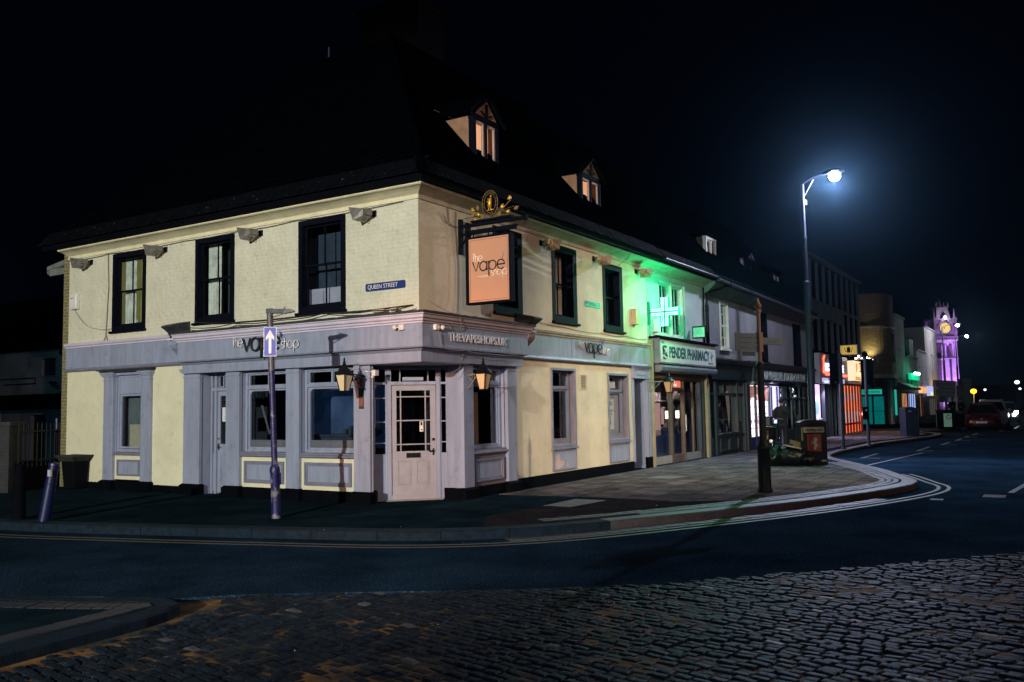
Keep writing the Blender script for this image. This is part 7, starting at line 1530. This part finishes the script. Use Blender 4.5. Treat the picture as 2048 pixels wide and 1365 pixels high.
# ================================================================== poster bin, bags, box
def poster_bin(loc, rot, label, w_=.68, d_=.5, h_=1.14):
    t = thing('poster_bin', label, 'litter bin', loc); FB = frame(loc, (math.cos(rot), math.sin(rot), 0))
    hw, hd = w_ / 2, d_ / 2; g = MB(FB)
    g.box(-hw, hw, -hd, hd, .0, .06); g.box(-hw + .01, hw - .01, -hd + .01, hd - .01, .06, h_ - .12); g.box(-hw, hw, -hd, hd, h_ - .12, h_ - .10)
    g.prism([(-hw, h_ - .10), (hw, h_ - .10), (hw, h_ - .06), (hw * .6, h_ - .01), (0, h_), (-hw * .6, h_ - .01), (-hw, h_ - .06)], -hd, hd)
    g.build('casing', mat('black_bin_metal', (.014, .014, .020), .35, var=.2), t, bevel=.006)
    g = MB(FB); g.box(-.25, .27, hd - .004, hd + .004, .82, .96); bn = g.build('banner', mat('cream_banner', (.5, .38, .27), .6), t)
    text('lettering', 'Opening soon', .085, FB, .01, hd + .006, .865, mat('dark_purple_ink', (.06, .02, .08), .5), bn, 1, align='CENTER', sx=.92, bold=.003, ext=.001)
    g = MB(FB); g.box(-.16, .19, hd - .004, hd + .004, .34, .78); g.box(-.16, .19, hd + .004, hd + .006, .72, .78); ps_ = g.build('poster', mat('brick_red_poster', (.42, .06, .04), .6, var=.1), t)
    # white rearing horse
    H_ = [(-.02, .0), (.02, .01), (.03, .06), (.055, .08), (.05, .13), (.02, .15), (.025, .18), (.05, .20), (.055, .23), (.03, .25), (.035, .275), (.015, .265), (.0, .27), (-.03, .24), (-.045, .225), (-.035, .215), (-.01, .22), (-.02, .19), (-.045, .20), (-.07, .185), (-.085, .155), (-.075, .15), (-.06, .17), (-.04, .175), (-.05, .15), (-.08, .14), (-.09, .11), (-.08, .105), (-.07, .125), (-.03, .13), (-.03, .10), (-.01, .08), (-.035, .05), (-.04, .02)]
    g = MB(FB); g.prism([(.03 + x * 1.15, .385 + z * 1.15) for x, z in H_], hd + .004, hd + .008); g.tube([(.10, hd + .006, .45), (.14, hd + .006, .47), (.13, hd + .006, .53)], .008, 4); g.build('horse_emblem', mat('cream_horse', (.62, .45, .35), .6), ps_)
    FBs = lambda s, d, z: FB(hw + d, -s, z)
    g = MB(FBs); g.box(-.14, .14, -.004, .004, .34, .78); sp = g.build('side_poster', MATS['brick_red_poster'], t)
    g = MB(FBs); g.prism([(x * .8, .42 + z * 1.1) for x, z in H_], .004, .007); g.build('horse_emblem', MATS['cream_horse'], sp)
    g = MB(FBs); g.box(-.2, .2, -.004, .004, .82, .94); g.box(-.12, .12, -.004, .004, .12, .18); g.build('side_banner', MATS['cream_banner'], t)
    g = MB(FB); g.box(-.31, -.27, hd - .003, hd + .003, .62, .95); g.box(-.1, .16, -.12, hd + .02, h_ - .02, h_ + .012) if False else None; g.build('notice_strip', mat('dull_ochre_strip', (.28, .26, .12), .6), t)
    g = MB(FB); g.box(.18, .3, hd - .003, hd + .003, .08, .12); g.build('sticker', PAPER, t)
    return t
poster_bin((11.9, -3.50, 0), math.radians(-62), 'black bin with red white-horse posters and an Opening soon banner')
def bag(name, label, c, r, m, group=None):
    t = thing(name, label, 'bin bag', c, group); g = MB(); n = 26; C_ = Vector(c); P = []; M_ = 13; rr = random.Random(int(c[0] * 100))
    ph = [rr.uniform(0, 6) for _ in range(6)]
    for i in range(M_ + 1):
        a = math.pi * i / M_
        for k in range(n):
            b = 2 * math.pi * k / n
            q = 1 + .09 * math.sin(3 * b + ph[0] + 2 * a) + .07 * math.sin(5 * b + ph[1] - 3 * a) + .05 * math.sin(9 * b + ph[2] + 4 * a) + rr.uniform(-.035, .035)
            z = math.cos(a) * r[2] * (1.0 + .3 * max(0, math.cos(a)) ** 8); z = max(z, -r[2] * .8)
            P.append(C_ + Vector((max(math.sin(a), .02) * math.cos(b) * r[0] * q, max(math.sin(a), .02) * math.sin(b) * r[1] * q, z + r[2] * .8)))
    g.add(P, [(i * n + k, i * n + (k + 1) % n, (i + 1) * n + (k + 1) % n, (i + 1) * n + k) for i in range(M_) for k in range(n)], raw=True)
    g.build('sack', m, t, smooth='auto')
    g = MB(); top = C_ + Vector((0, 0, r[2] * 1.95))
    for k in range(5): a = k * 1.3; g.tube([top - Vector((0, 0, .06)), top, top + Vector((.05 * math.cos(a), .05 * math.sin(a), .05))], [.03, .014, .02], 5, raw=True)
    g.build('knot', m, t); return t
GB = mat('green_plastic_bag', (.001, .009, .005), .28, var=.4, vs=6, bump=.6, bs=20, col2=(.06, .09, .06), mask=(16, .62, .68)); KB = mat('black_plastic_bag', (.008, .009, .012), .3, var=.4, bump=.7, bs=18)
bag('bin_bag', 'knotted green bin bag at the left foot of the poster bin', (10.95, -2.75, 0), (.24, .24, .22), GB, 'rubbish bags by the poster bin')
bag('bin_bag', 'small green bag leaning on the larger green one', (11.25, -2.8, .0), (.17, .17, .27), GB, 'rubbish bags by the poster bin')
bag('bin_bag', 'large black bin bag under the cardboard box by the poster bin', (11.2, -3.15, 0), (.28, .3, .25), KB, 'rubbish bags by the poster bin')
bag('bin_bag', 'small black bag to the right in front of the poster bin', (11.35, -3.5, 0), (.2, .22, .17), KB, 'rubbish bags by the poster bin')
t = thing('takeaway_box', 'open pale cardboard takeaway box lying on the black bin bag', 'box', (11.15, -3.2, .45)); FBx = frame((11.15, -3.2, .46), (.5, -.85, -.0)); 
FBx2 = lambda s, d, z: FBx(s, d, z - .22 * s)
g = MB(FBx2); g.box(-.19, .19, -.14, .14, 0, .035); g.build('tray', mat('pale_cardboard', (.5, .46, .36), .8), t); g = MB(FBx2); g.add([(-.02, -.14, .035), (.25, -.14, .03), (.27, -.2, .18), (.02, -.22, .2)], [(0, 1, 2, 3)]); g.build('lid', mat('brown_cardboard', (.25, .15, .08), .8), t)

# ================================================================== traffic signals, cabinet, sign board, far bins
SGP = mat('grey_blue_signal_post', (.035, .045, .065), .45, var=.15)
def signal(base, h, zc, label, sensor):
    t = thing('traffic_signal', label, 'traffic signal', base, 'traffic signals seen from behind'); b = Vector(base); Fs = frame(base, ax)
    g = MB(); g.tube([b, b + Vector((0, 0, h))], .057, 12, raw=True); g._lathe(b, [(.08, 0), (.08, .03), (.058, .05)], 12); g.build('pole', SGP, t, smooth='auto')
    g = MB(Fs); g.box(-.22 + sensor * .1, .22 + sensor * .1, -.12, -.09, zc - .52, zc + .52); g.box(-.13 + sensor * .1, .13 + sensor * .1, -.35, -.12, zc - .45, zc + .45)
    hd_ = g.build('signal_head', BLACK, t, bevel=.01)
    g = MB(Fs)
    for k in (-1, 0, 1): g.box(-.11 + sensor * .1, .11 + sensor * .1, -.55, -.35, zc + .3 * k + .05, zc + .3 * k + .08)
    g.build('visors', BLACK, hd_)
    g = MB(Fs); g.ball((.12 * sensor - .02, -.05, zc - .46), .025); g.build('bolt', METAL, hd_)
    if sensor > 0:
        g = MB(Fs); g.ball((0, 0, h + .06), .10, (1, 1, 1.3)); g.build('detector', BLACK, t, smooth=True)
        g = MB(Fs); g.box(-.19, -.03, .02, .16, .95, 1.4); g.box(-.17, -.05, .16, .175, 1.2, 1.34); g.build('push_button_box', BLACK, t, bevel=.01); g = MB(Fs); g.box(-.14, -.08, .175, .18, 1.25, 1.3); g.build('demand_panel', glow('panel_glow', (.5, .6, .7), .15), t)
signal((19.76, -2.73, 0), 3.25, 2.72, 'traffic signal seen from behind, its bare post nearer the poster bin', -1)
signal((21.65, -3.22, 0), 3.2, 2.6, 'traffic signal seen from behind with a push button box and round detector on top', 1)
t = thing('street_cabinet', 'tall dark blue grey litter cabinet with a sloped top standing on the pavement edge', 'cabinet', (31.7, -3.25, 0)); FCb = frame((31.7, -3.25, 0), ax)
g = MB(FCb); g.box(-.30, .30, -.3, .3, 0, 1.16); g.prism([(-.30, 1.16), (.30, 1.16), (.30, 1.2), (0, 1.30), (-.30, 1.26)], -.3, .3); g.build('casing', mat('blue_grey_cabinet', (.022, .032, .05), .55, spec=.2, var=.15), t, bevel=.015)
g = MB(FCb); g.box(-.16, -.02, .3, .305, 1.08, 1.14); g.ball((.15, .3, .8), .02); g.build('badge', mat('pale_badge', (.3, .35, .45), .5), t)
t = thing('direction_board', 'large two panel road sign seen from behind, in front of the clock tower', 'road sign', (44.6, -3.6, 0))
b1, b2 = ray_at(1875, 855, 50.5), ray_at(1916, 857, 50.5); mid = (b1 + b2) / 2; mid.z = 0; FSB = frame(mid, (b2 - b1))
g = MB(FSB); g.box(-.70, .68, -.05, -.02, 2.26, 2.72); g.box(-.70, .68, -.05, -.02, 1.80, 2.24); g.build('panel', mat('grey_sign_back', (.11, .14, .16), .55, var=.1), t, bevel=.004)
for s in (-.60, .60): g = MB(FSB); g.tube([(s, 0, -.1), (s, 0, 2.65)], .04, 10); g.build('post', mat('galvanised_sign_post', (.35, .36, .38), .5), t, smooth='auto')
g = MB(FSB)
for z in (1.9, 2.1, 2.35, 2.6): g.box(-.68, .66, -.02, .0, z, z + .03)
g.build('rails', METAL, t)
b = ray_at(1893, 861, 48); t = thing('advert_bin', 'dark bin with a greenish lit poster beneath the road sign', 'litter bin', (b.x, b.y, 0)); FA = frame((b.x, b.y, 0), ax)
g = MB(FA); g.box(-.36, .36, -.3, .3, 0, .95); g.box(-.42, .42, -.34, .34, .95, 1.03); g.build('casing', BLACK, t, bevel=.01)
g = MB(FA); g.box(-.27, .17, .3, .31, .12, .85); pp_ = g.build('poster', mat('pale_green_poster', (.25, .42, .33), .6, emit=(.4, .8, .6), es=.10), t); g = MB(FA); g.tube([(-.0 + .12 * math.cos(a * .4), .32, .65 + .12 * math.sin(a * .4)) for a in range(2, 16)] + [(.02, .32, .65)], .02, 4); g.build('ring_mark', INK, pp_)
for k, (px, hh, lb) in enumerate(((1911, .98, 'plain dark bin just right of the poster bin under the road sign'), (1921, .9, 'slim dark bin nearest the kerb and the red car'))):
    b = ray_at(px, 858, 50); t = thing('street_bin', lb, 'litter bin', (b.x, b.y, 0)); FA = frame((b.x, b.y, 0), ax)
    g = MB(FA); g.taper(-.2, .2, -.2, .2, 0, hh - .1, -.24, .24, -.24, .24); g.build('body', BLACK, t, bevel=.01); g = MB(FA); g.box(-.26, .26, -.26, .26, hh - .1, hh - .04); g.box(-.2, .2, -.2, .2, hh - .04, hh); g.build('lid', mat('dark_blue_grey_lid', (.05, .06, .08), .5), t)

# ================================================================== cars
def car(loc, yaw, label, paint, L=3.9, W_=1.70, H_=1.5, suv=False, lights=False, plate=True, plate_text='GK07 VHB'):
    "front faces local +s"
    t = thing('parked_car' if not lights else 'moving_car', label, 'car', loc); Fc = frame(loc, (math.cos(yaw), math.sin(yaw), 0))
    hl = L / 2
    # stations: s, half width at sill, half width at beltline, z bottom, z belt (bonnet/boot level)
    hood = .92 * H_ / 1.5 if not suv else 1.05
    S = [(-hl, .66, .62, .38, .80), (-hl + .08, .78, .76, .26, .98), (-hl + .5, .84, .83, .2, 1.0), (-.6, .85, .84, .18, .97), (.4, .85, .84, .18, .95), (hl - 1.0, .84, .82, .18, hood), (hl - .45, .82, .78, .2, hood - .08), (hl - .12, .76, .68, .22, hood - .2), (hl, .62, .55, .30, hood - .36)]
    g = MB(Fc); P = []; m_ = 12
    for s, a, b_, z0, z1 in S:
        a *= W_ / 1.7; b_ *= W_ / 1.7; zm = z0 + (z1 - z0) * .45
        ring = [(-a * .9, z0), (-a, z0 + .08), (-a * 1.015, zm), (-b_ * 1.0, z1 - .10), (-b_ * .93, z1 - .02), (-b_ * .5, z1 + .03), (b_ * .5, z1 + .03), (b_ * .93, z1 - .02), (b_, z1 - .10), (a * 1.015, zm), (a, z0 + .08), (a * .9, z0)]
        P += [(s, y, z) for y, z in ring]
    fs = [(i * m_ + k, i * m_ + (k + 1) % m_, (i + 1) * m_ + (k + 1) % m_, (i + 1) * m_ + k) for i in range(len(S) - 1) for k in range(m_)] + [tuple(range(m_)), tuple(range(len(P) - 1, len(P) - m_ - 1, -1))]
    g.add(P, fs)
    body = g.build('body', paint, t, smooth='auto')
    q = W_ / 1.7; zb = .94
    # cabin: glass body and roof shell
    G_ = [(-hl + .12, .66, zb + .02), (-hl + .38, .58, H_ - .06), (-.3, .60, H_ + .0), (.35, .58, H_ - .04), (hl - 1.02, .74, hood + .0)]
    g = MB(Fc); P = []
    for s, b_, z in G_[1:4]: P += []
    lo = [(-hl + .10, .72 * q, zb), (-.3, .76 * q, zb), (.5, .77 * q, zb), (hl - .98, .74 * q, hood)]
    hi = [(-hl + .42, .57 * q, H_ - .09), (-.3, .60 * q, H_ - .03), (.15, .60 * q, H_ - .04), (.42, .56 * q, H_ - .10)]
    for (s0, w0, z0), (s1, w1, z1) in zip(lo, hi): P += [(s0, -w0, z0), (s1, -w1, z1), (s1, w1, z1), (s0, w0, z0)]
    g.add(P, [(i * 4 + k, i * 4 + (k + 1) % 4, i * 4 + 4 + (k + 1) % 4, i * 4 + 4 + k) for i in range(3) for k in range(4)] + [(0, 1, 2, 3), (12, 15, 14, 13)]); g.build('windows', mat('car_glass', (.01, .014, .018), .06, spec=.6), t, smooth='auto')
    g = MB(Fc)
    for k in range(3): (s0, w0, z0), (s1, w1, z1) = hi[k], hi[k + 1]; g.add([(s0, -w0 - .01, z0), (s1, -w1 - .01, z1), (s1, w1 + .01, z1), (s0, w0 + .01, z0), (s0, -w0 * .8, z0 + .05), (s1, -w1 * .8, z1 + .05), (s1, w1 * .8, z1 + .05), (s0, w0 * .8, z0 + .05)], [(0, 3, 2, 1), (4, 5, 6, 7), (0, 1, 5, 4), (1, 2, 6, 5), (2, 3, 7, 6), (3, 0, 4, 7)])
    for sg in (1, -1):
        for (s0, w0, z0), (s1, w1, z1), r in ((lo[3], hi[3], .035), (lo[0], hi[0], .05), (lo[1], hi[1], .03)): g.tube([(s0, sg * w0, z0), (s1, sg * w1, z1)], r, 6)
    g.build('roof', paint, t, smooth='auto')
    if suv: g = MB(Fc); [g.tube([(-hl + .5, sg * .56 * q, H_ + .04), (.3, sg * .56 * q, H_ + .05)], .025, 6) for sg in (1, -1)]; g.build('roof_rails', METAL, t)
    for sx in (-hl + .72, hl - .72):
        for sg in (1, -1): wheel(Fc, sx, sg * (.77 * q), .31, .31, .2, t, TYRE, RIM)
    HL = mat('headlamp_glass', (.45, .47, .5), .12, metal=.3, spec=.8) if not lights else glow('headlamp_on', (1, .93, .86), 60)
    for sg in (1, -1):
        g = MB(Fc); z = hood - .20; s = hl - .20
        g.add([(s + .03, sg * .40 * q, z - .10), (s - .22, sg * .74 * q, z - .06), (s - .42, sg * .79 * q, z + .10), (s - .20, sg * .62 * q, z + .10), (s + .09, sg * .40 * q, z - .13), (s - .12, sg * .78 * q, z - .09), (s - .40, sg * .81 * q, z + .12), (s - .12, sg * .60 * q, z + .10)], [(0, 1, 2, 3), (7, 6, 5, 4), (0, 4, 5, 1), (1, 5, 6, 2), (2, 6, 7, 3), (3, 7, 4, 0)])
        if lights: g.ball((hl + .02, sg * .58, .58), .11, n=8)
        g.build('headlight', HL, t)
        g = MB(Fc); g.tube([(.42, sg * .76 * q, 1.0), (.5, sg * .86 * q, 1.02)], .02, 6); g.ball((.5, sg * .92 * q, 1.05), .10, (.7, 1, .7), n=8); g.build('door_mirror', paint, t, smooth=True)
        g = MB(Fc); g.ball((hl - .06, sg * .58 * q, .36), .06, (.5, 1, .7), n=8); g.build('fog_lamp', mat('headlamp_glass', (.45, .47, .5)), t)
    g = MB(Fc); g.box(hl - .06, hl + .02, -.36, .36, .50, .56); g.box(hl - .09, hl + .0, -.42, .42, .27, .38); gr = g.build('grille', INK, t, bevel=.006)
    g = MB(Fc); g.ball((hl + .01, 0, hood - .30), .05, (.3, 1, 1), n=8); g.build('bonnet_badge', METAL, t)
    if plate:
        g = MB(Fc); g.box(hl + .015, hl + .035, -.26, .26, .40, .51); pl2 = g.build('number_plate', WHITE, t)
        Fp = lambda s, d, z: Fc(hl + .036 + d, -s, z)
        g2 = text('lettering', plate_text, .10, Fp, .0, .0, .42, INK, pl2, -1 if False else 1, align='CENTER', sx=.95, ext=.001)
    g = MB(Fc); g.box(.1, .12, -.6, .6, .55, 1.1); g.box(-.9, -.7, -.6, .6, .5, 1.15); g.build('seats', INK, t)
    return t
RED = mat('deep_red_car_paint', (.07, .004, .010), .3, coat=.8, metal=.2); WHC = mat('silver_white_car_paint', (.48, .46, .52), .35, coat=.6, metal=.1); DKC = mat('dark_car_paint', (.02, .02, .03), .3, coat=.7)
bc = ray_at(1962, 858, 47.6); car((bc.x + 1.9, bc.y, -.12), math.pi + .03, 'red hatchback parked facing the camera by the kerb', RED, L=3.8, W_=1.7, H_=1.52)
bc = ray_at(1971, 853, 52.5); car((bc.x + 2.2, bc.y - .25, -.12), math.pi + .03, 'silver white estate car with roof rails parked behind the red hatchback', WHC, L=4.4, W_=1.82, H_=1.66, suv=True, plate=False)
bc = ray_at(2010, 850, 62); car((bc.x + 1.9, bc.y, -.12), math.pi + .02, 'oncoming dark car with glaring headlights at the right edge', DKC, L=4.2, lights=True, plate=False)
hb = ray_at(2018, 832, 59); lamp('headlight_beam', 'SPOT', (hb.x - .4, hb.y, .55), 200, (1, .9, .85), .06, target=(hb.x - 14, hb.y - 1.5, -.1), spot=50)
g = MB(); g.lathe((58.5, -9.0, -.12), [(.14, 0), (.12, .5), (.10, .95), (.03, 1.0)], 10); t = g.build('keep_left_bollard', mat('amber_reflective_bollard', (.5, .25, .02), .4, emit=(1, .5, .05), es=.15)); tag(t, 'small amber traffic bollard right of the headlights', 'bollard')
# a few dark terraces closing the street on its far side
t = thing('far_terrace', 'unlit terrace closing the road far beyond the parked cars', 'building', (150, -20, 0)); b = ray_at(1990, 800, 210)
g = MB(frame((b.x, b.y, 0), ax)); g.box(-9, 60, -8, 0, -.2, 3.2); g.prism([(-9, 3.2), (60, 3.2), (58, 5), (-7, 5)], -8, 0); g.build('wall', mat('night_black_wall', (.01, .012, .02), .8), t)

# ================================================================== haze added for the halo round the street lamp
g = MB(); g.box(-60, 330, -90, 90, -1.5, 30)
hz = g.build('haze', INK); hz['kind'] = 'stuff'; m = bpy.data.materials.new('lamp_halo_haze'); m.use_nodes = True; t_ = m.node_tree; t_.nodes.clear()
o_n = t_.nodes.new('ShaderNodeOutputMaterial'); pv = t_.nodes.new('ShaderNodeVolumePrincipled'); pv.inputs['Color'].default_value = (.34, .68, 1, 1); pv.inputs['Density'].default_value = .00022; pv.inputs['Anisotropy'].default_value = .945
t_.links.new(pv.outputs[0], o_n.inputs['Volume']); hz.data.materials.clear(); hz.data.materials.append(m)
sc.cycles.volume_bounces = 0
